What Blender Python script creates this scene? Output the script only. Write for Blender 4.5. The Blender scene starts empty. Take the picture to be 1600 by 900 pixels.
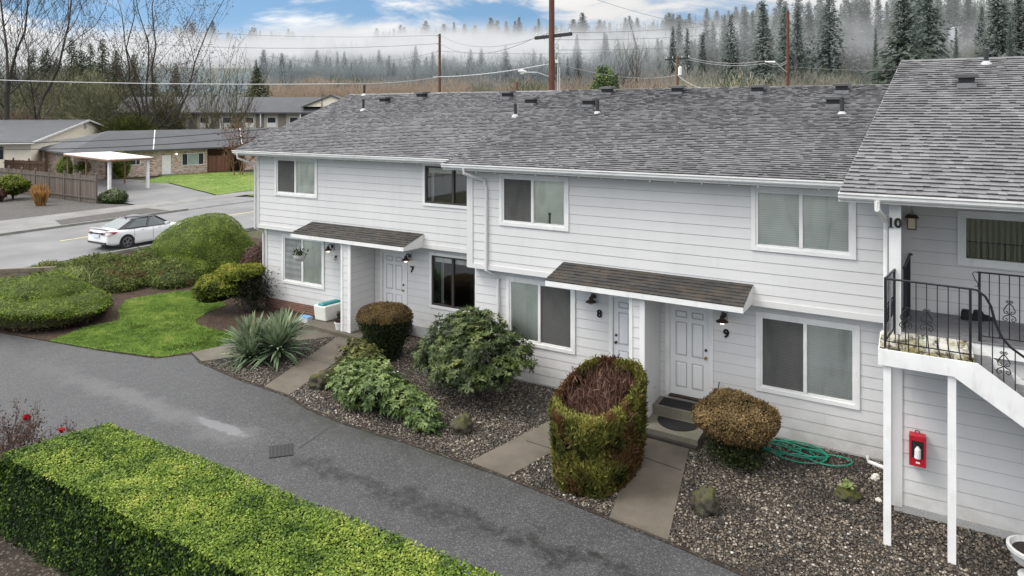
import bpy, math, random
import numpy as np
from mathutils import Vector, Matrix, noise as mnoise

random.seed(7)
RNG = np.random.default_rng(11)
SC = bpy.context.scene
COL = SC.collection
TH = math.radians(29.9); SN, CS = math.sin(TH), math.cos(TH)

# ------------------------------------------------------------------ camera, light, sky
cam_d = bpy.data.cameras.new('camera'); cam = bpy.data.objects.new('camera', cam_d); COL.objects.link(cam)
cam.location = (0, 0, 7.0); cam.rotation_euler = (math.radians(90), 0, TH)
cam_d.sensor_width = 36; cam_d.lens = 36*1070/1600; cam_d.shift_y = -(450-176)/1600
cam_d.clip_end = 5000; cam_d.clip_start = .1
SC.camera = cam
SC.view_settings.view_transform = 'Standard'; SC.view_settings.look = 'None'
SC.view_settings.exposure = 0; SC.view_settings.gamma = 1
SC.cycles.use_denoising = True
SC.cycles.max_bounces = 6; SC.cycles.diffuse_bounces = 3; SC.cycles.glossy_bounces = 2
SC.cycles.transparent_max_bounces = 16; SC.cycles.transmission_bounces = 3

def W(r, d, z=0.0):
    """a place given by its distance along and across the line the house row is seen from"""
    return Vector((-SN*d + CS*r, CS*d + SN*r, z))

# ------------------------------------------------------------------ node helper
class G:
    def __init__(s, nt): s.nt = nt
    def n(s, t, ins=None, **props):
        nd = s.nt.nodes.new('ShaderNode' + t)
        for k, v in props.items(): setattr(nd, k, v)
        for k, v in (ins or {}).items():
            sk = nd.inputs[k]
            if isinstance(v, bpy.types.NodeSocket): s.nt.links.new(v, sk)
            elif isinstance(v, (tuple, list)) and len(v) == 3 and sk.type == 'RGBA': sk.default_value = (*v, 1)
            else: sk.default_value = v
        return nd
    def obj(s): return s.n('TexCoord').outputs['Object']
    def pos(s): return s.n('NewGeometry').outputs['Position']
    def noise(s, scale, detail=4, vec=None, rough=.55, dist=0):
        i = {'Scale': scale, 'Detail': detail, 'Roughness': rough, 'Distortion': dist}
        if vec is not None: i['Vector'] = vec
        return s.n('TexNoise', i).outputs['Fac']
    def ramp(s, fac, stops, interp='LINEAR'):
        nd = s.n('ValToRGB', {'Fac': fac}); cr = nd.color_ramp; cr.interpolation = interp
        while len(cr.elements) < len(stops): cr.elements.new(.5)
        for e, (p, c) in zip(cr.elements, stops):
            e.position = p; e.color = (c, c, c, 1) if not isinstance(c, (tuple, list)) else (*c, 1)
        return nd.outputs['Color']
    def m(s, op, a, b=0.0, c=None):
        i = {0: a, 1: b}
        if c is not None: i[2] = c
        return s.n('Math', i, operation=op).outputs[0]
    def mr(s, v, a, b, c, d, smooth=False):
        nd = s.n('MapRange', {'Value': v, 'From Min': a, 'From Max': b, 'To Min': c, 'To Max': d})
        if smooth: nd.interpolation_type = 'SMOOTHSTEP'
        return nd.outputs['Result']
    def mix(s, f, a, b, mode='MIX'):
        nd = s.n('Mix', data_type='RGBA', blend_type=mode)
        for k, v in ((0, f), (6, a), (7, b)):
            sk = nd.inputs[k]
            if isinstance(v, bpy.types.NodeSocket): s.nt.links.new(v, sk)
            elif isinstance(v, (tuple, list)): sk.default_value = (*v, 1)
            else: sk.default_value = v
        return nd.outputs[2]
    def attr(s, name): return s.n('Attribute', attribute_name=name).outputs['Fac']
    def bump(s, h, strength=.3, dist=.02):
        return s.n('Bump', {'Height': h, 'Strength': strength, 'Distance': dist}).outputs['Normal']
    def scale(s, vec, v): return s.n('Mapping', {'Vector': vec, 'Scale': v}).outputs['Vector']
    def sep(s, vec): return s.n('SeparateXYZ', {'Vector': vec}).outputs
    def pr(s, color, rough=.6, normal=None, spec=.5, metal=0, **kw):
        i = {'Base Color': color, 'Roughness': rough, 'Specular IOR Level': spec, 'Metallic': metal}
        if normal is not None: i['Normal'] = normal
        i.update(kw)
        return s.n('BsdfPrincipled', i).outputs['BSDF']
    def out(s, sh): s.n('OutputMaterial', {'Surface': sh})

MATS = {}
def mat(name):
    m = bpy.data.materials.new(name); m.use_nodes = True; m.node_tree.nodes.clear()
    MATS[name] = m
    return m, G(m.node_tree)

def plain(name, c, rough=.5, var=.12, scale=6, spec=.4, metal=0, bump=0.0):
    m, g = mat(name)
    f = g.noise(scale, 5, g.obj())
    col = g.mix(g.mr(f, .3, .7, 0, 1), tuple(x*(1-var) for x in c), tuple(min(1, x*(1+var)) for x in c))
    nrm = g.bump(g.noise(scale*6, 4, g.obj()), bump, .01) if bump else None
    g.out(g.pr(col, rough, nrm, spec, metal))
    return m

def foliage(name, stops, transl=.25, rough=.65, spec=.16, patch=None):
    m, g = mat(name)
    t = g.attr('tint')
    big = g.noise(1.6, 3, g.pos())
    t2 = g.m('ADD', t, g.mr(big, .3, .7, -.1, .1))
    col = g.ramp(t2, stops)
    if patch:
        pc, psc, p0, p1 = patch
        pm = g.mr(g.noise(psc, 4, g.pos()), p0, p1, 0, 1)
        col = g.mix(g.m('MULTIPLY', pm, g.mr(t, .05, .4, 0, 1)), col, pc)
    bs = g.pr(col, rough, None, spec)
    if transl > 0:
        tr = g.n('BsdfTranslucent', {'Color': col}).outputs[0]
        bs = g.n('MixShader', {0: transl, 1: bs, 2: tr}).outputs[0]
    g.out(bs)
    return m

# --- setting materials
def make_asphalt():
    m, g = mat('asphalt_wet'); p = g.pos()
    fine = g.noise(60, 5, p, .85); med = g.noise(1.3, 6, p, .65); big = g.noise(.28, 3, p)
    agg = g.n('TexVoronoi', {'Vector': p, 'Scale': 58.0}).outputs['Color']
    aggv = g.sep(agg)[0]
    base = g.mix(g.mr(med, .3, .7, 0, 1), (.046, .047, .051), (.075, .076, .081))
    base = g.mix(g.mr(big, .35, .65, 0, .35), base, (.085, .085, .089))
    base = g.mix(g.mr(fine, .36, .66, 0, .7), base, (.028, .028, .03))
    base = g.mix(g.mr(aggv, .72, 1, 0, .46), base, (.21, .21, .205))
    base = g.mix(g.mr(aggv, .0, .35, .6, 0), base, (.022, .022, .023))
    x, y, z = g.sep(p)
    wob = g.mr(g.noise(1.1, 8, p, .72), .25, .75, -.5, .5)
    # damp dark band running along the drive from the drain
    yd = g.m('ABSOLUTE', g.m('ADD', g.m('SUBTRACT', y, 9.82), wob))
    band = g.mr(yd, .03, .36, 1, 0, True)
    alongx = g.mr(x, -11.0, -10.4, 0, 1)
    dk = g.m('MULTIPLY', g.m('MULTIPLY', band, alongx), g.mr(g.noise(5.5, 6, p, .75), .36, .56, .1, 1))
    base = g.mix(g.m('MULTIPLY', dk, .85), base, (.016, .016, .016))
    # pale streak left of the drain
    ys = g.m('ABSOLUTE', g.m('SUBTRACT', g.m('ADD', y, g.m('MULTIPLY', wob, .8)), 9.9))
    st = g.m('MULTIPLY', g.mr(ys, .05, .55, 1, 0, True), g.m('MULTIPLY', g.mr(x, -22, -17, 0, 1), g.mr(x, -12.6, -11.6, 1, 0)))
    base = g.mix(g.m('MULTIPLY', st, .26), base, (.2, .2, .205))
    # thin film of standing water
    pd = g.m('ADD', g.m('POWER', g.m('DIVIDE', g.m('ADD', x, 13.2), .95), 2), g.m('POWER', g.m('DIVIDE', g.m('SUBTRACT', y, 9.98), .17), 2))
    pud = g.mr(g.m('ADD', pd, g.mr(g.noise(4.5, 4, p, .7), .3, .7, -.55, .55)), .55, 1.1, 1, 0, True)
    base = g.mix(g.m('MULTIPLY', pud, .6), base, (.13, .13, .135))
    # green edge by the bed
    eg = g.m('MULTIPLY', g.mr(y, 10.75, 11.6, 0, 1), g.mr(g.noise(2.5, 4, p), .4, .6, .2, 1))
    eg = g.m('MULTIPLY', eg, g.m('MULTIPLY', g.mr(x, -13.5, -12.5, 0, 1), g.mr(x, -7, -5, 1, .3)))
    base = g.mix(g.m('MULTIPLY', eg, .85), base, (.03, .031, .02))
    # hairline cracks
    cr = g.n('TexVoronoi', {'Vector': g.n('VectorMath', {0: p, 1: g.n('TexNoise', {'Vector': p, 'Scale': 1.2}).outputs['Color']}, operation='ADD').outputs[0],
                            'Scale': .22}, feature='DISTANCE_TO_EDGE').outputs['Distance']
    base = g.mix(g.mr(cr, .001, .003, .0, 0), base, (.03, .03, .03))
    rough = g.mr(g.m('ADD', med, g.m('MULTIPLY', dk, -.25)), .2, .7, .33, .62)
    rough = g.m('ADD', g.m('MULTIPLY', rough, g.m('SUBTRACT', 1.0, pud)), g.m('MULTIPLY', pud, .12))
    bh_ = g.m('MULTIPLY', g.m('ADD', fine, aggv), g.m('SUBTRACT', 1.0, pud))
    g.out(g.pr(base, rough, g.bump(bh_, .5, .006), .3))
    return m
make_asphalt()

def make_street():
    m, g = mat('street_asphalt'); p = g.pos()
    f = g.noise(.5, 5, p); fine = g.noise(18, 3, p, .7); x, y, z = g.sep(p)
    tr = g.noise(.35, 3, g.scale(p, (1.0, .1, 1)))
    c = g.mix(g.mr(f, .3, .7, 0, 1), (.12, .12, .123), (.19, .19, .193))
    c = g.mix(g.mr(tr, .5, .7, 0, .5), c, (.1, .1, .105)); c = g.mix(g.mr(fine, .4, .7, 0, .3), c, (.08, .08, .08))
    g.out(g.pr(c, .5, g.bump(fine, .3, .01), .5)); return m
make_street()

def concrete(name, a, b, stain, sc=1.2):
    m, g = mat(name); p = g.pos()
    f = g.noise(sc, 6, p, .6); fine = g.noise(60, 3, p, .7); st = g.noise(.7, 4, p)
    c = g.mix(g.mr(f, .3, .7, 0, 1), a, b); c = g.mix(g.mr(st, .45, .7, 0, .7), c, stain)
    c = g.mix(g.mr(fine, .4, .7, 0, .75), c, tuple(x*.4 for x in a))
    g.out(g.pr(c, .7, g.bump(fine, .35, .006), .35)); return m
concrete('walk_concrete', (.115, .097, .078), (.19, .163, .134), (.055, .053, .036))
concrete('step_concrete', (.17, .16, .125), (.25, .235, .19), (.12, .125, .085))
concrete('dark_step', (.045, .04, .034), (.07, .065, .055), (.035, .033, .028))
concrete('pavement_concrete', (.19, .19, .185), (.27, .268, .262), (.15, .15, .145), .5)
concrete('foundation_concrete', (.4, .4, .4), (.52, .52, .52), (.25, .26, .23))

def soil(name, a, b, c2):
    m, g = mat(name); p = g.pos()
    f = g.noise(2.2, 6, p, .7); v = g.n('TexVoronoi', {'Vector': p, 'Scale': 26.0}).outputs['Color']
    c = g.mix(g.mr(f, .3, .7, 0, 1), a, b); c = g.mix(g.mr(g.sep(v)[0], .7, 1, 0, .8), c, c2)
    g.out(g.pr(c, .9, g.bump(g.m('ADD', g.noise(30, 4, p), g.sep(v)[1]), .8, .03), .2)); return m
soil('bed_soil', (.022, .017, .013), (.05, .04, .032), (.14, .12, .1))
soil('bark_mulch', (.028, .019, .014), (.062, .041, .03), (.11, .075, .056))
soil('dark_gravel', (.07, .066, .062), (.12, .115, .11), (.17, .165, .16))
soil('earth', (.05, .055, .03), (.085, .085, .05), (.1, .09, .06))

def make_lawn():
    m, g = mat('lawn_soil'); p = g.pos()
    f = g.noise(1.4, 5, p); fn = g.noise(22, 4, p, .7)
    c = g.mix(g.mr(f, .35, .65, 0, 1), (.12, .2, .035), (.19, .275, .06)); c = g.mix(g.mr(fn, .4, .7, 0, .6), c, (.04, .07, .012))
    c = g.mix(g.mr(g.noise(.3, 3, p), .5, .68, 0, .6), c, (.26, .27, .08))
    g.out(g.pr(c, .8, g.bump(fn, .7, .04), .2)); return m
make_lawn()

foliage('grass_blades', [(0, (.05, .08, .012)), (.45, (.145, .24, .045)), (.8, (.245, .34, .075)), (1, (.38, .39, .11))], .3, .5)

def stone(name):
    m, g = mat(name); t = g.attr('tint'); p = g.pos()
    c = g.ramp(t, [(0, (.022, .02, .018)), (.3, (.062, .054, .046)), (.48, (.1, .077, .056)), (.66, (.145, .12, .095)), (.84, (.215, .168, .12)), (.95, (.28, .25, .21)), (1, (.5, .47, .42))])
    c = g.mix(g.mr(g.noise(.9, 3, p), .5, .68, 0, .75), c, (.018, .016, .013))
    g.out(g.pr(c, .42, None, .5)); return m
stone('pebbles')

def make_rock():
    m, g = mat('mossy_rock'); p = g.obj(); nz = g.sep(g.n('NewGeometry').outputs['Normal'])[2]
    f = g.noise(9, 5, p); c = g.mix(g.mr(f, .3, .7, 0, 1), (.03, .028, .022), (.1, .09, .07))
    ms = g.m('MULTIPLY', g.mr(nz, .1, .8, 0, 1), g.mr(g.noise(4, 4, p), .35, .55, .2, 1))
    c = g.mix(ms, c, (.065, .068, .016))
    g.out(g.pr(c, .85, g.bump(g.noise(18, 5, p), .9, .03), .2)); return m
make_rock()
plain('pale_stone', (.6, .58, .52), .7, .15, 20, bump=.3)

# --- building materials
def make_siding(name, a, b):
    m, g = mat(name); p = g.obj()
    f = g.noise(.7, 5, p, .6); grain = g.noise(22, 4, g.scale(p, (.12, 1, 1.6)), .7); drip = g.noise(3.2, 4, g.scale(p, (1, 1, .09)), .6)
    c = g.mix(g.mr(f, .3, .7, 0, 1), a, b)
    c = g.mix(g.mr(drip, .5, .78, 0, .13), c, tuple(x*.7 for x in a))
    z = g.sep(p)[2]
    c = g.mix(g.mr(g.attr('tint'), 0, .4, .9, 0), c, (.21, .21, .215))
    low = g.m('MULTIPLY', g.mr(z, .9, .1, 0, .5), g.mr(g.noise(3, 4, p), .35, .65, .1, 1))
    c = g.mix(low, c, (.33, .32, .27))
    g.out(g.pr(c, .55, g.bump(grain, .16, .01), .35)); return m
make_siding('siding_paint', (.61, .606, .606), (.66, .655, .652))

def make_white():
    m, g = mat('white_trim'); p = g.obj()
    f = g.noise(2.2, 5, p); st = g.noise(8, 5, g.scale(p, (1, 1, .25)))
    c = g.mix(g.mr(f, .3, .7, 0, 1), (.68, .68, .675), (.8, .8, .79)); c = g.mix(g.mr(st, .56, .8, 0, .4), c, (.42, .41, .37))
    g.out(g.pr(c, .5, None, .4)); return m
make_white()
def make_mossy_white():
    m, g = mat('mossy_white_boards'); p = g.obj()
    q = g.scale(p, (1, .45, 1)); f = g.noise(3.2, 6, q, .7); f2 = g.noise(6.5, 5, q, .75); y = g.sep(p)[1]; fr = g.mr(y, 12.6, 13.0, .1, 0)
    c = g.mix(g.mr(g.m('ADD', f, fr), .44, .6, 0, 1), (.66, .65, .6), (.27, .23, .1)); c = g.mix(g.mr(g.m('ADD', f2, fr), .52, .62, 0, .95), c, (.035, .032, .022))
    g.out(g.pr(c, .8, g.bump(f2, .5, .01), .2)); return m
make_mossy_white()

def shingle(name, stops, rough=.62, moss=0):
    m, g = mat(name); t = g.attr('tint'); p = g.obj()
    fine = g.noise(55, 4, p, .8); big = g.noise(.45, 4, p); mid = g.noise(3.5, 4, p)
    t2 = g.m('ADD', t, g.mr(mid, .3, .7, -.07, .07)); t2 = g.m('ADD', t2, g.mr(big, .3, .7, -.14, .14))
    t2 = g.m('ADD', t2, g.mr(fine, .3, .7, -.12, .12))
    c = g.ramp(t2, stops)
    if moss: c = g.mix(g.m('MULTIPLY', g.mr(g.noise(2.5, 5, p, .7), .45, .6, 0, 1), moss), c, (.15, .105, .06))
    g.out(g.pr(c, rough, g.bump(fine, .5, .006), .4)); return m
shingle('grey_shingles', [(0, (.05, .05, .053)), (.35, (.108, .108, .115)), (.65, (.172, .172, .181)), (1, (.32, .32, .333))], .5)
shingle('brown_shingles', [(0, (.014, .0135, .013)), (.5, (.042, .041, .039)), (1, (.09, .087, .08))], .8, .22)
shingle('dark_shingles', [(0, (.045, .047, .054)), (.5, (.07, .073, .083)), (1, (.11, .114, .126))], .75)

plain('brown_frame', (.05, .043, .04), .5, .1)
plain('black_iron', (.012, .013, .018), .4, .2, 12)
plain('black_rubber', (.012, .012, .013), .8, .25, 30, bump=.3)
plain('black_metal', (.016, .015, .015), .5, .2)
plain('bronze_metal', (.05, .032, .022), .45, .25, 20)
plain('brass', (.5, .34, .12), .3, .1, metal=1)
plain('vent_metal', (.03, .03, .032), .5, .25, 14)
plain('galvanised', (.55, .56, .58), .4, .1, metal=.4)
plain('grey_deck', (.17, .17, .18), .75, .2, 8)
plain('dim_curtain', (.13, .14, .125), .9, .25, 4)
plain('grey_soffit', (.5, .5, .52), .8, .05)
plain('door_paint', (.77, .775, .785), .4, .03, 3)
plain('red_paint', (.42, .012, .025), .35, .12, 8)
plain('dark_interior', (.02, .021, .02), .8, .3, 2)
plain('pale_curtain', (.42, .43, .42), .9, .1, 3)
plain('teal_plastic', (.03, .25, .26), .4, .08)
plain('cream_plastic', (.72, .72, .66), .5, .05)
plain('white_ceramic', (.75, .75, .74), .4, .05)
plain('blue_plastic', (.12, .3, .6), .4, .1)
plain('hose_green', (.01, .2, .13), .4, .12, 15)
plain('timber', (.17, .145, .11), .85, .3, 5, bump=.5)
plain('warm_glow_paper', (.75, .66, .5), .7, .05)
plain('planter_stone', (.5, .5, .49), .7, .12, 14, bump=.2)
plain('number_black', (.01, .01, .011), .4, .1)
plain('potting_soil', (.02, .015, .012), .95, .3, 20, bump=.5)
plain('shade_grey', (.42, .42, .43), .8, .05)
def emit(name, c, s):
    m, g = mat(name); g.out(g.n('Emission', {'Color': c, 'Strength': s}).outputs[0]); return m
emit('lit_bulb', (1, .9, .74), 3.5)
plain('unlit_glass', (.5, .5, .48), .12, .03)

def make_glass():
    m, g = mat('window_glass')
    fr = g.n('Fresnel', {'IOR': 1.6}).outputs[0]
    gl = g.n('BsdfGlossy', {'Color': (.9, .95, .95), 'Roughness': .03}).outputs[0]
    tr = g.n('BsdfTransparent', {'Color': (.97, .98, .965)}).outputs[0]
    g.out(g.n('MixShader', {0: g.m('ADD', fr, .1), 1: tr, 2: gl}).outputs[0]); return m
make_glass()
def make_blind(name, a, b, scale):
    m, g = mat(name); p = g.obj()
    w = g.n('TexWave', {'Vector': p, 'Scale': scale, 'Distortion': .2}, wave_type='BANDS', bands_direction='Z').outputs['Fac']
    v = g.noise(1.7, 3, p)
    c = g.mix(g.mr(w, .2, .8, 0, 1), a, b); v2 = g.noise(2.2, 3, g.scale(p, (1, 1, .25)), .5, 1.2)
    c = g.mix(g.mr(v, .35, .65, 0, .3), c, tuple(x*.6 for x in a)); c = g.mix(g.mr(v2, .5, .72, 0, .45), c, tuple(x*.5 for x in a))
    g.out(g.pr(c, .8, None, .2)); return m
make_blind('pale_blind', (.8, .82, .76), (.91, .92, .87), 6.5)
make_blind('grey_blind', (.66, .67, .64), (.78, .79, .76), 6.5)
make_blind('frosted_blind', (.76, .77, .75), (.88, .89, .87), 6.5)
make_blind('screen_mesh', (.088, .088, .084), (.12, .12, .115), 6.5)
make_blind('screen_mesh_pale', (.22, .24, .235), (.3, .315, .31), 1.5)

def make_wood(name, a, b, sc=(6, 6, .5)):
    m, g = mat(name); p = g.obj(); t = g.attr('tint')
    f = g.noise(3, 6, g.scale(p, sc), .65); c = g.mix(g.mr(f, .3, .7, 0, 1), a, b)
    c = g.mix(g.mr(t, 0, 1, .5, 0), c, tuple(x*.4 for x in a))
    g.out(g.pr(c, .85, g.bump(f, .4, .02), .2)); return m
make_wood('fence_grey', (.1, .082, .068), (.22, .19, .16))
make_wood('fence_brown', (.075, .045, .032), (.14, .085, .06))
make_wood('fence_red', (.16, .075, .045), (.26, .14, .09))
make_wood('pole_redwood', (.11, .05, .036), (.19, .09, .066), (9, 9, .2))
make_wood('pole_brown', (.13, .08, .05), (.22, .15, .1), (9, 9, .2))
make_wood('bark', (.05, .044, .038), (.115, .104, .09), (5, 5, 1))
make_wood('bark_moss', (.085, .08, .045), (.15, .14, .085), (5, 5, 1))
def make_brick():
    m, g = mat('pale_brick'); p = g.n('TexCoord').outputs['Object']
    x, y, z = g.sep(p)
    uv = g.n('CombineXYZ', {0: g.m('ADD', x, y), 1: z, 2: 0.0}).outputs[0]
    b = g.n('TexBrick', {'Vector': uv, 'Color1': (.42, .29, .22), 'Color2': (.62, .5, .42), 'Mortar': (.55, .5, .46), 'Scale': 1.0,
                         'Brick Width': .6, 'Row Height': .17, 'Mortar Size': .018, 'Bias': .1}).outputs['Color']
    c = g.mix(g.mr(g.noise(2.2, 4, g.scale(p, (1, 1, 3))), .5, .64, 0, .85), b, (.16, .1, .075))
    g.out(g.pr(c, .85, None, .2)); return m
make_brick()
def make_red_brick():
    m, g = mat('red_brick'); p = g.obj(); x, y, z = g.sep(p)
    uv = g.n('CombineXYZ', {0: g.m('ADD', x, y), 1: z, 2: 0.0}).outputs[0]
    b = g.n('TexBrick', {'Vector': uv, 'Color1': (.15, .06, .04), 'Color2': (.22, .1, .07), 'Mortar': (.2, .17, .15), 'Scale': 1.0,
                         'Brick Width': .22, 'Row Height': .07, 'Mortar Size': .01}).outputs['Color']
    g.out(g.pr(b, .85, None, .2)); return m
make_red_brick()
plain('beige_siding', (.9, .82, .69), .7, .05, 2)
plain('motel_wall', (.5, .46, .4), .7, .08, 2)
plain('motel_trim', (.22, .2, .18), .7, .1)
plain('pale_roof_metal', (.75, .72, .68), .5, .08)
plain('brown_beam', (.2, .11, .07), .7, .15)
plain('dark_window', (.03, .035, .045), .15, .2, 1)
plain('curtain_green', (.3, .36, .33), .5, .1, 2)
plain('road_paint', (.72, .7, .6), .7, .15, 9)
plain('yellow_paint', (.62, .5, .22), .7, .2, 9)
plain('kerb_concrete', (.2, .2, .19), .8, .2, 2)
plain('lamp_metal', (.6, .62, .63), .4, .05)
plain('wire_black', (.012, .012, .013), .6, .1)
plain('wire_pale', (.5, .5, .52), .6, .1)
plain('wire_hazy', (.2, .21, .23), .6, .1)
plain('hill_house_white', (.46, .49, .51), .7, .05)
plain('hill_house_blue', (.27, .34, .35), .7, .05)
plain('hill_house_roof', (.4, .43, .44), .7, .05)

# car
def make_paint():
    m, g = mat('pearl_white_paint'); g.out(g.pr((.8, .81, .82), .22, None, .5, **{'Coat Weight': .6, 'Coat Roughness': .05})); return m
make_paint()
plain('car_black', (.02, .02, .024), .12, .1, 2, spec=.8)
plain('car_glass', (.1, .125, .135), .08, .15, 1, spec=.6)
plain('tail_red', (.32, .01, .05), .15, .15, 8, spec=.7)
plain('tyre', (.018, .018, .018), .85, .2, 20)
plain('alloy', (.32, .33, .35), .3, .1, metal=.7)
plain('plate_white', (.6, .65, .7), .4, .05)

# foliage palettes
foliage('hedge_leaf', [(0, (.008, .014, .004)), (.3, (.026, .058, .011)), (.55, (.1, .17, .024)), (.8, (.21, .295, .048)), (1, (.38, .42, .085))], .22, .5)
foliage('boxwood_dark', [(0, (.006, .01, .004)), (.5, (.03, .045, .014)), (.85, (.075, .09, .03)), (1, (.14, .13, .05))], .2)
foliage('boxwood_brown', [(0, (.018, .013, .006)), (.4, (.08, .055, .022)), (.75, (.17, .115, .045)), (1, (.3, .21, .09))], .2)
foliage('boxwood_straw', [(0, (.018, .013, .006)), (.4, (.105, .07, .03)), (.75, (.21, .145, .065)), (1, (.38, .25, .13))], .2)
foliage('rhodo_leaf', [(0, (.008, .012, .004)), (.35, (.036, .058, .016)), (.7, (.09, .125, .036)), (.9, (.15, .18, .06)), (1, (.36, .36, .11))], .15, .45, .3)
foliage('bright_leaf', [(0, (.01, .016, .006)), (.35, (.05, .09, .022)), (.7, (.125, .185, .055)), (1, (.25, .31, .11))], .2, .45, .3)
foliage('olive_leaf', [(0, (.01, .012, .005)), (.4, (.055, .065, .018)), (.8, (.125, .135, .04)), (1, (.24, .23, .09))], .2)
foliage('yucca_leaf', [(0, (.03, .05, .028)), (.4, (.115, .165, .095)), (.8, (.22, .28, .17)), (1, (.42, .43, .26))], .15, .45)
foliage('cedar_spray', [(0, (.012, .014, .004)), (.35, (.068, .075, .016)), (.7, (.155, .155, .034)), (1, (.29, .27, .07))], .22, patch=((.115, .056, .027), 1.7, .49, .59))
foliage('dead_twig', [(0, (.03, .014, .01)), (.5, (.1, .052, .038)), (1, (.23, .135, .1))], .05)
foliage('juniper_gold', [(0, (.01, .014, .004)), (.35, (.06, .085, .012)), (.7, (.17, .2, .026)), (1, (.33, .33, .06))], .22)
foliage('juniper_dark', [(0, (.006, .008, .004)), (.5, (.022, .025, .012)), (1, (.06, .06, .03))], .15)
foliage('mound_green', [(0, (.014, .02, .004)), (.35, (.08, .122, .017)), (.7, (.165, .225, .034)), (1, (.28, .33, .07))], .22)
foliage('juniper_green', [(0, (.012, .016, .006)), (.35, (.06, .085, .022)), (.7, (.13, .165, .04)), (1, (.23, .26, .085))], .22, patch=((.12, .08, .035), 1.3, .55, .66))
foliage('clipped_brown', [(0, (.014, .01, .006)), (.5, (.06, .045, .028)), (1, (.12, .095, .06))], .15)
foliage('straw_grass', [(0, (.12, .06, .02)), (.5, (.34, .18, .06)), (1, (.55, .34, .14))], .3)
foliage('clump_grass', [(0, (.05, .08, .02)), (.5, (.16, .22, .06)), (1, (.38, .42, .18))], .3)
foliage('maroon_leaf', [(0, (.02, .012, .008)), (.5, (.075, .04, .03)), (1, (.16, .1, .075))], .2)
foliage('rose_stem', [(0, (.045, .035, .03)), (.5, (.13, .1, .09)), (1, (.24, .17, .15))], .05)
foliage('rose_petal', [(0, (.3, .01, .02)), (1, (.62, .03, .05))], .3)
foliage('grey_conifer', [(0, (.014, .02, .013)), (.5, (.055, .075, .042)), (1, (.12, .145, .085))], .15)
foliage('brown_leaf', [(0, (.05, .03, .022)), (.6, (.12, .072, .05)), (1, (.2, .12, .08))], .2)
foliage('moss_twig', [(0, (.04, .042, .025)), (.5, (.17, .17, .1)), (1, (.3, .295, .19))], .1)
foliage('brush_brown', [(0, (.08, .06, .045)), (.5, (.17, .125, .09)), (1, (.27, .205, .15))], .1)
def haze_mat(name, dark):
    m, g = mat(name)
    oc = g.n('ObjectInfo').outputs['Color']; t = g.attr('tint')
    c = g.mix(g.mr(t, 0, 1, 0, 1), dark, (1.0, 1.0, 1.0))
    c = g.mix(1.0, oc, c, 'MULTIPLY')
    bs = g.n('BsdfDiffuse', {'Color': c}).outputs[0]; tr = g.n('BsdfTranslucent', {'Color': c}).outputs[0]
    g.out(g.n('MixShader', {0: .5, 1: bs, 2: tr}).outputs[0]); return m
haze_mat('hill_foliage', (.8, .81, .82))

# ------------------------------------------------------------------ object helpers
def link(name, me, material=None, parent=None, smooth=False):
    o = bpy.data.objects.new(name, me); COL.objects.link(o)
    for m in (material if isinstance(material, (list, tuple)) else [material]):
        if m: me.materials.append(MATS[m] if isinstance(m, str) else m)
    if parent is not None:
        o.parent = parent
        if parent.parent is None and parent.type == 'EMPTY': o.matrix_parent_inverse = Matrix.Translation(-parent.location)
    if smooth: me.polygons.foreach_set('use_smooth', [True]*len(me.polygons))
    return o
def tag(o, label=None, cat=None, group=None, kind=None):
    for k, v in (('label', label), ('category', cat), ('group', group), ('kind', kind)):
        if v: o[k] = v
    return o
def root(name, label, cat, loc=(0, 0, 0), group=None):
    o = bpy.data.objects.new(name, None); COL.objects.link(o); o.location = loc; o.empty_display_size = .2
    return tag(o, label, cat, group)
def copy_tree(o, parent=None):
    c = o.copy(); COL.objects.link(c)
    if parent is not None: c.parent = parent
    for ch in list(o.children): copy_tree(ch, c)
    return c

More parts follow.
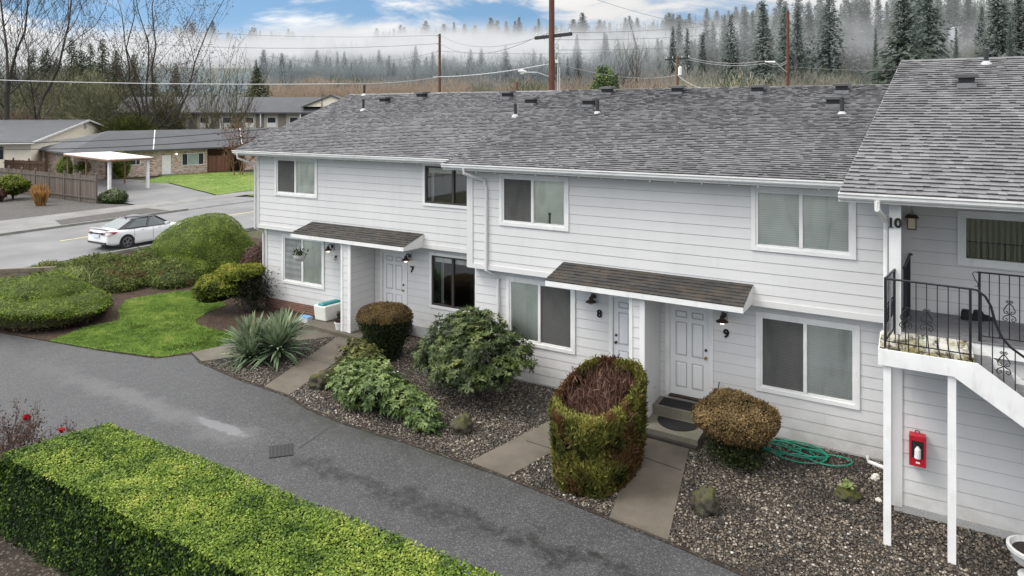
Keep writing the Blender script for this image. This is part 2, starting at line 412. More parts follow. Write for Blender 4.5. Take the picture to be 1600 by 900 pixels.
class MB:
    def __init__(s): s.v = []; s.f = []; s.t = []; s.mi = []
    def add(s, vs, fs, tint=.5, mi=0):
        b = len(s.v); s.v += [tuple(p) for p in vs]
        for f in fs: s.f.append(tuple(b+i for i in f)); s.t.append(tint); s.mi.append(mi)
        return s
    def quad(s, a, b, c, d, tint=.5, mi=0): return s.add((a, b, c, d), ((0, 1, 2, 3),), tint, mi)
    def box(s, x0, x1, y0, y1, z0, z1, tint=.5, mi=0):
        return s.add([(x0,y0,z0),(x1,y0,z0),(x1,y1,z0),(x0,y1,z0),(x0,y0,z1),(x1,y0,z1),(x1,y1,z1),(x0,y1,z1)],
                     [(0,3,2,1),(4,5,6,7),(0,1,5,4),(1,2,6,5),(2,3,7,6),(3,0,4,7)], tint, mi)
    def hexa(s, lo, hi, tint=.5, mi=0):
        n = len(lo)
        return s.add(list(lo)+list(hi), [tuple(range(n))[::-1], tuple(range(n, 2*n))] + [(i, (i+1) % n, n+(i+1) % n, n+i) for i in range(n)], tint, mi)
    def bar(s, a, b, w, h=None, up=(0, 0, 1), tint=.5, mi=0):
        a, b = Vector(a), Vector(b); h = h or w; d = (b-a).normalized(); u = Vector(up)
        if abs(d.dot(u)) > .95: u = Vector((0, 1, 0))
        x = d.cross(u).normalized()*w/2; y = x.cross(d).normalized()*h/2
        return s.hexa([a-x-y, a+x-y, a+x+y, a-x+y], [b-x-y, b+x-y, b+x+y, b-x+y], tint, mi)
    def tube(s, pts, r, n=8, tint=.5, mi=0, cap=True):
        pts = [Vector(p) for p in pts]; rs = r if isinstance(r, (list, tuple)) else [r]*len(pts)
        vs = []; fs = []; px = None
        for i, p in enumerate(pts):
            d = (pts[min(i+1, len(pts)-1)] - pts[max(i-1, 0)]).normalized()
            if px is None: px = d.orthogonal().normalized()
            else:
                px = (px - d*px.dot(d)); px = px.normalized() if px.length > 1e-6 else d.orthogonal().normalized()
            q = d.cross(px)
            for k in range(n):
                a = 2*math.pi*k/n; vs.append(p + (px*math.cos(a) + q*math.sin(a))*rs[i])
        for i in range(len(pts)-1):
            for k in range(n): fs.append((i*n+k, i*n+(k+1) % n, (i+1)*n+(k+1) % n, (i+1)*n+k))
        if cap: fs += [tuple(range(n))[::-1], tuple(range((len(pts)-1)*n, len(pts)*n))]
        return s.add(vs, fs, tint, mi)
    def lathe(s, c, prof, n=20, axis='z', tint=.5, mi=0):
        vs = []; fs = []; m = len(prof); c = Vector(c)
        for k in range(n):
            a = 2*math.pi*k/n
            for r, h in prof:
                p = (r*math.cos(a), r*math.sin(a), h) if axis == 'z' else ((h, r*math.cos(a), r*math.sin(a)) if axis == 'x' else (r*math.cos(a), h, r*math.sin(a)))
                vs.append(c + Vector(p))
        for k in range(n):
            for j in range(m-1): fs.append((k*m+j, ((k+1) % n)*m+j, ((k+1) % n)*m+j+1, k*m+j+1))
        return s.add(vs, fs, tint, mi)
    def poly(s, pts, z0, z1=None, tint=.5, mi=0):
        if z1 is None: return s.add([(x, y, z0) for x, y in pts], [tuple(range(len(pts)))], tint, mi)
        return s.hexa([(x, y, z0) for x, y in pts], [(x, y, z1) for x, y in pts], tint, mi)
    def build(s, name, material, parent=None, smooth=False, loc=None):
        me = bpy.data.meshes.new(name); me.from_pydata(s.v, [], s.f)
        at = me.attributes.new('tint', 'FLOAT', 'FACE'); at.data.foreach_set('value', s.t)
        if any(s.mi): me.polygons.foreach_set('material_index', s.mi)
        me.update()
        return link(name, me, material, parent, smooth)

def fan_sheet(name, pts, z, material, kind='structure', parent=None, sub=None):
    mb = MB(); mb.poly(pts, z)
    return tag(mb.build(name, material, parent), kind=kind)

class Leaves:
    """many small four-cornered leaves, one mesh"""
    def __init__(s): s.V = []; s.T = []; s.core = []
    def diamonds(s, P, N, L, Wd, tint, spread=.5, up=0.0, rng=RNG, A=None, droop=0.0):
        P = np.asarray(P, float); n = len(P)
        if n == 0: return s
        N = np.asarray(N, float) + rng.normal(size=(n, 3))*spread; N[:, 2] += up
        N /= np.linalg.norm(N, axis=1)[:, None] + 1e-9
        if A is None: A = rng.normal(size=(n, 3))
        A = A - N*np.sum(A*N, axis=1)[:, None]; A /= np.linalg.norm(A, axis=1)[:, None] + 1e-9
        B = np.cross(N, A)
        L = (np.ones(n)*L if np.isscalar(L) else L)[:, None]; Wd = (np.ones(n)*Wd if np.isscalar(Wd) else Wd)[:, None]
        tip = P + A*L; tip[:, 2] -= droop*L[:, 0]
        mid = P + A*L*.45
        q = np.stack([P, mid + B*Wd*.5, tip, mid - B*Wd*.5], 1)
        s.V.append(q.reshape(-1, 3)); s.T.append(np.repeat(np.clip(tint, 0, 1), 4)); return s
    def blades(s, P, D, L, Wd, tint, bend=.3, rng=RNG):
        """upright pointed blades in two segments"""
        P = np.asarray(P, float); n = len(P); D = D/np.linalg.norm(D, axis=1)[:, None]
        side = np.cross(D, rng.normal(size=(n, 3))); side /= np.linalg.norm(side, axis=1)[:, None]
        L = (np.ones(n)*L if np.isscalar(L) else L)[:, None]; Wd = (np.ones(n)*Wd if np.isscalar(Wd) else Wd)[:, None]
        m = P + D*L*.55; t = P + D*L*1.0; t[:, 2] -= (bend*L[:, 0]); m[:, 2] -= bend*.22*L[:, 0]
        q1 = np.stack([P - side*Wd*.4, P + side*Wd*.4, m + side*Wd*.5, m - side*Wd*.5], 1)
        q2 = np.stack([m - side*Wd*.5, m + side*Wd*.5, t + side*Wd*.05, t - side*Wd*.05], 1)
        for q in (q1, q2): s.V.append(q.reshape(-1, 3)); s.T.append(np.repeat(np.clip(tint, 0, 1), 4))
        return s
    def build(s, name, material, parent=None, extra=None):
        V = np.concatenate(s.V) if s.V else np.zeros((0, 3)); T = np.concatenate(s.T) if s.T else np.zeros(0)
        nq = len(V)//4
        loops = np.arange(len(V), dtype=np.int32); starts = np.arange(nq, dtype=np.int32)*4; tots = np.full(nq, 4, np.int32)
        if extra is not None:
            ev, ef, et = extra
            b = len(V); V = np.concatenate([V, np.asarray(ev, float)]); T = np.concatenate([T, np.full(len(ev), et) if np.isscalar(et) else np.asarray(et, float)])
            el = np.array([i+b for f in ef for i in f], np.int32); et_ = np.array([len(f) for f in ef], np.int32)
            es = np.concatenate([[0], np.cumsum(et_)[:-1]]).astype(np.int32) + len(loops)
            loops = np.concatenate([loops, el]); starts = np.concatenate([starts, es]); tots = np.concatenate([tots, et_])
        me = bpy.data.meshes.new(name)
        me.vertices.add(len(V)); me.vertices.foreach_set('co', V.astype(np.float32).ravel())
        me.loops.add(len(loops)); me.loops.foreach_set('vertex_index', loops)
        me.polygons.add(len(starts)); me.polygons.foreach_set('loop_start', starts); me.polygons.foreach_set('loop_total', tots)
        at = me.attributes.new('tint', 'FLOAT', 'POINT'); at.data.foreach_set('value', T.astype(np.float32))
        me.update(calc_edges=True); me.validate()
        return link(name, me, material, parent)

def blob(c, r, seg=18, rings=10, amp=.1, seed=0, zmin=None, fr=1.5):
    """lumpy closed surface: verts, faces"""
    vs = []; fs = []; c = Vector(c)
    for i in range(rings+1):
        ph = math.pi*i/rings
        for k in range(seg):
            a = 2*math.pi*k/seg
            d = Vector((math.sin(ph)*math.cos(a), math.sin(ph)*math.sin(a), math.cos(ph)))
            f = 1 + amp*mnoise.noise(d*fr + Vector((seed*7.3, seed*3.1, seed)))*2
            p = c + Vector((d.x*r[0], d.y*r[1], d.z*r[2]))*f
            if zmin is not None: p.z = max(p.z, zmin)
            vs.append(p)
    for i in range(rings):
        for k in range(seg): fs.append((i*seg+k, i*seg+(k+1) % seg, (i+1)*seg+(k+1) % seg, (i+1)*seg+k))
    return vs, fs
def sample_mesh(vs, fs, n, rng=RNG):
    """random points and outward normals on quads"""
    V = np.array([tuple(v) for v in vs]); F = np.array([f if len(f) == 4 else (*f, f[-1]) for f in fs])
    a, b, c, d = (V[F[:, i]] for i in range(4))
    nn = np.cross(c-a, d-b); ar = np.linalg.norm(nn, axis=1); p = ar/ar.sum()
    idx = rng.choice(len(F), n, p=p); u = rng.random((n, 1)); w = rng.random((n, 1))
    P = (a[idx]*(1-u) + b[idx]*u)*(1-w) + (d[idx]*(1-u) + c[idx]*u)*w
    N = nn[idx]/(ar[idx][:, None]+1e-9)
    return P, N
def nz3(P, sc, seed=0):
    return np.array([mnoise.noise(Vector((p[0]*sc+seed, p[1]*sc, p[2]*sc))) for p in P])
def outward(P, N, c):
    s = np.sign(np.sum((P-np.asarray(c))*N, axis=1)); s[s == 0] = 1
    return N*s[:, None]
def shrink(vs, c, k):
    c = Vector(c); return [c + (Vector(v)-c)*k for v in vs]

def shrub_from(lv, vs, fs, c, n, L, Wd, spread=.55, depth=.05, lo=.15, hi=.85, clump=2.2, seed=0, up=.15, shade=.45, keep=None, droop=0.0):
    """leaves over a surface, clumped light and dark"""
    P, N = sample_mesh(vs, fs, n); N = outward(P, N, c)
    dpt = RNG.random(n)**1.7*depth; P = P - N*dpt[:, None] + RNG.normal(size=P.shape)*depth*.18
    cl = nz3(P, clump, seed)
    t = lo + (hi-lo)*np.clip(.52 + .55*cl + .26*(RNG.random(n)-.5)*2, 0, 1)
    t = t*(1-shade*(dpt/(depth+1e-6))) * (0.72+.28*np.clip(N[:, 2]+.55, 0, 1))  # leaf shade put into the tint: deeper and downward leaves darker
    if keep is not None:
        k = keep(P, N); P, N, t = P[k], N[k], t[k]
    lv.diamonds(P, N, L*(.7+.6*RNG.random(len(P))), Wd*(.7+.6*RNG.random(len(P))), t, spread, up, droop=droop)

# ------------------------------------------------------------------ world
def make_world():
    w = bpy.data.worlds.new('World'); SC.world = w; w.use_nodes = True; nt = w.node_tree; nt.nodes.clear(); g = G(nt)
    gen = g.n('TexCoord').outputs['Generated']; x, y, z = g.sep(gen)
    lift = g.n('CombineXYZ', {0: x, 1: y, 2: g.m('ADD', g.m('ABSOLUTE', z), .22)}).outputs[0]
    sky = g.n('TexSky', {'Vector': lift}, sky_type='NISHITA', sun_disc=False, sun_elevation=math.radians(54), sun_rotation=math.radians(232), air_density=1.0, dust_density=.6, ozone_density=1.4).outputs['Color']
    sky = g.mix(1.0, sky, (1.06, 1.2, 1.14), 'MULTIPLY')
    bg = g.n('Background', {'Color': sky, 'Strength': .15}).outputs[0]
    n1 = g.noise(3.4, 7, g.scale(gen, (1, 1, 3.6)), .58, .4); n2 = g.noise(1.3, 4, gen)
    cloudy = g.mr(g.m('ADD', n1, g.m('MULTIPLY', n2, .35)), .63, .76, 0, 1, True)
    over = g.mr(z, .19, .5, 0, 1, True)          # closed cloud deck above, blue gaps low in the sky
    f = g.m('MAXIMUM', cloudy, over)
    gr = g.mix(g.mr(n1, .3, .75, 0, 1), (.84, .835, .835), (1.0, .985, .965))
    gr = g.mix(g.mr(z, 0, -.05, 0, 1), gr, (.16, .16, .16))
    az = math.radians(232); side = g.m('ADD', g.m('MULTIPLY', x, math.sin(az)), g.m('MULTIPLY', y, math.cos(az)))   # extra brightness added to cloud towards the hidden sun, lights the front walls
    cl = g.n('Background', {'Color': gr, 'Strength': g.m('MULTIPLY', g.mr(z, .15, .5, .92, 1.9), g.mr(side, -.35, .75, 1, 1.75, True))}).outputs[0]
    g.n('OutputWorld', {'Surface': g.n('MixShader', {0: f, 1: bg, 2: cl}).outputs[0]})
make_world()
sun_d = bpy.data.lights.new('sun', 'SUN'); sun_d.energy = 2.1; sun_d.angle = math.radians(22); sun_d.color = (1, .95, .87)
sun = bpy.data.objects.new('sun', sun_d); COL.objects.link(sun)
_el, _az = math.radians(54), math.radians(232)     # azimuth clockwise from north (+Y)
sd = Vector((math.sin(_az)*math.cos(_el), math.cos(_az)*math.cos(_el), math.sin(_el)))
sun.rotation_euler = (-sd).to_track_quat('-Z', 'Y').to_euler(); sun.location = (0, -10, 40)

# ------------------------------------------------------------------ ground
def grid_ground():
    mb = MB(); n = 24; R = 900
    for i in range(n):
        for j in range(n):
            x0, x1 = -R+2*R*i/n, -R+2*R*(i+1)/n; y0, y1 = -R+2*R*j/n, -R+2*R*(j+1)/n
            mb.quad((x0, y0, -.06), (x1, y0, -.06), (x1, y1, -.06), (x0, y1, -.06))
    return tag(mb.build('ground', 'earth'), kind='structure')
grid_ground()
fan_sheet('driveway', [(-34.2, 8.0), (-17.5, 7.0), (-14.2, 7.55), (8, 7.55), (8, 10.3), (-1.9, 10.68), (-3.36, 10.92), (-4.44, 11.05), (-6.6, 11.31), (-9.0, 11.45), (-11.0, 11.46), (-12.2, 11.6), (-13.2, 11.88),
                     (-15.2, 12.0), (-17.2, 12.27), (-18.0, 12.6), (-18.5, 11.85), (-20.6, 11.4), (-23.2, 11.02), (-26, 10.6), (-34.2, 10.2)], 0.0, 'asphalt_wet')
fan_sheet('hedge_soil', [(-17.5, 7.0), (-14.2, 7.55), (8, 7.55), (8, -6), (-24, -6), (-24, 5.5)], -.012, 'bed_soil')
fan_sheet('gravel_bed', [(8, 10.28), (-1.9, 10.66), (-3.36, 10.9), (-4.44, 11.03), (-6.6, 11.29), (-9.0, 11.43), (-11.0, 11.44), (-12.2, 11.58), (-13.2, 11.86), (-15.2, 11.98), (-17.2, 12.25), (-17.9, 12.7),
                        (-17.5, 13.6), (-17.0, 15.4), (-16.8, 17.2), (8, 17.2)], .012, 'bed_soil')
fan_sheet('garden_bed', [(-17.5, 13.6), (-17.9, 12.62), (-18.5, 11.87), (-20.6, 11.42), (-23.2, 11.04), (-26, 10.62), (-34, 10.25), (-34, 26), (-20.1, 26), (-20.1, 17.3), (-16.8, 17.2)], .008, 'bark_mulch')
LAWN = [(-18.42, 12.02), (-18.6, 11.9), (-20.6, 11.46), (-22.7, 11.12), (-23.1, 12.4), (-22.9, 13.4), (-24.2, 14.1), (-25.2, 15.0), (-24.7, 16.6), (-23.5, 17.3), (-22.4, 16.8), (-21.4, 16.4), (-21.2, 15.5), (-20.8, 14.7), (-20.2, 14.35), (-19.3, 14.3), (-18.4, 14.5), (-17.75, 14.0), (-17.7, 13.4), (-18.05, 12.7)]
fan_sheet('lawn', LAWN, .02, 'lawn_soil')
def inside(P, poly):
    x, y = P[:, 0], P[:, 1]; r = np.zeros(len(P), bool); j = len(poly)-1
    for i in range(len(poly)):
        xi, yi = poly[i]; xj, yj = poly[j]
        r ^= ((yi > y) != (yj > y)) & (x < (xj-xi)*(y-yi)/(yj-yi+1e-12)+xi); j = i
    return r
def scatter(poly, n):
    a = np.array(poly); lo, hi = a.min(0), a.max(0); P = lo + RNG.random((n, 2))*(hi-lo)
    return P[inside(P, poly)]
def lawn_grass(name, poly, n, z, L, base=.5):
    P2 = scatter(poly, n); P2 = P2 + RNG.normal(size=P2.shape)*.045; P = np.column_stack([P2, np.full(len(P2), z)])
    t = base + .4*nz3(P, 1.1, 3) + .35*(RNG.random(len(P))-.5) + .3*nz3(P, .35, 9) + .3*nz3(P, 3.5, 2)
    D = np.column_stack([RNG.normal(size=(len(P), 2))*.45, np.ones(len(P))])
    lv = Leaves(); lv.blades(P, D, L*(.6+.8*RNG.random(len(P))), .012+.01*RNG.random(len(P)), t, .3)
    return tag(lv.build(name, 'grass_blades'), kind='stuff')
lawn_grass('grass', LAWN, 90000, .02, .055)

# pebbles: countless, one object
def pebbles():
    bv = np.array([(0,0,1),(.894,0,.447),(.276,.851,.447),(-.724,.526,.447),(-.724,-.526,.447),(.276,-.851,.447),(.724,.526,-.447),(-.276,.851,-.447),(-.894,0,-.447),(-.276,-.851,-.447),(.724,-.526,-.447)])
    bf = np.array([(0,1,2),(0,2,3),(0,3,4),(0,4,5),(0,5,1),(1,6,2),(2,7,3),(3,8,4),(4,9,5),(5,10,1),(6,7,2),(7,8,3),(8,9,4),(9,10,5),(10,6,1)])
    zone = [(2.6, 10.55), (-1.9, 10.74), (-3.36, 10.97), (-4.44, 11.1), (-6.6, 11.36), (-9.0, 11.5), (-11.0, 11.51), (-12.2, 11.65), (-13.2, 11.93), (-15.2, 12.05), (-17.1, 12.32), (-17.8, 12.75), (-17.4, 13.6), (-16.9, 15.3), (-16.8, 16.9), (-10.4, 16.9), (-10.2, 15.55), (-.3, 15.55), (-.2, 13.75), (2.6, 13.75)]
    P = scatter(zone, 120000)
    for wk in (WALK9, WALK8, WALK6, SLABS[0], SLABS[1], SLABS[2], WALK6B): P = P[~inside(P, wk)]
    n = len(P); print('pebbles', n)
    dist = np.hypot(P[:, 0], P[:, 1]); 
    keep = (RNG.random(n) < np.clip(1.25-(dist-11)/22, .5, 1)); P = P[keep]; n = len(P)
    r = .0095 + .0165*RNG.random(n)**2.2 + (RNG.random(n) > .985)*.018
    sc = np.column_stack([r*(.8+.5*RNG.random(n)), r*(.8+.5*RNG.random(n)), r*(.5+.3*RNG.random(n))])
    v = bv[None]*(1+.22*RNG.normal(size=(n, 11, 1)))*sc[:, None, :]
    a = RNG.random(n)*6.28; c, s = np.cos(a)[:, None], np.sin(a)[:, None]
    x = v[:, :, 0]*c - v[:, :, 1]*s; y = v[:, :, 0]*s + v[:, :, 1]*c
    bump = .012*np.array([mnoise.noise(Vector((p[0]*1.7, p[1]*1.7, 0))) for p in P])
    V = np.stack([x + P[:, 0:1], y + P[:, 1:2], v[:, :, 2] + .022 + bump[:, None] + (r*.25)[:, None]], 2).reshape(-1, 3)
    Fs = (bf[None] + (np.arange(n)*11)[:, None, None]).reshape(-1, 3)
    me = bpy.data.meshes.new('gravel'); me.vertices.add(len(V)); me.vertices.foreach_set('co', V.astype(np.float32).ravel())
    me.loops.add(Fs.size); me.loops.foreach_set('vertex_index', Fs.astype(np.int32).ravel())
    me.polygons.add(len(Fs)); me.polygons.foreach_set('loop_start', (np.arange(len(Fs))*3).astype(np.int32)); me.polygons.foreach_set('loop_total', np.full(len(Fs), 3, np.int32))
    t = np.clip(RNG.random(n)**1.25, 0, 1); at = me.attributes.new('tint', 'FLOAT', 'POINT'); at.data.foreach_set('value', np.repeat(t, 11).astype(np.float32))
    me.update(calc_edges=True)
    tag(link('gravel', me, 'pebbles'), kind='stuff')
WALK9 = [(-4.98, 14.28), (-3.92, 14.28), (-3.36, 10.95), (-4.43, 11.07)]
WALK8 = [(-7.55, 11.44), (-6.61, 11.33), (-5.9, 14.2), (-6.9, 14.2)]
WALK6 = [(-14.15, 11.97), (-13.2, 11.92), (-14.25, 15.85), (-15.35, 15.85)]
WALK6B = [(-18.0, 12.62), (-17.1, 12.3), (-16.6, 13.0), (-16.1, 14.9), (-15.35, 15.8), (-16.6, 15.88), (-17.25, 15.0), (-17.72, 13.4)]
SLABS = [[(-16.95, 15.88), (-14.35, 15.72), (-14.2, 17.06), (-16.95, 17.06)], [(-7.0, 14.3), (-5.3, 14.3), (-5.3, 15.58), (-7.0, 15.58)], [(-5.32, 14.28), (-3.74, 14.22), (-3.74, 15.58), (-5.32, 15.58)]]
pebbles()
def walk(name, pts, z, lab, m='walk_concrete'):
    mb = MB(); mb.poly(pts, -.03, z); tag(mb.build(name, m), kind='structure')
walk('walkway', WALK9, .035, ''); walk('walkway', WALK8, .035, ''); walk('walkway', WALK6, .04, ''); walk('walkway', WALK6B, .036, '')
# joints in the walkways
mb = MB()
for (a, b) in (((-4.83, 13.36), (-3.77, 13.2)), ((-14.7, 13.9), (-13.72, 13.95)), ((-6.98, 12.75), (-6.18, 12.7))):
    mb.bar((*a, .0385), (*b, .0375), .022, .006)
tag(mb.build('walkway_joint', 'dark_step'), kind='structure')
# drain in the asphalt
dr = root('drain_grate', 'square dark iron drain grate set in the wet asphalt', 'drain', (-11.2, 9.9, 0))
mb = MB(); G4 = [(-11.56, 9.9), (-11.23, 10.24), (-10.84, 9.9), (-11.17, 9.56)]; mb.poly(G4, .002, .012); mb.build('grate_frame', 'black_metal', dr)
mb = MB()
for k in range(6):
    f = .1 + .8*k/5; a = Vector((*G4[0], .016)).lerp(Vector((*G4[1], .016)), f); b = Vector((*G4[3], .016)).lerp(Vector((*G4[2], .016)), f)
    mb.bar(a, b, .025, .012)
mb.build('grate_bars', 'vent_metal', dr)
# cut line from drain to bed
def strip(name, pts, w, z, m):
    mb = MB()
    for a, b in zip(pts, pts[1:]):
        a, b = Vector((*a, z)), Vector((*b, z)); d = (b-a).normalized(); s = Vector((-d.y, d.x, 0))*w/2
        mb.quad(a-s, b-s, b+s, a+s)
    return tag(mb.build(name, m), kind='structure')
strip('asphalt_seam', [(-10.98, 10.16), (-11.0, 10.45), (-11.06, 10.8), (-11.12, 11.1), (-11.1, 11.42)], .035, .004, 'dark_step')

# the street and what lies beyond it
fan_sheet('street', [(-34.1, -30), (-44.6, -30), (-44.6, 120), (-34.1, 120)], 0.0, 'street_asphalt')
mb = MB(); mb.box(-44.78, -44.6, -30, 31.0, -.05, .13); mb.box(-44.78, -44.6, 31.0, 38.5, -.05, .03); mb.box(-44.78, -44.6, 38.5, 120, -.05, .13)
tag(mb.build('far_kerb', 'kerb_concrete'), kind='structure')
mb = MB(); mb.box(-34.1, -33.92, 11.2, 120, -.05, .13); tag(mb.build('near_kerb', 'kerb_concrete'), kind='structure')
fan_sheet('verge', [(-33.9, 10.3), (-32.6, 10.3), (-32.8, 16), (-33.9, 16)], .03, 'lawn_soil')
fan_sheet('verge_far', [(-44.8, -30), (-48.3, -30), (-48.3, 31), (-44.8, 31)], .05, 'pavement_concrete')
fan_sheet('planting_strip', [(-45.2, 22.8), (-47.6, 23.6), (-48.0, 30.0), (-45.0, 30.0)], .056, 'dark_gravel')
fan_sheet('pavement', [(-48.3, -30), (-50.4, -30), (-50.4, 120), (-48.3, 120)], .055, 'pavement_concrete')
fan_sheet('neighbour_driveway', [(-44.78, 31), (-48.3, 31), (-50.4, 30.7), (-76, 33.5), (-76, 42.5), (-63, 41.6), (-50.0, 37.4), (-44.78, 38.4)], .045, 'street_asphalt')
fan_sheet('neighbour_gravel', [(-50.4, 10), (-92, 10), (-92, 30.4), (-54, 29.6), (-50.4, 30.6)], .03, 'dark_gravel')
FL = [(-66.0, 40.6), (-71.5, 47), (-69.2, 53), (-63, 54), (-50.6, 46), (-50.6, 37.8), (-63, 41.8)]
fan_sheet('neighbour_lawn', FL, .06, 'lawn_soil')
lawn_grass('grass', FL, 26000, .06, .09)
fan_sheet('verge_far', [(-44.9, 39.2), (-48.2, 38.9), (-48.2, 60), (-44.9, 60)], .05, 'lawn_soil')
mb = MB()
for y0 in np.arange(-20, 110, 10.5): mb.box(-40.05, -39.93, y0+8.6, y0+13.8, .001, .006)
tag(mb.build('road_marking', 'yellow_paint'), kind='structure')
mb = MB(); mb.box(-36.7, -36.6, 12.2, 15.2, .001, .006); tag(mb.build('road_marking', 'road_paint'), kind='structure')

# ------------------------------------------------------------------ the row of townhouses (one building)
H = root('townhouse_row', 'long pale grey two-storey row of townhouses with lap siding and shingle roofs', 'building', (-10, 19, 0))
XL, XM, XT, XE = -20.2, -10.15, -.2, 8.0
YUL, YLL, YUM, YLM, YT = 16.78, 17.08, 15.3, 15.6, 13.8
BRK = 2.9
def siding(mb, fm, u0, u1, z0, z1, opens=(), h=.23, lip=.01, zbase=None):
    zb = z0 if zbase is None else zbase
    zs = {z0, z1}
    k = 0
    while zb + k*h < z1:
        if zb + k*h > z0: zs.add(round(zb+k*h, 5))
        k += 1
    for (a, b, c, d) in opens:
        for z in (c, d):
            if z0 < z < z1: zs.add(z)
    zs = sorted(zs)
    for i in range(len(zs)-1):
        a, b = zs[i], zs[i+1]
        if b-a < 1e-4: continue
        segs = [(u0, u1)]
        for (o0, o1, p0, p1) in opens:
            if p0 < (a+b)/2 < p1:
                ns = []
                for s in segs:
                    if o1 <= s[0] or o0 >= s[1]: ns.append(s); continue
                    if s[0] < o0: ns.append((s[0], o0))
                    if o1 < s[1]: ns.append((o1, s[1]))
                segs = ns
        c0 = zb + math.floor((a-zb+1e-4)/h)*h
        oa, ob = lip*(1-(a-c0)/h), lip*(1-(b-c0)/h)
        for s in segs:
            mb.quad(fm(s[0], a, oa), fm(s[1], a, oa), fm(s[1], b, ob), fm(s[0], b, ob))
            if s[1]-s[0] > 2.5 and zs[i+1]-a > .1:
                uj = s[0] + ((c0*7.77 + s[0]*1.3) % 1.0)*2.4
                while uj < s[1]-.3:
                    if uj > s[0]+.2: mb.quad(fm(uj, a+.005, oa+.002), fm(uj+.006, a+.005, oa+.002), fm(uj+.006, b, ob+.002), fm(uj, b, ob+.002), .34)
                    uj += 4.88
            if abs(a-c0) < 1e-3: mb.quad(fm(s[0], a, 0), fm(s[1], a, 0), fm(s[1], a, oa), fm(s[0], a, oa), 0); mb.quad(fm(s[0], a-.009, .001), fm(s[1], a-.009, .001), fm(s[1], a, .001), fm(s[0], a, .001), 0)  # lap shadow lines put in as dark tint on butt and strip
front = lambda Y: (lambda u, z, o: (u, Y-o, z))
sideL = lambda X: (lambda u, z, o: (X-o, u, z))
sideR = lambda X: (lambda u, z, o: (X+o, u, z))

# windows: x0 x1 z0 z1 Y, left leaf, right leaf, frame
WIN = dict(
    A=(-19.28, -17.22, 4.1, 5.46, YUL, 'screen_mesh', 'pale_blind', 'white_trim'),
    B=(-12.78, -10.5, 4.17, 5.47, YUL, 'dark_interior', 'dark_interior', 'brown_frame'),
    S=(-19.26, -17.2, .96, 2.69, YLL, 'screen_mesh_pale', 'pale_blind', 'white_trim'),
    V=(-12.75, -10.98, 1.0, 2.7, YLL, 'dark_interior', 'dark_interior', 'brown_frame'),
    C=(-9.17, -7.18, 4.08, 5.42, YUM, 'screen_mesh', 'pale_blind', 'white_trim'),
    E=(-9.13, -7.14, .97, 2.7, YLM, 'pale_blind', 'screen_mesh', 'white_trim'),
    N=(-2.83, -.81, .96, 2.68, YLM, 'screen_mesh', 'grey_blind', 'white_trim'),
    U=(-2.87, -.86, 4.06, 5.43, YUM, 'frosted_blind', 'frosted_blind', 'white_trim'),
    T=(.84, 2.3, 4.15, 5.17, YUM, 'dark_interior', None, 'white_trim'))
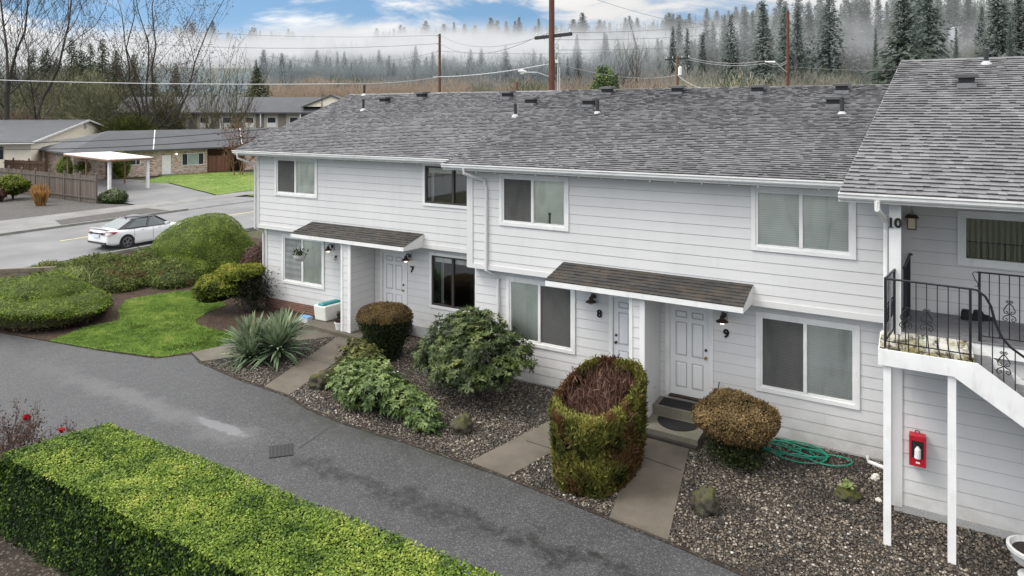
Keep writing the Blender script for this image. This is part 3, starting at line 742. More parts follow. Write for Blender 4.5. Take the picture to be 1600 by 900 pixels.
def window(key):
    x0, x1, z0, z1, Y, lm, rm, fm = WIN[key]
    t = .085
    mb = MB(); f0, f1 = Y-.04, Y+.05
    mb.box(x0, x1, f0, f1, z1-t, z1); mb.box(x0, x1, f0, f1, z0, z0+t); mb.box(x0, x0+t, f0, f1, z0+t, z1-t); mb.box(x1-t, x1, f0, f1, z0+t, z1-t)
    w = mb.build('window', 'white_trim', H)
    a0, a1, b0, b1 = x0+t, x1-t, z0+t, z1-t; s = .05; mb = MB(); f0, f1 = Y-.015, Y+.06
    mb.box(a0, a1, f0, f1, b1-s, b1); mb.box(a0, a1, f0, f1, b0, b0+s); mb.box(a0, a0+s, f0, f1, b0+s, b1-s); mb.box(a1-s, a1, f0, f1, b0+s, b1-s)
    xm = a0+(a1-a0)*.49
    if rm: mb.box(xm-.035, xm+.035, f0-.012, f1, b0+s, b1-s)
    mb.build('frame', fm, w)
    leaves = [(a0+s, xm-.035, lm), (xm+.035, a1-s, rm)] if rm else [(a0+s, a1-s, lm)]
    for (p0, p1, m_) in leaves:
        is_screen = m_.startswith('screen')
        if is_screen:
            mb = MB(); mb.quad((p0, Y+.012, b0+s), (p1, Y+.012, b0+s), (p1, Y+.012, b1-s), (p0, Y+.012, b1-s)); mb.build('insect_screen', m_, w)
        else:
            mb = MB(); mb.quad((p0, Y+.02, b0+s), (p1, Y+.02, b0+s), (p1, Y+.02, b1-s), (p0, Y+.02, b1-s)); mb.build('pane', 'window_glass', w)
            if m_ == 'dark_interior':
                mb = MB(); mb.box(p0-.02, p1+.02, Y+.07, Y+.9, b0, b1); mb.f = mb.f[:2] + mb.f[3:]; mb.t = mb.t[:5]; mb.mi = mb.mi[:5]; mb.build('room', 'dark_interior', w)
            else:
                mb = MB(); mb.box(p0, p1, Y+.035, Y+.045, b0+s*.6, b1); mb.build('blind', m_, w)
    if key in 'BV':
        mb = MB(); mb.box(a0+s, a1-s, Y+.1, Y+.13, b1-s-.17, b1-s); mb.build('blind', 'pale_blind', w)
        mb = MB()
        for q, wd in ((.1, .07),) if key == 'B' else ((.22, .09),): 
            for j in range(3): mb.box(a0+s+q+j*.03, a0+s+q+j*.03+.02, Y+.12+.02*(j % 2), Y+.14+.02*(j % 2), b0+s, b1-s-.17)
        mb.build('curtain', 'pale_curtain', w)
    if key == 'T':
        mb = MB()
        for j in range(14): mb.box(a0+s+j*.09, a0+s+j*.09+.05, Y+.14+.03*(j % 2), Y+.15+.03*(j % 2), b0+s, b1-s)
        mb.build('curtain', 'dim_curtain', w)
    if key == 'A':
        lv = blob((xm+.62, Y+.12, b0+s+.2), (.34, .03, .2), 10, 6, .25, 4); mb = MB(); mb.add(*lv); mb.build('pillow', 'pale_curtain', w)
    if key == 'C':
        mb = MB(); mb.box(xm+.44, xm+.49, Y+.035, Y+.06, b0+s, b0+s+.26); mb.box(xm+.43, xm+.5, Y+.03, Y+.062, b0+s+.22, b0+s+.28); mb.build('latch', 'black_metal', w)
    return w
op = lambda *ks: [(WIN[k][0]+.02, WIN[k][1]-.02, WIN[k][2]+.02, WIN[k][3]-.02) for k in ks]
# door openings
D9 = (-4.74, -3.85, .5, 2.53); D8 = (-6.14, -5.25, .5, 2.53); D7 = (-14.62, -13.72, .42, 2.5); D6 = (-16.3, -15.42, .42, 2.5)
dop = lambda d: (d[0]-.02, d[1]+.02, d[2]-.06, d[3]+.02)

mb = MB()
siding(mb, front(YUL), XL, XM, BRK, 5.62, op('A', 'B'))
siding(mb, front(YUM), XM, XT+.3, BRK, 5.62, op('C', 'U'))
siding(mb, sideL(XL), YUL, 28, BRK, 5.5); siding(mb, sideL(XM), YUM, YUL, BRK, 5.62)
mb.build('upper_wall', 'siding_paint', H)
mb = MB()
siding(mb, front(YLL), XL+.08, XM+.1, .33, BRK, op('S', 'V')+[dop(D7), dop(D6)], zbase=.33-.0)
siding(mb, front(YLM), XM+.06, XT+.2, .05, BRK, op('E', 'N')+[dop(D9), dop(D8)], zbase=.05)
siding(mb, sideL(XL+.08), YLL, 28, .33, BRK); siding(mb, sideL(XM+.06), YLM, YLL, .05, BRK)
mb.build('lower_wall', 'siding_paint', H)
mb = MB()
siding(mb, front(YUM), XT, XE, 3.2, 5.7, op('T'))
siding(mb, sideL(XT), YT, YUM+.02, 0.12, 5.6); siding(mb, front(YT), XT, XE, .14, 3.18, zbase=.14)
siding(mb, sideR(XE), YT, 28, .1, 5.6)
mb.build('end_wall', 'siding_paint', H)
mb = MB(); mb.box(XL+.1, XE-.02, 27.9, 28, 0, 5.45); mb.build('rear_wall', 'siding_paint', H)
# underside where the upper storey juts out, sills and base boards
mb = MB()
mb.box(XL, XM, YUL+.0, YLL+.02, BRK-.03, BRK-.004); mb.box(XM, XT, YUM+.0, YLM+.02, BRK-.03, BRK-.004)
mb.build('overhang_soffit', 'grey_soffit', H)
mb = MB()
mb.box(XL, XM-.03, YUL-.028, YUL-.002, BRK-.03, BRK+.1); mb.box(XM, XT-.05, YUM-.028, YUM-.002, BRK-.03, BRK+.1)
mb.build('overhang_skirt', 'siding_paint', H)
mb = MB(); mb.box(XL+.1, -16.9, YLL-.03, YLL+.1, -.05, .325); mb.build('brick_base', 'red_brick', H)
mb = MB(); mb.box(XM+.08, XT, YLM-.02, YLM+.1, -.05, .045); mb.box(XT+.02, XE, YT-.02, YT+.1, -.05, .135); mb.box(-14.1, XM+.1, YLL-.02, YLL+.1, -.05, .32); mb.build('foundation', 'foundation_concrete', H)
# corner boards
mb = MB()
for x, y, z0, z1, w in ((XL, YUL, BRK-.02, 5.6, .1), (XL+.08, YLL, .33, BRK-.03, .1), (XM, YUM, BRK-.02, 5.6, .16), (XT, YT, .1, 3.0, .15)):
    mb = MB(); mb.box(x-.025, x+w, y-.03, y-.004, z0, z1); mb.box(x-.028, x-.004, y-.026, y+.1, z0, z1); mb.build('corner_board', 'siding_paint', H)
for k in WIN: window(k)

# doors
def door(d, Y, handle_side, two=True):
    x0, x1, z0, z1 = d
    mb = MB(); t = .1
    mb.box(x0-t, x0-.005, Y-.035, Y+.06, z0-.04, z1+t); mb.box(x1+.005, x1+t, Y-.035, Y+.06, z0-.04, z1+t); mb.box(x0-.005, x1+.005, Y-.035, Y+.06, z1+.005, z1+t)
    tr = mb.build('door_frame', 'white_trim', H)
    mb = MB(); mb.box(x0, x1, Y+.02, Y+.06, z0, z1); dd = mb.build('door', 'door_paint', H)
    w = x1-x0; mb = MB(); mb2 = MB()
    for (c0, c1) in ((.14, .44), (.56, .86)):
        for (r0, r1) in ((.09, .38), (.45, .83), (.88, .955)):
            a0, a1, b0, b1 = x0+w*c0, x0+w*c1, z0+(z1-z0)*r0, z0+(z1-z0)*r1; e = .022
            for q in ((a0, a1, b0, b0+e), (a0, a1, b1-e, b1), (a0, a0+e, b0+e, b1-e), (a1-e, a1, b0+e, b1-e)): mb2.box(q[0], q[1], Y+.013, Y+.0195, q[2], q[3])
            i0, i1, j0, j1 = a0+.05, a1-.05, b0+.05, b1-.05
            if j1-j0 > .03: mb.hexa([(a0+e, Y+.0195, b0+e), (a1-e, Y+.0195, b0+e), (a1-e, Y+.0195, b1-e), (a0+e, Y+.0195, b1-e)], [(i0, Y+.008, j0), (i1, Y+.008, j0), (i1, Y+.008, j1), (i0, Y+.008, j1)])
    mb.build('panel', 'door_paint', dd); mb2.build('panel_groove', 'shade_grey', dd)
    hx = x1-.07 if handle_side > 0 else x0+.07
    mb = MB(); mb.lathe((hx, Y+.02, z0+.95), [(0, -.085), (.02, -.08), (.032, -.06), (.022, -.035), (.012, -.03), (.012, -.01), (.032, -.008), (.032, 0)], 14, 'y'); mb.build('handle', 'brass' if handle_side > 0 else 'bronze_metal', dd)
    mb = MB(); mb.lathe((hx, Y+.02, z0+1.12), [(0, -.03), (.028, -.025), (.032, 0)], 14, 'y'); mb.build('lock', 'bronze_metal', dd)
    mb = MB(); mb.box(x0-.02, x1+.02, Y-.06, Y+.04, z0-.05, z0-.012); mb.build('threshold', 'bronze_metal', dd)
door(D9, YLM, 1); door(D8, YLM, -1); door(D7, YLL, 1); door(D6, YLL, -1)

# dividing wing walls between the paired doors
for (x0, x1, yf, yb, zb, zt) in ((-5.31, -4.97, 14.46, YLM-.02, .2, 2.98), (-15.35, -14.96, 15.95, YLL-.02, .16, 2.95)):
    mb = MB(); siding(mb, front(yf), x0+.07, x1-.09, zb, zt); siding(mb, sideR(x1-.008), yf+.01, yb, zb, zt); siding(mb, sideL(x0+.008), yf+.01, yb, zb, zt)
    dv = mb.build('wing_wall', 'siding_paint', H)
    mb = MB(); mb.box(x0-.006, x0+.075, yf-.024, yf+.06, zb-.02, zt); mb.box(x1-.1, x1+.014, yf-.024, yf+.012, zb-.02, zt); mb.build('corner_board', 'white_trim', dv)

# shingled roofs
def shingles(mb, A, U, T, width, length, expo, tabw=(.08, .19), th=.024, left=None, right=None, rng=random, spread=.16):
    """rows of shingle tabs from the eave corner A, along U, up T; left/right give the edge at a height"""
    A, U, T = Vector(A), Vector(U).normalized(), Vector(T).normalized(); Nn = U.cross(T).normalized()
    if Nn.z < 0: Nn = -Nn
    rows = int(math.ceil(length/expo))
    for r in range(rows):
        t0, t1 = r*expo, min((r+1)*expo, length)
        e0 = left(t0) if left else 0.0; e1 = right(t0) if right else width
        u = e0 + (-.15 if r % 2 else 0) - rng.random()*.1; rowt = rng.gauss(0, .025)
        while u < e1:
            w = rng.uniform(*tabw); a, b = max(u, e0), min(u+w, e1); u += w
            if b-a < .01: continue
            hgt = th*rng.uniform(.7, 1.5); ti = min(1, max(0, .5 + rowt + spread*rng.choice((-.26, -.12, 0, .05, .16, .3)) + rng.gauss(0, .05)))
            p0, p1 = A+U*a+T*t0, A+U*b+T*t0; q0, q1 = A+U*a+T*(t1+.01), A+U*b+T*(t1+.01)
            mb.quad(p0+Nn*hgt, p1+Nn*hgt, q1+Nn*.002, q0+Nn*.002, ti)
            mb.quad(p0-Nn*.004, p1-Nn*.004, p1+Nn*hgt, p0+Nn*hgt, 0.0); mb.quad(p0+T*(expo*.84)+Nn*.0065, p1+T*(expo*.84)+Nn*.0065, q1+Nn*.0045, q0+Nn*.0045, max(0, ti-.24))  # course shadow lines tinted onto the butts and under each next row
RY, RZ = 22.2, 7.78
def slope_vec(y0, z0, y1, z1): v = Vector((0, y1-y0, z1-z0)); return v.normalized(), v.length
roofs = []
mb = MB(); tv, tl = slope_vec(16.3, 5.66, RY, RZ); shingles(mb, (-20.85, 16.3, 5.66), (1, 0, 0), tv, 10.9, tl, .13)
bd = MB(); bd.add([(-20.84, 16.31, 5.60), (-9.9, 16.31, 5.60), (-9.9, RY, RZ-.06), (-20.84, RY, RZ-.06), (-20.84, 16.31, 5.655), (-9.9, 16.31, 5.655), (-9.9, RY, RZ-.005), (-20.84, RY, RZ-.005)], [(0,1,2,3),(4,5,6,7),(0,1,5,4),(0,3,7,4),(1,2,6,5)])
mb.quad((-20.85, RY, RZ), (XT, RY, RZ), (XT, 28.4, 5.6), (-20.85, 28.4, 5.6), .5)
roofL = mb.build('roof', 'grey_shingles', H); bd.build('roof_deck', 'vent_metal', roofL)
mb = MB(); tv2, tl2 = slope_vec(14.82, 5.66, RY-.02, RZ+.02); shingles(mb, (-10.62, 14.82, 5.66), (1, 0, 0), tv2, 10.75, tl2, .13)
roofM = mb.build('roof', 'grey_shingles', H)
bd = MB(); bd.add([(-10.61, 14.83, 5.60), (.1, 14.83, 5.60), (.1, RY, RZ-.05), (-10.61, RY, RZ-.05), (-10.61, 14.83, 5.655), (.1, 14.83, 5.655), (.1, RY, RZ+.0), (-10.61, RY, RZ+.0)], [(0,1,2,3),(0,1,5,4),(0,3,7,4)])
bd.build('roof_deck', 'vent_metal', roofM)
TY0, TZ0, TY1, TZ1 = 13.2, 5.62, 20.8, 8.36
mb = MB(); tv3, tl3 = slope_vec(TY0, TZ0, TY1, TZ1)
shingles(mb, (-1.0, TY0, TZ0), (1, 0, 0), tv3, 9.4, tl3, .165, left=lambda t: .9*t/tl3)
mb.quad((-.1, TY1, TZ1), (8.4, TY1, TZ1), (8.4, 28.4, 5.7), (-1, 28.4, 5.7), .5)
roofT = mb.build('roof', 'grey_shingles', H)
bd = MB(); bd.add([(-.99, TY0+.01, TZ0-.07), (8.4, TY0+.01, TZ0-.07), (8.4, TY1, TZ1-.07), (-.09, TY1, TZ1-.07), (-.99, TY0+.01, TZ0-.006), (8.4, TY0+.01, TZ0-.006), (8.4, TY1, TZ1-.006), (-.09, TY1, TZ1-.006)], [(0,1,2,3),(0,1,5,4),(0,3,7,4)])
bd.build('roof_deck', 'vent_metal', roofT)
mb = MB(); mb.add([(XT, 13.9, 5.5), (XT, 28, 5.5), (XT, TY1, TZ1-.12)], [(0, 1, 2)]); mb.build('gable', 'siding_paint', H)
mb = MB(); mb.add([(XL, 16.8, 5.5), (XL, 28, 5.5), (XL, RY, RZ-.12)], [(0, 1, 2)]); mb.build('gable', 'siding_paint', H)
# ridge caps
for x0, x1, y, z, rf in ((-20.85, XT, RY, RZ, roofL), (-.1, 8.4, TY1, TZ1, roofT)):
    mb = MB(); x = x0
    while x < x1:
        xe = min(x+.24, x1); ti = random.uniform(.25, .55); h = .03
        mb.quad((x, y-.15, z-.03), (xe+.02, y-.15, z-.035), (xe+.02, y, z+h-.006), (x, y, z+h), ti); mb.quad((x, y, z+h), (xe+.02, y, z+h-.006), (xe+.02, y+.15, z-.035), (x, y+.15, z-.03), ti); x = xe
    mb.build('ridge_cap', 'grey_shingles', rf)
# fascia and gutters
def gutter(x0, x1, yf, z, rf, name='gutter'):
    mb = MB(); mb.box(x0, x1, yf+.02, yf+.05, z-.17, z-.02); mb.build('fascia', 'white_trim', H)
    mb = MB(); prof = [(.015, -.12), (-.05, -.12), (-.075, -.09), (-.075, -.05), (-.1, -.03), (-.1, -.0), (-.085, -.0), (-.085, -.02), (0.0, -.075), (.015, -.075)]
    lo = [(x0, yf+a, z+b) for a, b in prof]; hi = [(x1, yf+a, z+b) for a, b in prof]; mb.hexa(lo, hi); mb.build(name, 'white_trim', H)
gutter(-20.86, -10.64, 16.3, 5.66, roofL); gutter(-10.64, -.3, 14.82, 5.66, roofM); gutter(-1.02, 8.4, 13.2, 5.62, roofT)
mb = MB(); mb.box(-20.8, XM-.4, 16.36, YUL+.02, 5.48, 5.5); mb.box(-10.58, XT, 14.9, YUM+.02, 5.48, 5.5); mb.box(-.96, 8.3, 13.27, YUM, 5.47, 5.49); mb.build('eave_soffit', 'grey_soffit', H)
mb = MB()
for i in range(17): mb.lathe((-10.2+i*.58, 14.86, 5.465), [(0, -.02), (.013, -.012), (.013, .01)], 8)
for i in range(17): mb.lathe((-20.2+i*.58, 16.34, 5.465), [(0, -.02), (.013, -.012), (.013, .01)], 8)
mb.build('eave_bulbs', 'white_trim', H)
# rake boards
mb = MB()
mb.bar((-20.84, 16.32, 5.56), (-20.84, RY, RZ-.1), .03, .16); mb.bar((-10.63, 14.84, 5.56), (-10.63, RY-.5, RZ-.24), .03, .16); mb.bar((-1.0, TY0+.02, TZ0-.1), (-.1, TY1, TZ1-.1), .03, .16)
mb.build('rake_board', 'white_trim', H)
# downspouts
mb = MB(); mb.tube([(-20.62, 16.24, 5.55), (-20.62, 16.26, 5.38), (-20.3, 16.7, 5.15), (-20.26, 16.72, 4.9), (-20.26, 16.72, 2.85), (-20.18, 17.02, 2.65), (-20.17, 17.02, .2)], .04, 8); mb.build('downspout', 'siding_paint', H)
mb = MB(); mb.tube([(-9.95, 14.78, 5.56), (-9.95, 14.8, 5.42), (-9.6, 15.22, 5.22), (-9.55, 15.25, 5.0), (-9.55, 15.25, 2.85), (-9.36, 15.53, 2.62), (-9.35, 15.54, .2), (-9.35, 15.4, .08)], .042, 8); mb.build('downspout', 'siding_paint', H)
mb = MB(); mb.tube([(-.42, 13.14, 5.5), (-.42, 13.14, 5.36), (-.3, 13.6, 5.12), (-.3, 13.72, 4.95), (-.3, 13.73, 2.9), (-.3, 13.73, .25)], .045, 8); mb.build('downspout', 'white_trim', H)
mb = MB(); mb.tube([(-.66, 15.36, .16), (-.64, 15.34, .06), (-.3, 15.22, .05)], .038, 8); mb.build('downspout_outlet', 'white_trim', H)
# canopies over the doors
def canopy(x0, x1, yf, yb, zf, zb_):
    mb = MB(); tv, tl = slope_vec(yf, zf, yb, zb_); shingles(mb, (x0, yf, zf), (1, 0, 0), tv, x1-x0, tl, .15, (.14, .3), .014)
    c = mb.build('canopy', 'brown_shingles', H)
    mb = MB(); mb.box(x0+.01, x1-.01, yf+.005, yf+.04, zf-.13, zf-.012); mb.hexa([(x1-.045, yf+.045, zf-.13), (x1-.01, yf+.045, zf-.13), (x1-.01, yb, zf-.17), (x1-.045, yb, zf-.17)], [(x1-.045, yf+.045, zf-.012), (x1-.01, yf+.045, zf-.012), (x1-.01, yb, zb_-.014), (x1-.045, yb, zb_-.014)])
    mb.hexa([(x0+.01, yf+.045, zf-.13), (x0+.045, yf+.045, zf-.13), (x0+.045, yb, zf-.17), (x0+.01, yb, zf-.17)], [(x0+.01, yf+.045, zf-.012), (x0+.045, yf+.045, zf-.012), (x0+.045, yb, zb_-.014), (x0+.01, yb, zb_-.014)])
    mb.build('fascia', 'white_trim', c)
    mb = MB(); mb.add([(x0+.05, yf+.05, zf-.12), (x1-.05, yf+.05, zf-.12), (x1-.05, yb, zf-.12), (x0+.05, yb, zf-.12)], [(0, 1, 2, 3)]); mb.build('ceiling', 'siding_paint', c)
canopy(-7.33, -2.83, 14.28, YUM-.005, 3.08, 3.31)
canopy(-17.45, -12.75, 15.8, YUL-.005, 3.06, 3.3)
# vents and pipes on the roofs
def on_roof(px_x, y, which):
    if which == 'T': return Vector((px_x, y, TZ0 + (y-TY0)*(TZ1-TZ0)/(TY1-TY0)))
    if which == 'M': return Vector((px_x, y, 5.66 + (y-14.82)*(RZ-5.66)/(RY-14.82)))
    return Vector((px_x, y, 5.66 + (y-16.3)*(RZ-5.66)/(RY-16.3)))
def vent_box(p, rf, s=1.0):
    x, y, z = p; s *= .92
    mb = MB(); mb.box(x-.2*s, x+.2*s, y-.21, y+.2, z-.06, z+.05); mb.build('vent_flashing', 'grey_deck', rf)
    mb = MB(); mb.hexa([(x-.15*s, y-.17*s, z+.03), (x+.15*s, y-.17*s, z+.03), (x+.15*s, y+.17*s, z+.03), (x-.15*s, y+.17*s, z+.03)], [(x-.17*s, y-.19*s, z+.17), (x+.17*s, y-.19*s, z+.17), (x+.17*s, y+.19*s, z+.2), (x-.17*s, y+.19*s, z+.2)])
    mb.hexa([(x-.25*s, y-.27*s, z+.172), (x+.25*s, y-.27*s, z+.172), (x+.25*s, y+.27*s, z+.202), (x-.25*s, y+.27*s, z+.202)], [(x-.22*s, y-.24*s, z+.24), (x+.22*s, y-.24*s, z+.24), (x+.22*s, y+.24*s, z+.27), (x-.22*s, y+.24*s, z+.27)])
    mb.build('vent', 'vent_metal', rf)
def vent_pipe(p, rf, h=.42):
    x, y, z = p
    mb = MB(); mb.lathe((x, y, z), [(.15, -.04), (.1, .03), (.065, .06), (.058, .07)], 12); mb.build('pipe_flashing', 'shade_grey', rf)
    mb = MB(); mb.lathe((x, y, z), [(.052, .0), (.052, h), (.036, h), (.036, h-.05)], 12); mb.build('vent_pipe', 'vent_metal', rf)
for x, y in ((-17.97, 21.1), (-16.51, 21.6), (-12.55, 21.5), (-11.2, 20.8)): vent_box(on_roof(x, y, 'L'), roofL)
for x, y in ((-8.78, 20.2), (-8.73, 21.65), (-6.32, 21.6), (-3.86, 21.5), (-1.57, 21.5), (-1.68, 20.1)): vent_box(on_roof(x, y, 'M'), roofM)
vent_box(on_roof(1.2, 18.75, 'T'), roofT)
for x, y in ((-18.37, 20.3), (-19.95, 22.1), (-11.2, 19.7)): vent_pipe(on_roof(x, y, 'L'), roofL)
for x, y in ((-8.15, 19.4), (-1.41, 19.35)): vent_pipe(on_roof(x, y, 'M'), roofM)
vent_pipe(on_roof(1.71, 20.35, 'T'), roofT, .36)

# porch slabs and steps (fixed to the row)
mb = MB(); mb.poly(SLABS[0], -.03, .155); mb.poly([(-14.62, 16.1), (-13.25, 16.1), (-13.25, 16.6), (-14.62, 16.6)], .156, .25); mb.poly([(-14.62, 16.6), (-13.4, 16.6), (-13.4, 17.05), (-14.62, 17.05)], .156, .38); mb.build('porch_step', 'walk_concrete', H)
mb = MB(); mb.poly(SLABS[2], -.03, .2); mb.poly([(-4.95, 15.02), (-3.74, 15.02), (-3.74, 15.57), (-4.95, 15.57)], .201, .4); mb.build('porch_step', 'step_concrete', H)
mb = MB(); mb.poly(SLABS[1], -.03, .18); mb.poly([(-6.4, 15.05), (-5.33, 15.05), (-5.33, 15.57), (-6.4, 15.57)], .181, .4); mb.build('porch_step', 'walk_concrete', H)
mb = MB(); mb.poly([(-5.0, 14.18), (-3.74, 14.12), (-3.74, 14.215), (-5.0, 14.275)], -.02, .09); mb.build('step_riser', 'dark_step', H)

# door mats
mb = MB(); pts = [(-4.72 + .42*0 + .0, 14.55)]
pts = [(-4.33 + .46*math.cos(a), 14.92 + .5*math.sin(a)) for a in [math.pi + math.pi*k/16 for k in range(17)]]
mb.poly(pts, .203, .218)
dm = tag(mb.build('doormat', 'black_rubber'), 'half-round black rubber doormat on the lower step by door 9', 'doormat', 'doormats at door 9')
mb = MB(); mb.hexa([(-4.86, 15.08, .402), (-3.78, 15.08, .402), (-3.78, 15.5, .402), (-4.86, 15.5, .402)], [(-4.85, 15.09, .416), (-3.79, 15.09, .416), (-3.79, 15.49, .416), (-4.85, 15.49, .416)])
tag(mb.build('doormat', 'black_rubber'), 'rectangular black doormat on the upper step right under door 9', 'doormat', 'doormats at door 9')
mb = MB(); mb.hexa([(-3.72, 15.36, .05), (-3.56, 15.36, .05), (-3.56, 15.46, .05), (-3.72, 15.46, .05)], [(-3.7, 15.42, .84), (-3.55, 15.42, .84), (-3.55, 15.5, .86), (-3.7, 15.5, .86)])
bc = root('boot_scraper', 'narrow dark brush leaning on the wall right of door 9', 'brush', (-3.63, 15.4, .4)); mb.build('brush_head', 'bronze_metal', bc)
mb = MB(); mb.tube([(-3.62, 15.47, .84), (-3.6, 15.53, 1.0)], .012, 6); mb.build('handle', 'black_metal', bc)

# wall lanterns: barn shades on a bent arm
def lantern(x, Y, z, lab, lit):
    q = .8
    r = root('wall_lantern', lab, 'wall lantern', (x, Y, z), 'wall lanterns beside the doors')
    mb = MB(); mb.box(x-.07, x+.07, Y-.045, Y-.017, z-.1, z+.13); mb.build('back_plate', 'shade_grey', r)
    mb = MB(); mb.lathe((x, Y-.06, z+.05), [(0, -.02), (.05, -.012), (.055, .015)], 14, 'y'); mb.tube([(x, Y-.05, z+.05), (x, Y-.13, z+.13), (x, Y-.21, z+.13), (x, Y-.24, z+.08)], .015, 8); mb.build('arm', 'bronze_metal', r)
    c = (x, Y-.24, z)
    mb = MB(); mb.lathe(c, [(u*q, v*q) for u, v in ((0, .1), (.05, .1), (.062, .085), (.062, .02), (.08, .01), (.165, -.05), (.17, -.062), (.155, -.06), (.07, -.0), (0, .0))], 22); mb.build('lamp_shade', 'bronze_metal', r, True)
    mb = MB(); mb.lathe(c, [(.045, -.01), (.055, -.05), (.05, -.085), (.03, -.105), (0, -.11)], 16); mb.build('bulb', 'lit_bulb' if lit else 'unlit_glass', r, True)
lantern(-16.8, YLL, 2.43, 'lit bronze wall lantern beside the hanging basket, above number 6', 1)
lantern(-13.5, YLL, 2.45, 'lit bronze wall lantern right of door 7', 1)
lantern(-6.62, YLM, 2.45, 'unlit bronze wall lantern left of door 8', 0)
lantern(-3.5, YLM, 2.45, 'lit bronze wall lantern right of door 9', 1)

# house numbers
def digits(txt, x, Y, z, h, lab):
    cu = bpy.data.curves.new('num', 'FONT'); cu.body = txt; cu.size = h*1.4; cu.align_x = 'CENTER'; cu.align_y = 'CENTER'; cu.extrude = .008; cu.offset = .012*h/.2
    to = bpy.data.objects.new('num', cu); COL.objects.link(to); bpy.context.view_layer.update()
    me = bpy.data.meshes.new_from_object(to.evaluated_get(bpy.context.evaluated_depsgraph_get()))
    bpy.data.objects.remove(to); me.name = 'house_number'; me.materials.clear()
    Mx = Matrix.Translation((x, Y-.03, z)) @ Matrix.Rotation(math.radians(90), 4, 'X'); me.transform(Mx)
    mb = MB()
    if txt[0] == '1':     # serif foot
        xs = [v.co.x for v in me.vertices]; mb.box(min(xs)-.02, min(xs)+.07, Y-.04, Y-.022, z-h*.5, z-h*.44)
    o = link('house_number', me, 'number_black')
    if mb.v:
        import bmesh
        bm = bmesh.new(); bm.from_mesh(me); t = bpy.data.meshes.new('t'); t.from_pydata(mb.v, [], mb.f); bm.from_mesh(t); bm.to_mesh(me); bm.free(); bpy.data.meshes.remove(t)
    tag(o, lab, 'house number', 'black house numbers')
digits('6', -16.66, YLL, 2.08, .18, 'black house number 6 on the siding')
digits('7', -13.42, YLL, 2.08, .18, 'black house number 7 on the siding')
digits('8', -6.49, YLM, 2.08, .18, 'black house number 8 on the siding')
digits('9', -3.46, YLM, 2.08, .18, 'black house number 9 on the siding')

# balcony landing with stair, posts and railings
S = root('exterior_staircase', 'white timber stair and landing with black iron railings by unit 10', 'staircase', (0, 13.1, 0))
mb = MB()
x = -.37; k = 0
while x < .9:
    w = .14; mb.box(x, min(x+w-.018, .92), 12.58, 13.66, 3.16, 3.195+.003*(k % 2)); x += w; k += 1
mb.build('landing_boards', 'mossy_white_boards', S)
mb = MB(); mb.box(XT+.02, XE, 13.66, YUM-.02, 3.182, 3.205); mb.build('landing_deck', 'grey_deck', S)
mb = MB(); mb.box(XT-.02, XE, 13.67, 13.7, 2.98, 3.18); mb.build('deck_edge', 'white_trim', S)
mb = MB(); mb.box(-.39, .64, 12.54, 12.577, 2.93, 3.185); mb.box(-.39, -.355, 12.58, 13.66, 2.93, 3.155); mb.box(-.35, .9, 12.6, 13.64, 2.97, 3.0); mb.build('fascia', 'white_trim', S)
for x in (-.26, .62):
    mb = MB(); mb.box(x-.055, x+.055, 12.585, 12.695, -.02, 2.97); mb.build('post', 'white_trim', S)
mb = MB(); mb.box(-.25, -.07, 13.5, 13.655, 3.19, 5.48); mb.build('post', 'white_trim', S)
# stringers and treads
dx = .262; dz = .19; n = 16
def stringer(y):
    mb = MB(); x0, z0 = .64, 3.185; x1 = .93+dx*n; z1 = 3.2-dz*n
    p = [(x0, z0), (.95, 3.185), (x1+.0, z1+.02), (x1-.35, z1+.0), (.64, 2.93)]
    mb.hexa([(a, y, b) for a, b in p], [(a, y+.037, b) for a, b in p]); mb.build('stringer', 'white_trim', S)
stringer(12.54); stringer(13.62)
mb = MB(); rr = MB()
for i in range(n):
    x = .93 + i*dx; z = 3.2 - (i+1)*dz; mb.box(x-.02, x+dx+.01, 12.58, 13.615, z-.04, z); rr.box(x-.03, x-.015, 12.585, 13.61, z+.001, z+dz-.045)
mb.build('tread', 'grey_deck', S); rr.build('riser', 'white_trim', S)
# iron railings
def scroll(mb, c, h, u, r=.0085):
    """heart shaped scroll work about a baluster, u the direction of the railing"""
    c = Vector(c); u = Vector(u)
    def P(a, b): return c + u*a + Vector((0, 0, b))
    def arc(pts): mb.tube([P(a*h, b*h) for a, b in pts], r, 5)
    for s in (-1, 1):
        arc([(s*.02, .5), (s*.1, .58), (s*.16, .5), (s*.1, .45), (s*.07, .5)])
        arc([(0, .46), (s*.17, .22), (s*.26, .02), (s*.22, -.12), (s*.1, -.14), (s*.07, -.05), (s*.13, -.0), (s*.17, -.05)])
        arc([(0, -.12), (s*.1, -.24), (s*.24, -.3), (s*.3, -.44), (s*.2, -.56), (s*.09, -.48), (s*.13, -.38), (s*.19, -.42)])
    mb.lathe(P(0, -.13*h), [(0, -.02), (.015, 0), (0, .02)], 6); mb.lathe(P(0, .42*h), [(0, -.02), (.014, 0), (0, .02)], 6)
Yr = 12.64
top = lambda x: 4.29 if x < .86 else None
mb = MB()
mb.bar((-.29, Yr, 3.2), (-.29, Yr, 4.33), .035); mb.bar((.86, Yr, 3.12), (.86, Yr, 4.3), .035)
curve = [(-.29, 4.31), (.86, 4.29), (.95, 4.28), (1.05, 4.2), (1.12, 4.06), (1.18, 3.8), (1.25, 3.62), (1.36, 3.48)] + [(1.36+.262*i, 3.48-.19*i) for i in range(1, 12)]
mb.tube([(a, Yr, b) for a, b in curve], .019, 6)
mb.bar((-.29, Yr, 3.3), (.86, Yr, 3.28), .022, .014)
for i in range(1, 8): x = -.29 + 1.15*i/8; mb.bar((x, Yr, 3.3), (x, Yr, 4.29), .014)
for x in (.86-1.15*7/8+.145, .86-1.15*4/8+.0): scroll(mb, (x, Yr, 3.72), .3, (1, 0, 0))
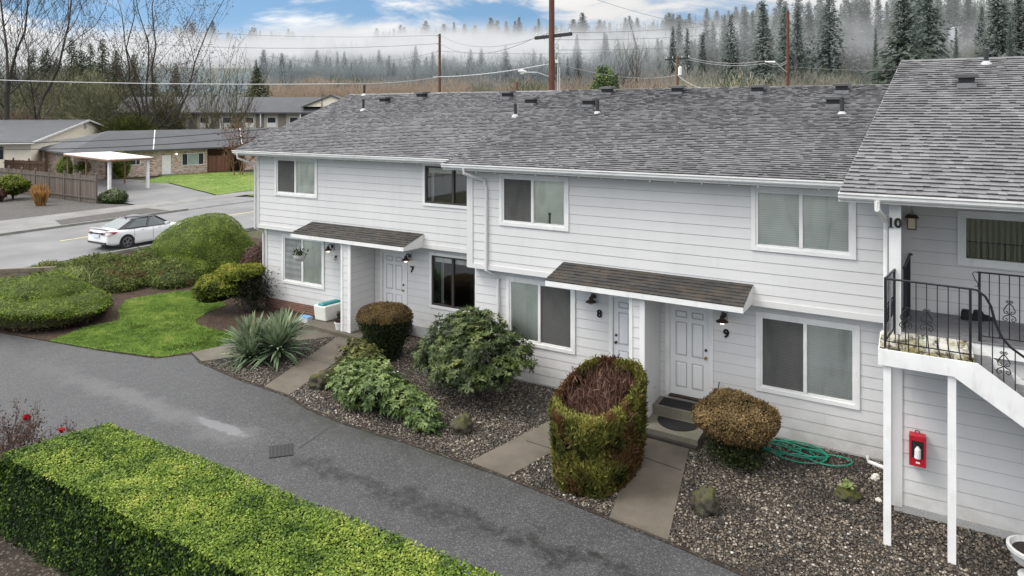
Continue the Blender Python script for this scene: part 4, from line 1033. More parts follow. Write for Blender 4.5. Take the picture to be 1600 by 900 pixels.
sb = lambda x: 3.16 - .725*(x-.93)
mb.bar((.93, Yr, sb(.93)), (4.6, Yr, sb(4.6)), .022, .014)
def ct(x):
    for (a, b), (c, d) in zip(curve, curve[1:]):
        if a <= x <= c: return b + (d-b)*(x-a)/(c-a+1e-9)
    return curve[-1][1]
x = 1.0; i = 0
while x < 4.1:
    mb.bar((x, Yr, sb(x)), (x, Yr, ct(x)), .014)
    if i % 4 == 2: scroll(mb, (x, Yr, (sb(x)+ct(x))/2 - .02), .3, (1, 0, 0))
    x += .14; i += 1
mb.build('railing', 'black_iron', S)
mb = MB()     # short return to the post, left side of the landing
RX = lambda y: -.29 + .13*(y-Yr)/.86
mb.tube([(-.29, Yr, 4.31), (RX(13.46), 13.46, 4.31), (RX(13.49), 13.49, 4.29)], .019, 6); mb.bar((-.29, Yr, 3.3), (RX(13.48), 13.48, 3.3), .022, .014); mb.bar((RX(13.46), 13.46, 3.2), (RX(13.46), 13.46, 4.31), .03)
for i in range(1, 7): y = Yr+.82*i/7; mb.bar((RX(y), y, 3.3), (RX(y), y, 4.3), .014)
for i in (2, 5): y = Yr+.82*i/7; scroll(mb, (RX(y), y, 3.72), .28, (.15, .99, 0))
mb.build('railing', 'black_iron', S)
mb = MB()     # end of the recessed porch
EX = lambda y: -.03 + .1*(y-13.7)/1.45
mb.tube([(EX(13.7), 13.7, 4.3), (EX(15.15), 15.15, 4.3), (.1, 15.18, 4.28)], .022, 6)
for i in range(13): y = 13.72+i*.12; mb.bar((EX(y), y, 3.22), (EX(y), y, 4.3), .018)
mb.bar((EX(13.7), 13.7, 3.3), (EX(15.18), 15.18, 3.3), .022, .014)
mb.build('railing', 'black_iron', S)
mb = MB()     # inner railing over the stairwell
Yi = 13.72
mb.bar((1.06, Yi, 3.2), (1.06, Yi, 4.36), .035); mb.bar((1.03, Yi, 4.35), (4.5, Yi, 4.35), .04, .022); mb.bar((1.06, Yi, 3.3), (4.5, Yi, 3.3), .022, .014)
mb.tube([(1.06, Yi, 4.34), (.99, Yi, 4.35), (.96, Yi, 4.32), (1.0, Yi, 4.22), (1.04, Yi, 4.16), (1.03, Yi, 4.1), (1.0, Yi, 4.12)], .007, 5)
for i in range(1, 26):
    x = 1.06 + i*.135; mb.bar((x, Yi, 3.3), (x, Yi, 4.34), .014)
    if i % 4 == 3: scroll(mb, (x, Yi, 3.76), .3, (1, 0, 0))
mb.build('railing', 'black_iron', S)
digits('10', -.17, 13.5, 5.1, .155, 'black house number 10 on the white post')

# small hanging lantern under the porch eave of unit 10
hx, hy, hz0, q = .1, 15.1, 5.0, .74
r = root('hanging_lantern', 'small brown-roofed lantern hanging beside number 10', 'lantern', (hx, hy, 4.75))
hp = lambda x, y, z: (hx+x*q, hy+y*q, hz0+(z-4.98)*q)
mb = MB(); mb.hexa([hp(-.16, -.12, 4.98), hp(.16, -.12, 4.98), hp(.16, .12, 4.98), hp(-.16, .12, 4.98)], [hp(-.1, -.05, 5.06), hp(.1, -.05, 5.06), hp(.1, .05, 5.06), hp(-.1, .05, 5.06)]); mb.build('roof', 'bronze_metal', r)
mb = MB()
for a, b in ((-.095, -.1), (.095, -.1), (-.095, .1), (.095, .1)): mb.bar(hp(a, b, 4.7), hp(a, b, 4.98), .018)
mb.bar(hp(-.105, 0, 4.69), hp(.105, 0, 4.69), .2*q, .016); mb.build('frame', 'brown_beam', r)
mb = MB(); mb.hexa([hp(-.08, -.088, 4.71), hp(.08, -.088, 4.71), hp(.08, .088, 4.71), hp(-.08, .088, 4.71)], [hp(-.08, -.088, 4.97), hp(.08, -.088, 4.97), hp(.08, .088, 4.97), hp(-.08, .088, 4.97)]); mb.build('panel', 'warm_glow_paper', r)
mb = MB(); mb.tube([hp(-.04, 0, 5.06), hp(0, 0, 5.22), hp(.04, 0, 5.06)], .005, 5); mb.tube([hp(0, 0, 5.22), (hx, hy, 5.47)], .004, 5); mb.build('hanger', 'black_metal', r)

# boots on the porch
for q, (x, y, rz) in enumerate(((1.02, 15.05, .2), (1.2, 15.12, .5))):
    prof = [(-.13, 0), (.17, 0), (.19, .04), (.13, .09), (.03, .11), (.0, .18), (-.12, .19), (-.14, .1)]
    mb = MB(); c, s = math.cos(rz), math.sin(rz)
    def tp(a, b, o): return (x + a*c - o*s, y + a*s + o*c, 3.207 + b)
    mb.hexa([tp(a, b, -.05) for a, b in prof], [tp(a, b, .05) for a, b in prof])
    b_ = root('boot', ['black boot standing upright against the porch wall of unit 10', 'black boot turned outward, further from number 10'][q], 'boot', (x, y, 3.205), 'black boots on the upper porch')
    o = mb.build('boot_upper', 'black_rubber', b_); bv = o.modifiers.new('b', 'BEVEL'); bv.width = .025; bv.segments = 2
    mb = MB(); mb.hexa([tp(-.14, 0, -.055), tp(.2, 0, -.055), tp(.2, 0, .055), tp(-.14, 0, .055)], [tp(-.14, .022, -.055), tp(.2, .022, -.055), tp(.2, .022, .055), tp(-.14, .022, .055)]); mb.build('sole', 'tyre', b_)

# fire extinguisher cabinet
r = root('fire_extinguisher_cabinet', 'red fire extinguisher cabinet on the siding below the landing', 'extinguisher cabinet', (.17, 13.7, 1.2))
x0, x1, y0, y1, z0, z1 = .05, .3, 13.58, 13.78, .96, 1.47
mb = MB(); mb.box(x0, x1, y0+.02, y1, z0, z1); o = mb.build('cabinet', 'red_paint', r); bv = o.modifiers.new('b', 'BEVEL'); bv.width = .02; bv.segments = 2
mb = MB(); e = .035
for q in ((x0, x1, z0, z0+.13), (x0, x1, z1-.08, z1), (x0, x0+e, z0+.13, z1-.08), (x1-e, x1, z0+.13, z1-.08)): mb.box(q[0], q[1], y0, y0+.018, q[2], q[3])
mb.build('door', 'red_paint', r)
mb = MB(); mb.box(x0+e, x1-e, y0+.0165, y0+.0185, z0+.13, z1-.08); mb.build('door_window', 'dark_interior', r)
mb = MB(); mb.lathe((.175, y0+.012, z0+.14), [(0, 0), (.05, 0), (.05, .15), (.025, .19), (.02, .22), (0, .22)], 14); ex = mb.build('extinguisher', 'white_ceramic', r)
mb = MB(); mb.box(.15, .235, y0-.02, y0+.02, z0+.36, z0+.385); mb.tube([(.16, y0, z0+.35), (.12, y0-.01, z0+.3), (.12, y0, z0+.2)], .008, 5); mb.build('valve', 'black_metal', ex)
mb = MB(); mb.box(.15, .21, y0-.003, y0-.0005, z0+.05, z0+.08); mb.build('label_plate', 'white_ceramic', r)
mb = MB(); mb.tube([(.14, 13.76, 1.47), (.15, 13.76, 1.5), (.2, 13.76, 1.5), (.21, 13.76, 1.47)], .008, 5); mb.build('bracket', 'black_metal', r)

# storage bench, pots, basket by unit 6
r = root('storage_box', 'white storage bench with teal lid on the porch of unit 6', 'storage box', (-16.6, 16.7, .16))
mb = MB(); mb.hexa([(-16.92, 16.36, .16), (-16.42, 16.36, .16), (-16.34, 17.03, .16), (-16.84, 17.03, .16)], [(-16.96, 16.32, .66), (-16.42, 16.32, .66), (-16.3, 17.04, .66), (-16.86, 17.04, .66)]); o = mb.build('body', 'cream_plastic', r); bv = o.modifiers.new('b', 'BEVEL'); bv.width = .04; bv.segments = 2
mb = MB(); mb.hexa([(-16.8, 16.33, .663), (-16.5, 16.33, .663), (-16.38, 17.04, .663), (-16.68, 17.04, .663)], [(-16.76, 16.36, .735), (-16.55, 16.36, .735), (-16.43, 17.02, .735), (-16.64, 17.02, .735)]); o = mb.build('lid', 'teal_plastic', r); bv = o.modifiers.new('b', 'BEVEL'); bv.width = .025; bv.segments = 2
def pot(name, x, y, z, s, m, lab, plant=None, cat='flower pot'):
    r = root(name, lab, cat, (x, y, z))
    mb = MB(); mb.lathe((x, y, z), [(0, 0), (.09*s, 0), (.125*s, .2*s), (.14*s, .2*s), (.14*s, .24*s), (.12*s, .24*s), (.115*s, .2*s), (0, .2*s)], 18); mb.build('pot', m, r)
    mb = MB(); mb.lathe((x, y, z+.2*s), [(.112*s, 0), (0, .02)], 14); mb.build('soil', 'potting_soil', r)
    if plant:
        lv = Leaves(); n = 60; a = RNG.random(n)*6.28; D = np.column_stack([np.cos(a)*.7, np.sin(a)*.7, np.ones(n)])
        lv.blades(np.column_stack([x+np.cos(a)*.03, y+np.sin(a)*.03, np.full(n, z+.2*s)]), D, .22*s*(.6+RNG.random(n)*.6), .03, RNG.random(n)*.8, .5); lv.build('plant', plant, r)
pot('flower_pot', -15.52, 16.02, .157, 1.0, 'white_ceramic', 'small white pot on the porch corner at the wing wall of unit 6', 'maroon_leaf')
pot('flower_pot', -15.98, 16.62, .157, 1.15, 'black_rubber', 'dark pot with dead stalks between the storage bench and the wing wall', 'dead_twig')
r = root('watering_tub', 'small blue and white tub on the ground left of unit 6 porch', 'tub', (-17.3, 16.35, .04))
mb = MB(); mb.hexa([(-17.5, 16.25, .03), (-17.15, 16.25, .03), (-17.15, 16.45, .03), (-17.5, 16.45, .03)], [(-17.53, 16.22, .19), (-17.12, 16.22, .19), (-17.12, 16.48, .19), (-17.53, 16.48, .19)]); mb.build('tub', 'white_ceramic', r)
mb = MB(); mb.box(-17.52, -17.13, 16.23, 16.47, .192, .22); mb.build('lid', 'blue_plastic', r)
bx, by = -17.2, 15.98
r = root('hanging_basket', 'hanging flower basket in front of the ground floor window of unit 6', 'hanging basket', (bx, by, 2.2))
mb = MB(); mb.lathe((bx, by, 2.12), [(0, 0), (.1, .02), (.19, .13), (.21, .2), (.19, .2), (0, .17)], 18); mb.build('basket', 'planter_stone', r)
mb = MB()
for a in (0, 2.1, 4.2): mb.tube([(bx+.2*math.cos(a), by+.2*math.sin(a), 2.3), (bx, by, 2.74)], .006, 4)
mb.tube([(bx, by, 2.74), (bx, by, 2.93)], .008, 4); mb.build('chain', 'galvanised', r)
lv = Leaves(); n = 110; P = np.column_stack([bx-.06+RNG.normal(size=n)*.12, by+RNG.normal(size=n)*.1, 2.34+RNG.random(n)*.16]); lv.diamonds(P, np.tile([0, 0, 1.], (n, 1)), .1, .05, RNG.random(n)*.6, .8); lv.build('plant', 'boxwood_dark', r)

# hose, stones, planter
pts = []
for k in range(150):
    t = k/149; a = t*2*math.pi*6.3
    cx = -2.35 + .9*t + .12*math.sin(a*.37); cy = 14.98 + .1*math.cos(t*9)
    R = .26 + .2*math.sin(t*11)**2 - .05*t
    pts.append((cx + (R+.1)*math.cos(a), cy + R*.72*math.sin(a), .06 + .035*(math.sin(a*1.7)+1) + .02*t))
pts = [(-2.75, 15.5, .3), (-2.72, 15.4, .12)] + pts + [(-1.35, 15.2, .06), (-1.6, 15.42, .05), (-2.3, 15.5, .05)]
cu = bpy.data.curves.new('garden_hose', 'CURVE'); cu.dimensions = '3D'; sp = cu.splines.new('POLY'); sp.points.add(len(pts)-1)
for p, q in zip(sp.points, pts): p.co = (*q, 1)
cu.bevel_depth = .013; cu.bevel_resolution = 2; cu.materials.append(MATS['hose_green'])
ho = bpy.data.objects.new('garden_hose', cu); COL.objects.link(ho); bpy.context.view_layer.update()
me = bpy.data.meshes.new_from_object(ho.evaluated_get(bpy.context.evaluated_depsgraph_get())); bpy.data.objects.remove(ho)
me.materials.clear(); tag(link('garden_hose', me, 'hose_green', None, True), 'tangled green garden hose on the gravel right of the brown round shrub', 'hose')
def rock(x, y, r, lab, m='mossy_rock', seed=0, grp=None):
    vs, fs = blob((0, 0, r[2]*.6), r, 30, 20, .2, seed, -.02, 2.3); mb = MB(); mb.add(vs, fs)
    o = mb.build('rock', m, None, True); o.location = (x, y, .0); o.rotation_euler.z = seed; tag(o, lab, 'rock', grp)
gk = 'mossy rocks in the gravel bed'
rock(-12.85, 12.72, (.34, .26, .26), 'dark mossy boulder between the unit 6-7 walkway and the bright leafy shrub', seed=1, grp=gk)
rock(-8.42, 12.45, (.25, .22, .24), 'ochre mossy rock to the right of the bright leafy shrub', seed=2, grp=gk)
rock(-3.05, 12.1, (.23, .22, .26), 'mossy topped rock right of the walkway to door 9', seed=3, grp=gk)
rock(-.9, 13.8, (.24, .2, .13), 'dark mossy rock left of the landing post', seed=4, grp=gk)
gp = 'round white stones by the landing post'
rock(-.5, 14.75, (.075, .075, .08), 'round white stone below the downspout outlet', 'pale_stone', 5, gp)
rock(-.42, 13.95, (.05, .05, .05), 'small white stone next to the foot of the landing post', 'pale_stone', 6, gp)
lv = Leaves(); n = 40; P = np.column_stack([-.92+RNG.normal(size=n)*.035, 13.76+RNG.normal(size=n)*.03, .26+RNG.random(n)*.06]); lv.diamonds(P, np.tile([0, -.5, 1.], (n, 1)), .07, .05, .7+RNG.random(n)*.3, .5)
tag(lv.build('weed', 'bright_leaf'), 'bright green weed on top of the rock by the landing post', 'weed')
# offcut of wood in the gravel
mb = MB(); mb.bar((-12.05, 14.1, .06), (-11.75, 14.35, .07), .07, .03); tag(mb.build('white_stake', 'white_trim'), 'white wooden stake lying on the gravel behind the flat-topped brown shrub', 'stake')
r = root('stone_planter', 'pale footed stone planter urn at the foot of the stair', 'planter', (1.66, 12.75, 0))
mb = MB(); mb.lathe((1.66, 12.75, 0), [(0, 0), (.2, 0), (.2, .06), (.12, .1), (.11, .16), (.16, .22), (.27, .3), (.32, .42), (.34, .44), (.34, .49), (.3, .5), (.27, .43), (0, .42)], 28); mb.build('urn', 'planter_stone', r)
mb = MB(); mb.lathe((1.66, 12.75, .43), [(.272, 0), (0, .02)], 18); mb.build('soil', 'potting_soil', r)

# ------------------------------------------------------------------ planting near the houses
def plant_root(name, lab, cat, loc, grp=None): return root(name, lab, cat, loc, grp)
def stems(parent, pts_list, m='bark'):
    for pts, r in pts_list: mb = MB(); mb.tube(pts, r, 6); mb.build('stem', m, parent)

# long clipped hedge in front
def hedge():
    x0, x1, y0, y1, zt = -13.2, -1.2, 5.88, 7.5, 1.1
    xl = lambda y: -13.25 - .42*(7.5-y)/1.62
    r = plant_root('hedge', 'long clipped boxwood hedge with flat yellow-green top in front of the drive', 'hedge', (-7, 6.7, 0))
    nx, ny, nzc = 60, 9, 7; vs = []; fs = []
    mb = MB()
    def jig(x, y, z):
        n = mnoise.noise(Vector((x*1.1, y*1.1, z*1.3)))*.07 + mnoise.noise(Vector((x*3.5, y*3.5, z*3)))*.035
        rx = max(0, 1-(x-x0)/.25) if x < x0+.25 else 0
        x = x + (xl(y)-x0)*max(0, 1-(x-x0)/3)
        return (x - .25*(1-z/zt)*rx + (n if rx > .6 else 0) + rx**2*.1*(z/zt > .8), y + (n if z < zt-.05 else 0)*(-1 if y < 6.5 else 1), z + (n*.6 if z > zt-.06 else 0))
    def patch(f, a, b, na, nb):
        base = len(vs)
        for i in range(na+1):
            for j in range(nb+1): vs.append(jig(*f(i/na, j/nb)))
        for i in range(na):
            for j in range(nb): q = base+i*(nb+1)+j; fs.append((q, q+nb+1, q+nb+2, q+1))
    patch(lambda a, b: (x0+(x1-x0)*a, y0+(y1-y0)*b, zt), 0, 0, 70, 10)
    top_n = len(fs)
    patch(lambda a, b: (x0+(x1-x0)*a, y0+.02-.33*(1-b)**1.4, .0+zt*b), 0, 0, 70, 8)
    front_n = len(fs)
    patch(lambda a, b: (x0, y0-.33*(1-b)**1.4*(1-a)+(y1-y0)*a, zt*b), 0, 0, 10, 8)
    patch(lambda a, b: (x0+(x1-x0)*a, y1, zt*b), 0, 0, 40, 6)
    lv = Leaves()
    cx = lambda P: np.column_stack([P[:, 0], np.full(len(P), 6.7), np.full(len(P), .5)])
    # top
    P, N = sample_mesh(vs, fs[:top_n], 62000); N = np.tile([0, 0, 1.], (len(P), 1))
    P[:, 2] += RNG.normal(size=len(P))*.016 - .035*RNG.random(len(P))
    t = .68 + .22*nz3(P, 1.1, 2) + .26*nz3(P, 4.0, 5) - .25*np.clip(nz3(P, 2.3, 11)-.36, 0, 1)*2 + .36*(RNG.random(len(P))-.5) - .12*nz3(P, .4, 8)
    lv.diamonds(P, N, .034+.02*RNG.random(len(P)), .02+.012*RNG.random(len(P)), t, .62, .15)
    # sides: leaf tint lowered to paint the shade on the hedge faces
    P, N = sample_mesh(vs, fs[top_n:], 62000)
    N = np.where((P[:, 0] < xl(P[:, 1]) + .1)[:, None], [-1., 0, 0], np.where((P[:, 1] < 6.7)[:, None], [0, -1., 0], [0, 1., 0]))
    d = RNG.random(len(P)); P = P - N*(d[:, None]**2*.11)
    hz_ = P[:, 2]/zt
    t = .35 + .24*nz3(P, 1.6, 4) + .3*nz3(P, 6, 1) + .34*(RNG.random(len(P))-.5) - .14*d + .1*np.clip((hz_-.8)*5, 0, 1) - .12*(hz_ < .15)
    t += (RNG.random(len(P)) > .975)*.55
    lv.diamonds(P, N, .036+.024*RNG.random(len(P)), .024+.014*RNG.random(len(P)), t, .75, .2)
    core = [((x if abs(x-xl(y)) > .2 else x+.1), y+(.1 if y < 6.4 else (-.1 if y > 7.2 else 0)), min(z, zt-.09)) for x, y, z in vs]
    n = 900; P = np.column_stack([x0+(x1-x0)*RNG.random(n), y0+(y1-y0)*RNG.random(n), np.full(n, zt-.02)]); k_ = nz3(P, 1.4, 7) > .05; P = P[k_]; n = len(P)
    D = np.column_stack([RNG.normal(size=(n, 2))*.3, np.ones(n)]); hh = .04+.07*RNG.random(n)
    for f in (.4, .6, .8, 1.0): lv.diamonds(P + D*(hh*f)[:, None] + RNG.normal(size=(n, 3))*.01, D, .035, .02, .75+.3*(RNG.random(n)-.5), .9)
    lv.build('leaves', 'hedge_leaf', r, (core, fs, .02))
hedge()

def roses(x, y, s, lab, flowers, n=26):
    r = plant_root('rose_bush', lab, 'rose bush', (x, y, 0), 'leafless rose bushes at the end of the hedge')
    lv = Leaves(); tips = []; mb = MB()
    for k in range(n):
        a = random.random()*6.28; l = random.uniform(.7, 1.25)*s; p = Vector((x+.1*math.cos(a), y+.1*math.sin(a), -.02)); d = Vector((math.cos(a)*.5, math.sin(a)*.5, 1)).normalized(); pts = [p]; 
        for i in range(5):
            d = (d + Vector((random.gauss(0, .12), random.gauss(0, .12), .05))).normalized(); pts.append(pts[-1]+d*l/5)
            if i > 1:
                for _ in range(4):
                    e = (d + Vector((random.gauss(0, .7), random.gauss(0, .7), .2))).normalized(); q = pts[-1]; mb.tube([q, q+e*.14*s, q+(e+Vector((0, 0, .4)))*.22*s], [.005, .004, .002], 4, random.random()); tips.append(q+e*.22*s)
        mb.tube(pts, [.011, .01, .008, .006, .005, .003], 5, random.random()); tips.append(pts[-1])
    mb.build('canes', 'rose_stem', r)
    P = np.array([tuple(t) for t in tips]); P = np.repeat(P, 3, 0) + RNG.normal(size=(len(P)*3, 3))*.05
    lv.diamonds(P, np.tile([0, 0, 1.], (len(P), 1)), .05, .03, .3+.6*RNG.random(len(P)), .8); lv.build('leaves', 'maroon_leaf', r)
    for (dx, dy, dz) in flowers:
        lv = Leaves(); c = np.array([x+dx, y+dy, dz]); n_ = 46; N = RNG.normal(size=(n_, 3)); N /= np.linalg.norm(N, axis=1)[:, None]
        lv.diamonds(c + N*.03, N, .05, .05, RNG.random(n_), .4); lv.build('bloom', 'rose_petal', r)
roses(-15.15, 6.55, .95, 'bare thorny rose bush with bright red bloom at the hedge end', [(.32, .28, 1.08), (.26, .34, 1.04)], 30)
roses(-14.0, 7.05, .72, 'lower rose bush with small faded red blooms between the hedge and the drive', [(-.15, .1, .86), (.2, .15, .78)], 20)
roses(-14.7, 6.0, .8, 'tangled leafless rose bush behind the hedge corner, nearest the camera', [(-.1, .2, .9)], 22)

# tall hollow cedar hedge by the door walk
def cedar():
    c = (-5.2, 12.5); ax, ay = .72, 1.2
    r = plant_root('cedar_shrub', 'oval clipped cedar with hollow brown twiggy centre left of the walkway to door 9', 'cedar shrub', (*c, 0))
    top = lambda y: 1.57 + .17*(y-c[1])/ay
    sq = lambda v: math.copysign(abs(v)**.72, v)
    sqa = lambda v: np.sign(v)*np.abs(v)**.72
    vs = []; fs = []; ns = 40; nh = 10
    for j in range(nh+1):
        f = j/nh
        for k in range(ns):
            a = 2*math.pi*k/ns; q = Vector((math.cos(a), math.sin(a), 0)); w = (.9+.1*min(1, f*1.6)) * (1 + .06*mnoise.noise(Vector((q.x*2, q.y*2, f*2))))
            y = c[1]+ay*w*sq(math.sin(a)); vs.append((c[0]+ax*w*sq(math.cos(a)), y, top(y)*f))
    for j in range(nh):
        for k in range(ns): fs.append((j*ns+k, j*ns+(k+1) % ns, (j+1)*ns+(k+1) % ns, (j+1)*ns+k))
    lv = Leaves(); n = 30000; P, N = sample_mesh(vs, fs, n); N = outward(P, N, (*c, .8))
    d = RNG.random(n)**1.6; P = P - N*(.12*d)[:, None] + N*.03
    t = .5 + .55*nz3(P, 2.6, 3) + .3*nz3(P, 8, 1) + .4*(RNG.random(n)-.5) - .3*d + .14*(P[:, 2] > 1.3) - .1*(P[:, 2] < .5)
    hole = np.zeros(n, bool)
    for hc in ((-5.3, 11.38, .85), (-5.05, 11.3, .8), (-5.02, 11.3, .7)): hole |= np.linalg.norm(P-np.array(hc), axis=1) < .12
    k = ~hole; P, N, t = P[k], N[k], t[k]
    A = np.column_stack([RNG.normal(size=(len(P), 2))*.5, np.ones(len(P))]) + N*.3
    lv.diamonds(P, N, .075+.05*RNG.random(len(P)), .026+.014*RNG.random(len(P)), t, .55, 0, A=A)
    # rim rolled inward
    n = 9000; a = RNG.random(n)*6.28; w = 1 - .16*RNG.random(n)**1.5; y = c[1]+ay*w*sqa(np.sin(a)); P = np.column_stack([c[0]+ax*w*sqa(np.cos(a)), y, 1.56+.17*(y-c[1])/ay + .05*RNG.normal(size=n) - .1*(1-w)])
    A = np.column_stack([RNG.normal(size=(n, 2))*.6, np.ones(n)]); N = np.column_stack([np.cos(a), np.sin(a), np.full(n, .6)])
    lv.diamonds(P, N, .07, .028, .72+.4*(RNG.random(n)-.5)+.3*nz3(P, 3, 1)-.5*(1-w), .6, .2, A=A)
    core = [(c[0]+(v[0]-c[0])*.9, c[1]+(v[1]-c[1])*.92, v[2]*.95) for v in vs]; lid = [tuple(range(3*ns, 4*ns))]
    lv.build('foliage', 'cedar_spray', r, (core, fs, .02))
    lv = Leaves(); n = 4600; a = RNG.random(n)*6.28; w = np.sqrt(RNG.random(n))*.86; P = np.column_stack([c[0]+ax*w*sqa(np.cos(a)), c[1]+ay*w*sqa(np.sin(a)), .8+.3*RNG.random(n)])
    D = np.column_stack([RNG.normal(size=(n, 2))*.3 - (P[:, :2]-np.array(c))*.35, np.ones(n)]); t = .45+.5*nz3(P, 4)+.5*(RNG.random(n)-.5)
    L_ = .3+.42*RNG.random(n) + .18*(P[:, 1]-c[1])
    lv.blades(P, D, np.clip(L_, .15, .9), .024, t, .04)
    Q = P + D*np.clip(L_, .15, .9)[:, None]*RNG.random((n, 1)); lv.blades(Q, D + RNG.normal(size=(n, 3))*.45, .16, .014, t+.12, .0)
    dv = [(c[0]+ax*.84*math.cos(2*math.pi*k/24), c[1]+ay*.86*math.sin(2*math.pi*k/24), .66) for k in range(24)]
    lv.build('bare_twigs', 'dead_twig', r, (dv, [tuple(range(24))], .0))
cedar()

# brown round shrub at door 9
def round_shrub():
    c = (-2.93, 14.05, .92); r = plant_root('round_shrub', 'rounded straw-brown clipped shrub standing right of door 9 steps', 'shrub', (c[0], c[1], 0))
    vs, fs = blob(c, (.8, .74, .46), 28, 14, .07, 3, .5, 1.6)
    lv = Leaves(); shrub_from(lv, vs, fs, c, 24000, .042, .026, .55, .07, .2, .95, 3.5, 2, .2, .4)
    P, N = sample_mesh(vs, fs, 900); N = outward(P, N, c); lv.blades(P[:260], (N+np.array([0, 0, .6]))[:260], .05+.06*RNG.random(260), .01, .5+.5*RNG.random(260), .05)
    lv.build('leaves', 'boxwood_straw', r, (shrink(vs, c, .88), fs, .02))
    stems(r, [([(c[0]+a*.2, c[1]+b*.2, -.05), (c[0]+a, c[1]+b, .5)], [.03, .02]) for a, b in ((.25, .1), (-.2, .15), (.05, -.22), (-.08, 0), (.15, -.05))])
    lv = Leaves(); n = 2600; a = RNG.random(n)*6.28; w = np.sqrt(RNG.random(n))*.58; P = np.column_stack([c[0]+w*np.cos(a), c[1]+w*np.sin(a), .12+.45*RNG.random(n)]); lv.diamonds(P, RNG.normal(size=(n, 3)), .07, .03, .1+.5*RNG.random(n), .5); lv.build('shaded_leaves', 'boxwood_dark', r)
    lv = Leaves(); n = 420; P = np.column_stack([c[0]+.1+RNG.normal(size=n)*.16, c[1]-.15+RNG.normal(size=n)*.12, .1+.3*RNG.random(n)]); lv.diamonds(P, np.tile([0, -.4, 1.], (n, 1)), .07, .04, .2+.6*RNG.random(n), .8); lv.build('low_leaves', 'olive_leaf', r)
round_shrub()

# flat-topped brown shrub by unit 7
def flat_top():
    c = (-12.85, 15.1); r = plant_root('topiary_shrub', 'flat-topped clipped shrub with brown top and dark green sides in front of door 7', 'shrub', (*c, 0))
    vs = []; fs = []; ns = 32
    prof = [(.4, 0), (.5, .25), (.6, .62), (.74, .98), (.8, 1.2), (.76, 1.36), (.6, 1.46), (.3, 1.52), (.01, 1.53)]
    for (w, z) in prof:
        for k in range(ns):
            a = 2*math.pi*k/ns; n = 1+.06*mnoise.noise(Vector((math.cos(a)*1.5, math.sin(a)*1.5, z*2))); vs.append((c[0]+w*n*math.cos(a)*1.02, c[1]+w*n*math.sin(a)*.92, z))
    for j in range(len(prof)-1):
        for k in range(ns): fs.append((j*ns+k, j*ns+(k+1) % ns, (j+1)*ns+(k+1) % ns, (j+1)*ns+k))
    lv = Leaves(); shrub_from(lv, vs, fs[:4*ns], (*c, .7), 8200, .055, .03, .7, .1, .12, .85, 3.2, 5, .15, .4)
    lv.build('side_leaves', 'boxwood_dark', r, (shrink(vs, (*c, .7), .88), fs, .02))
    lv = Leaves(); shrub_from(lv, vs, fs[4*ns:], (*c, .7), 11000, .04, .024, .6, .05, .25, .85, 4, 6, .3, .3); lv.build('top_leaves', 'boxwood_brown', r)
    stems(r, [([(c[0]+.1*a, c[1]+.1*b, -.05), (c[0]+.3*a, c[1]+.3*b, .6)], [.03, .02]) for a, b in ((1, 0), (-.6, .8), (-.3, -1))])
flat_top()

# shrubs with whorled leaves
def whorl_shrub(name, lab, cat, lobes, nsh, leaf, wid, material, per=9, droop=.35, seed=0, trunk=None, tbase=.35, core_k=.7):
    cc = np.mean([l[0] for l in lobes], 0); r = plant_root(name, lab, cat, (cc[0], cc[1], 0)); lv = Leaves()
    ev, ef = [], []; tot = sum(l[1][0]*l[1][1] for l in lobes)
    for i, (c, rad) in enumerate(lobes):
        vs, fs = blob(c, rad, 18, 11, .16, seed+i*1.7, .04, 1.6)
        n = int(nsh*rad[0]*rad[1]/tot); P, N = sample_mesh(vs, fs, n); N = outward(P, N, c)
        ok = (N[:, 2] > -.55) & (P[:, 2] > .1); P, N = P[ok], N[ok]; n = len(P)
        P = P - N*(RNG.random((n, 1))**1.5*.2) + RNG.normal(size=(n, 3))*.045
        ax = N*.75 + np.array([0, 0, .55]) + RNG.normal(size=(n, 3))*.25; ax /= np.linalg.norm(ax, axis=1)[:, None]
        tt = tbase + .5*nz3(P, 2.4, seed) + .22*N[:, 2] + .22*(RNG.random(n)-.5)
        for k in range(per):
            a = 6.283*k/per + RNG.random(n)*1.1; t1 = np.cross(ax, [0.31, .52, .8]); t1 /= np.linalg.norm(t1, axis=1)[:, None]; t2 = np.cross(ax, t1)
            rad_ = t1*np.cos(a)[:, None] + t2*np.sin(a)[:, None]; lift = .1+.6*RNG.random((n, 1))
            A = rad_ + ax*lift; A[:, 2] -= droop*.5
            Nn = ax - rad_*.4
            lv.diamonds(P, Nn, leaf*(.75+.5*RNG.random(n)), wid*(.8+.4*RNG.random(n)), tt+.22*(RNG.random(n)-.5), .18, 0, A=A, droop=droop*.4)
        lv.diamonds(P+ax*.01, ax, .03, .02, np.full(n, 1.0)*(RNG.random(n) > .55), .2)
        b = len(ev); ev += shrink(vs, c, core_k); ef += [tuple(q+b for q in f) for f in fs]
    lv.build('leaves', material, r, (ev, ef, .0))
    if trunk: stems(r, trunk)
    return r
whorl_shrub('rhododendron', 'large dark-leaved rhododendron in front of the window of unit 8', 'rhododendron',
    [((-9.75, 14.35, 1.35), (.85, .7, .55)), ((-9.0, 14.1, 1.15), (.95, .75, .6)), ((-9.9, 13.85, .95), (.8, .6, .5)), ((-8.5, 13.9, .9), (.6, .55, .45)), ((-9.2, 13.5, .75), (.8, .5, .42)), ((-9.35, 14.6, 1.6), (.75, .5, .4)), ((-8.3, 14.35, 1.15), (.65, .5, .45)), ((-10.25, 14.0, .8), (.6, .5, .42))],
    3300, .125, .036, 'rhodo_leaf', 8, .4, 2, [([(-9.2, 14.3, -.05), (-9.3, 14.2, .5), (-9.7, 14.1, 1.0)], [.05, .04, .02]), ([(-9.15, 14.3, -.05), (-8.9, 14.1, .5), (-8.6, 14.0, .9)], [.05, .04, .02])])
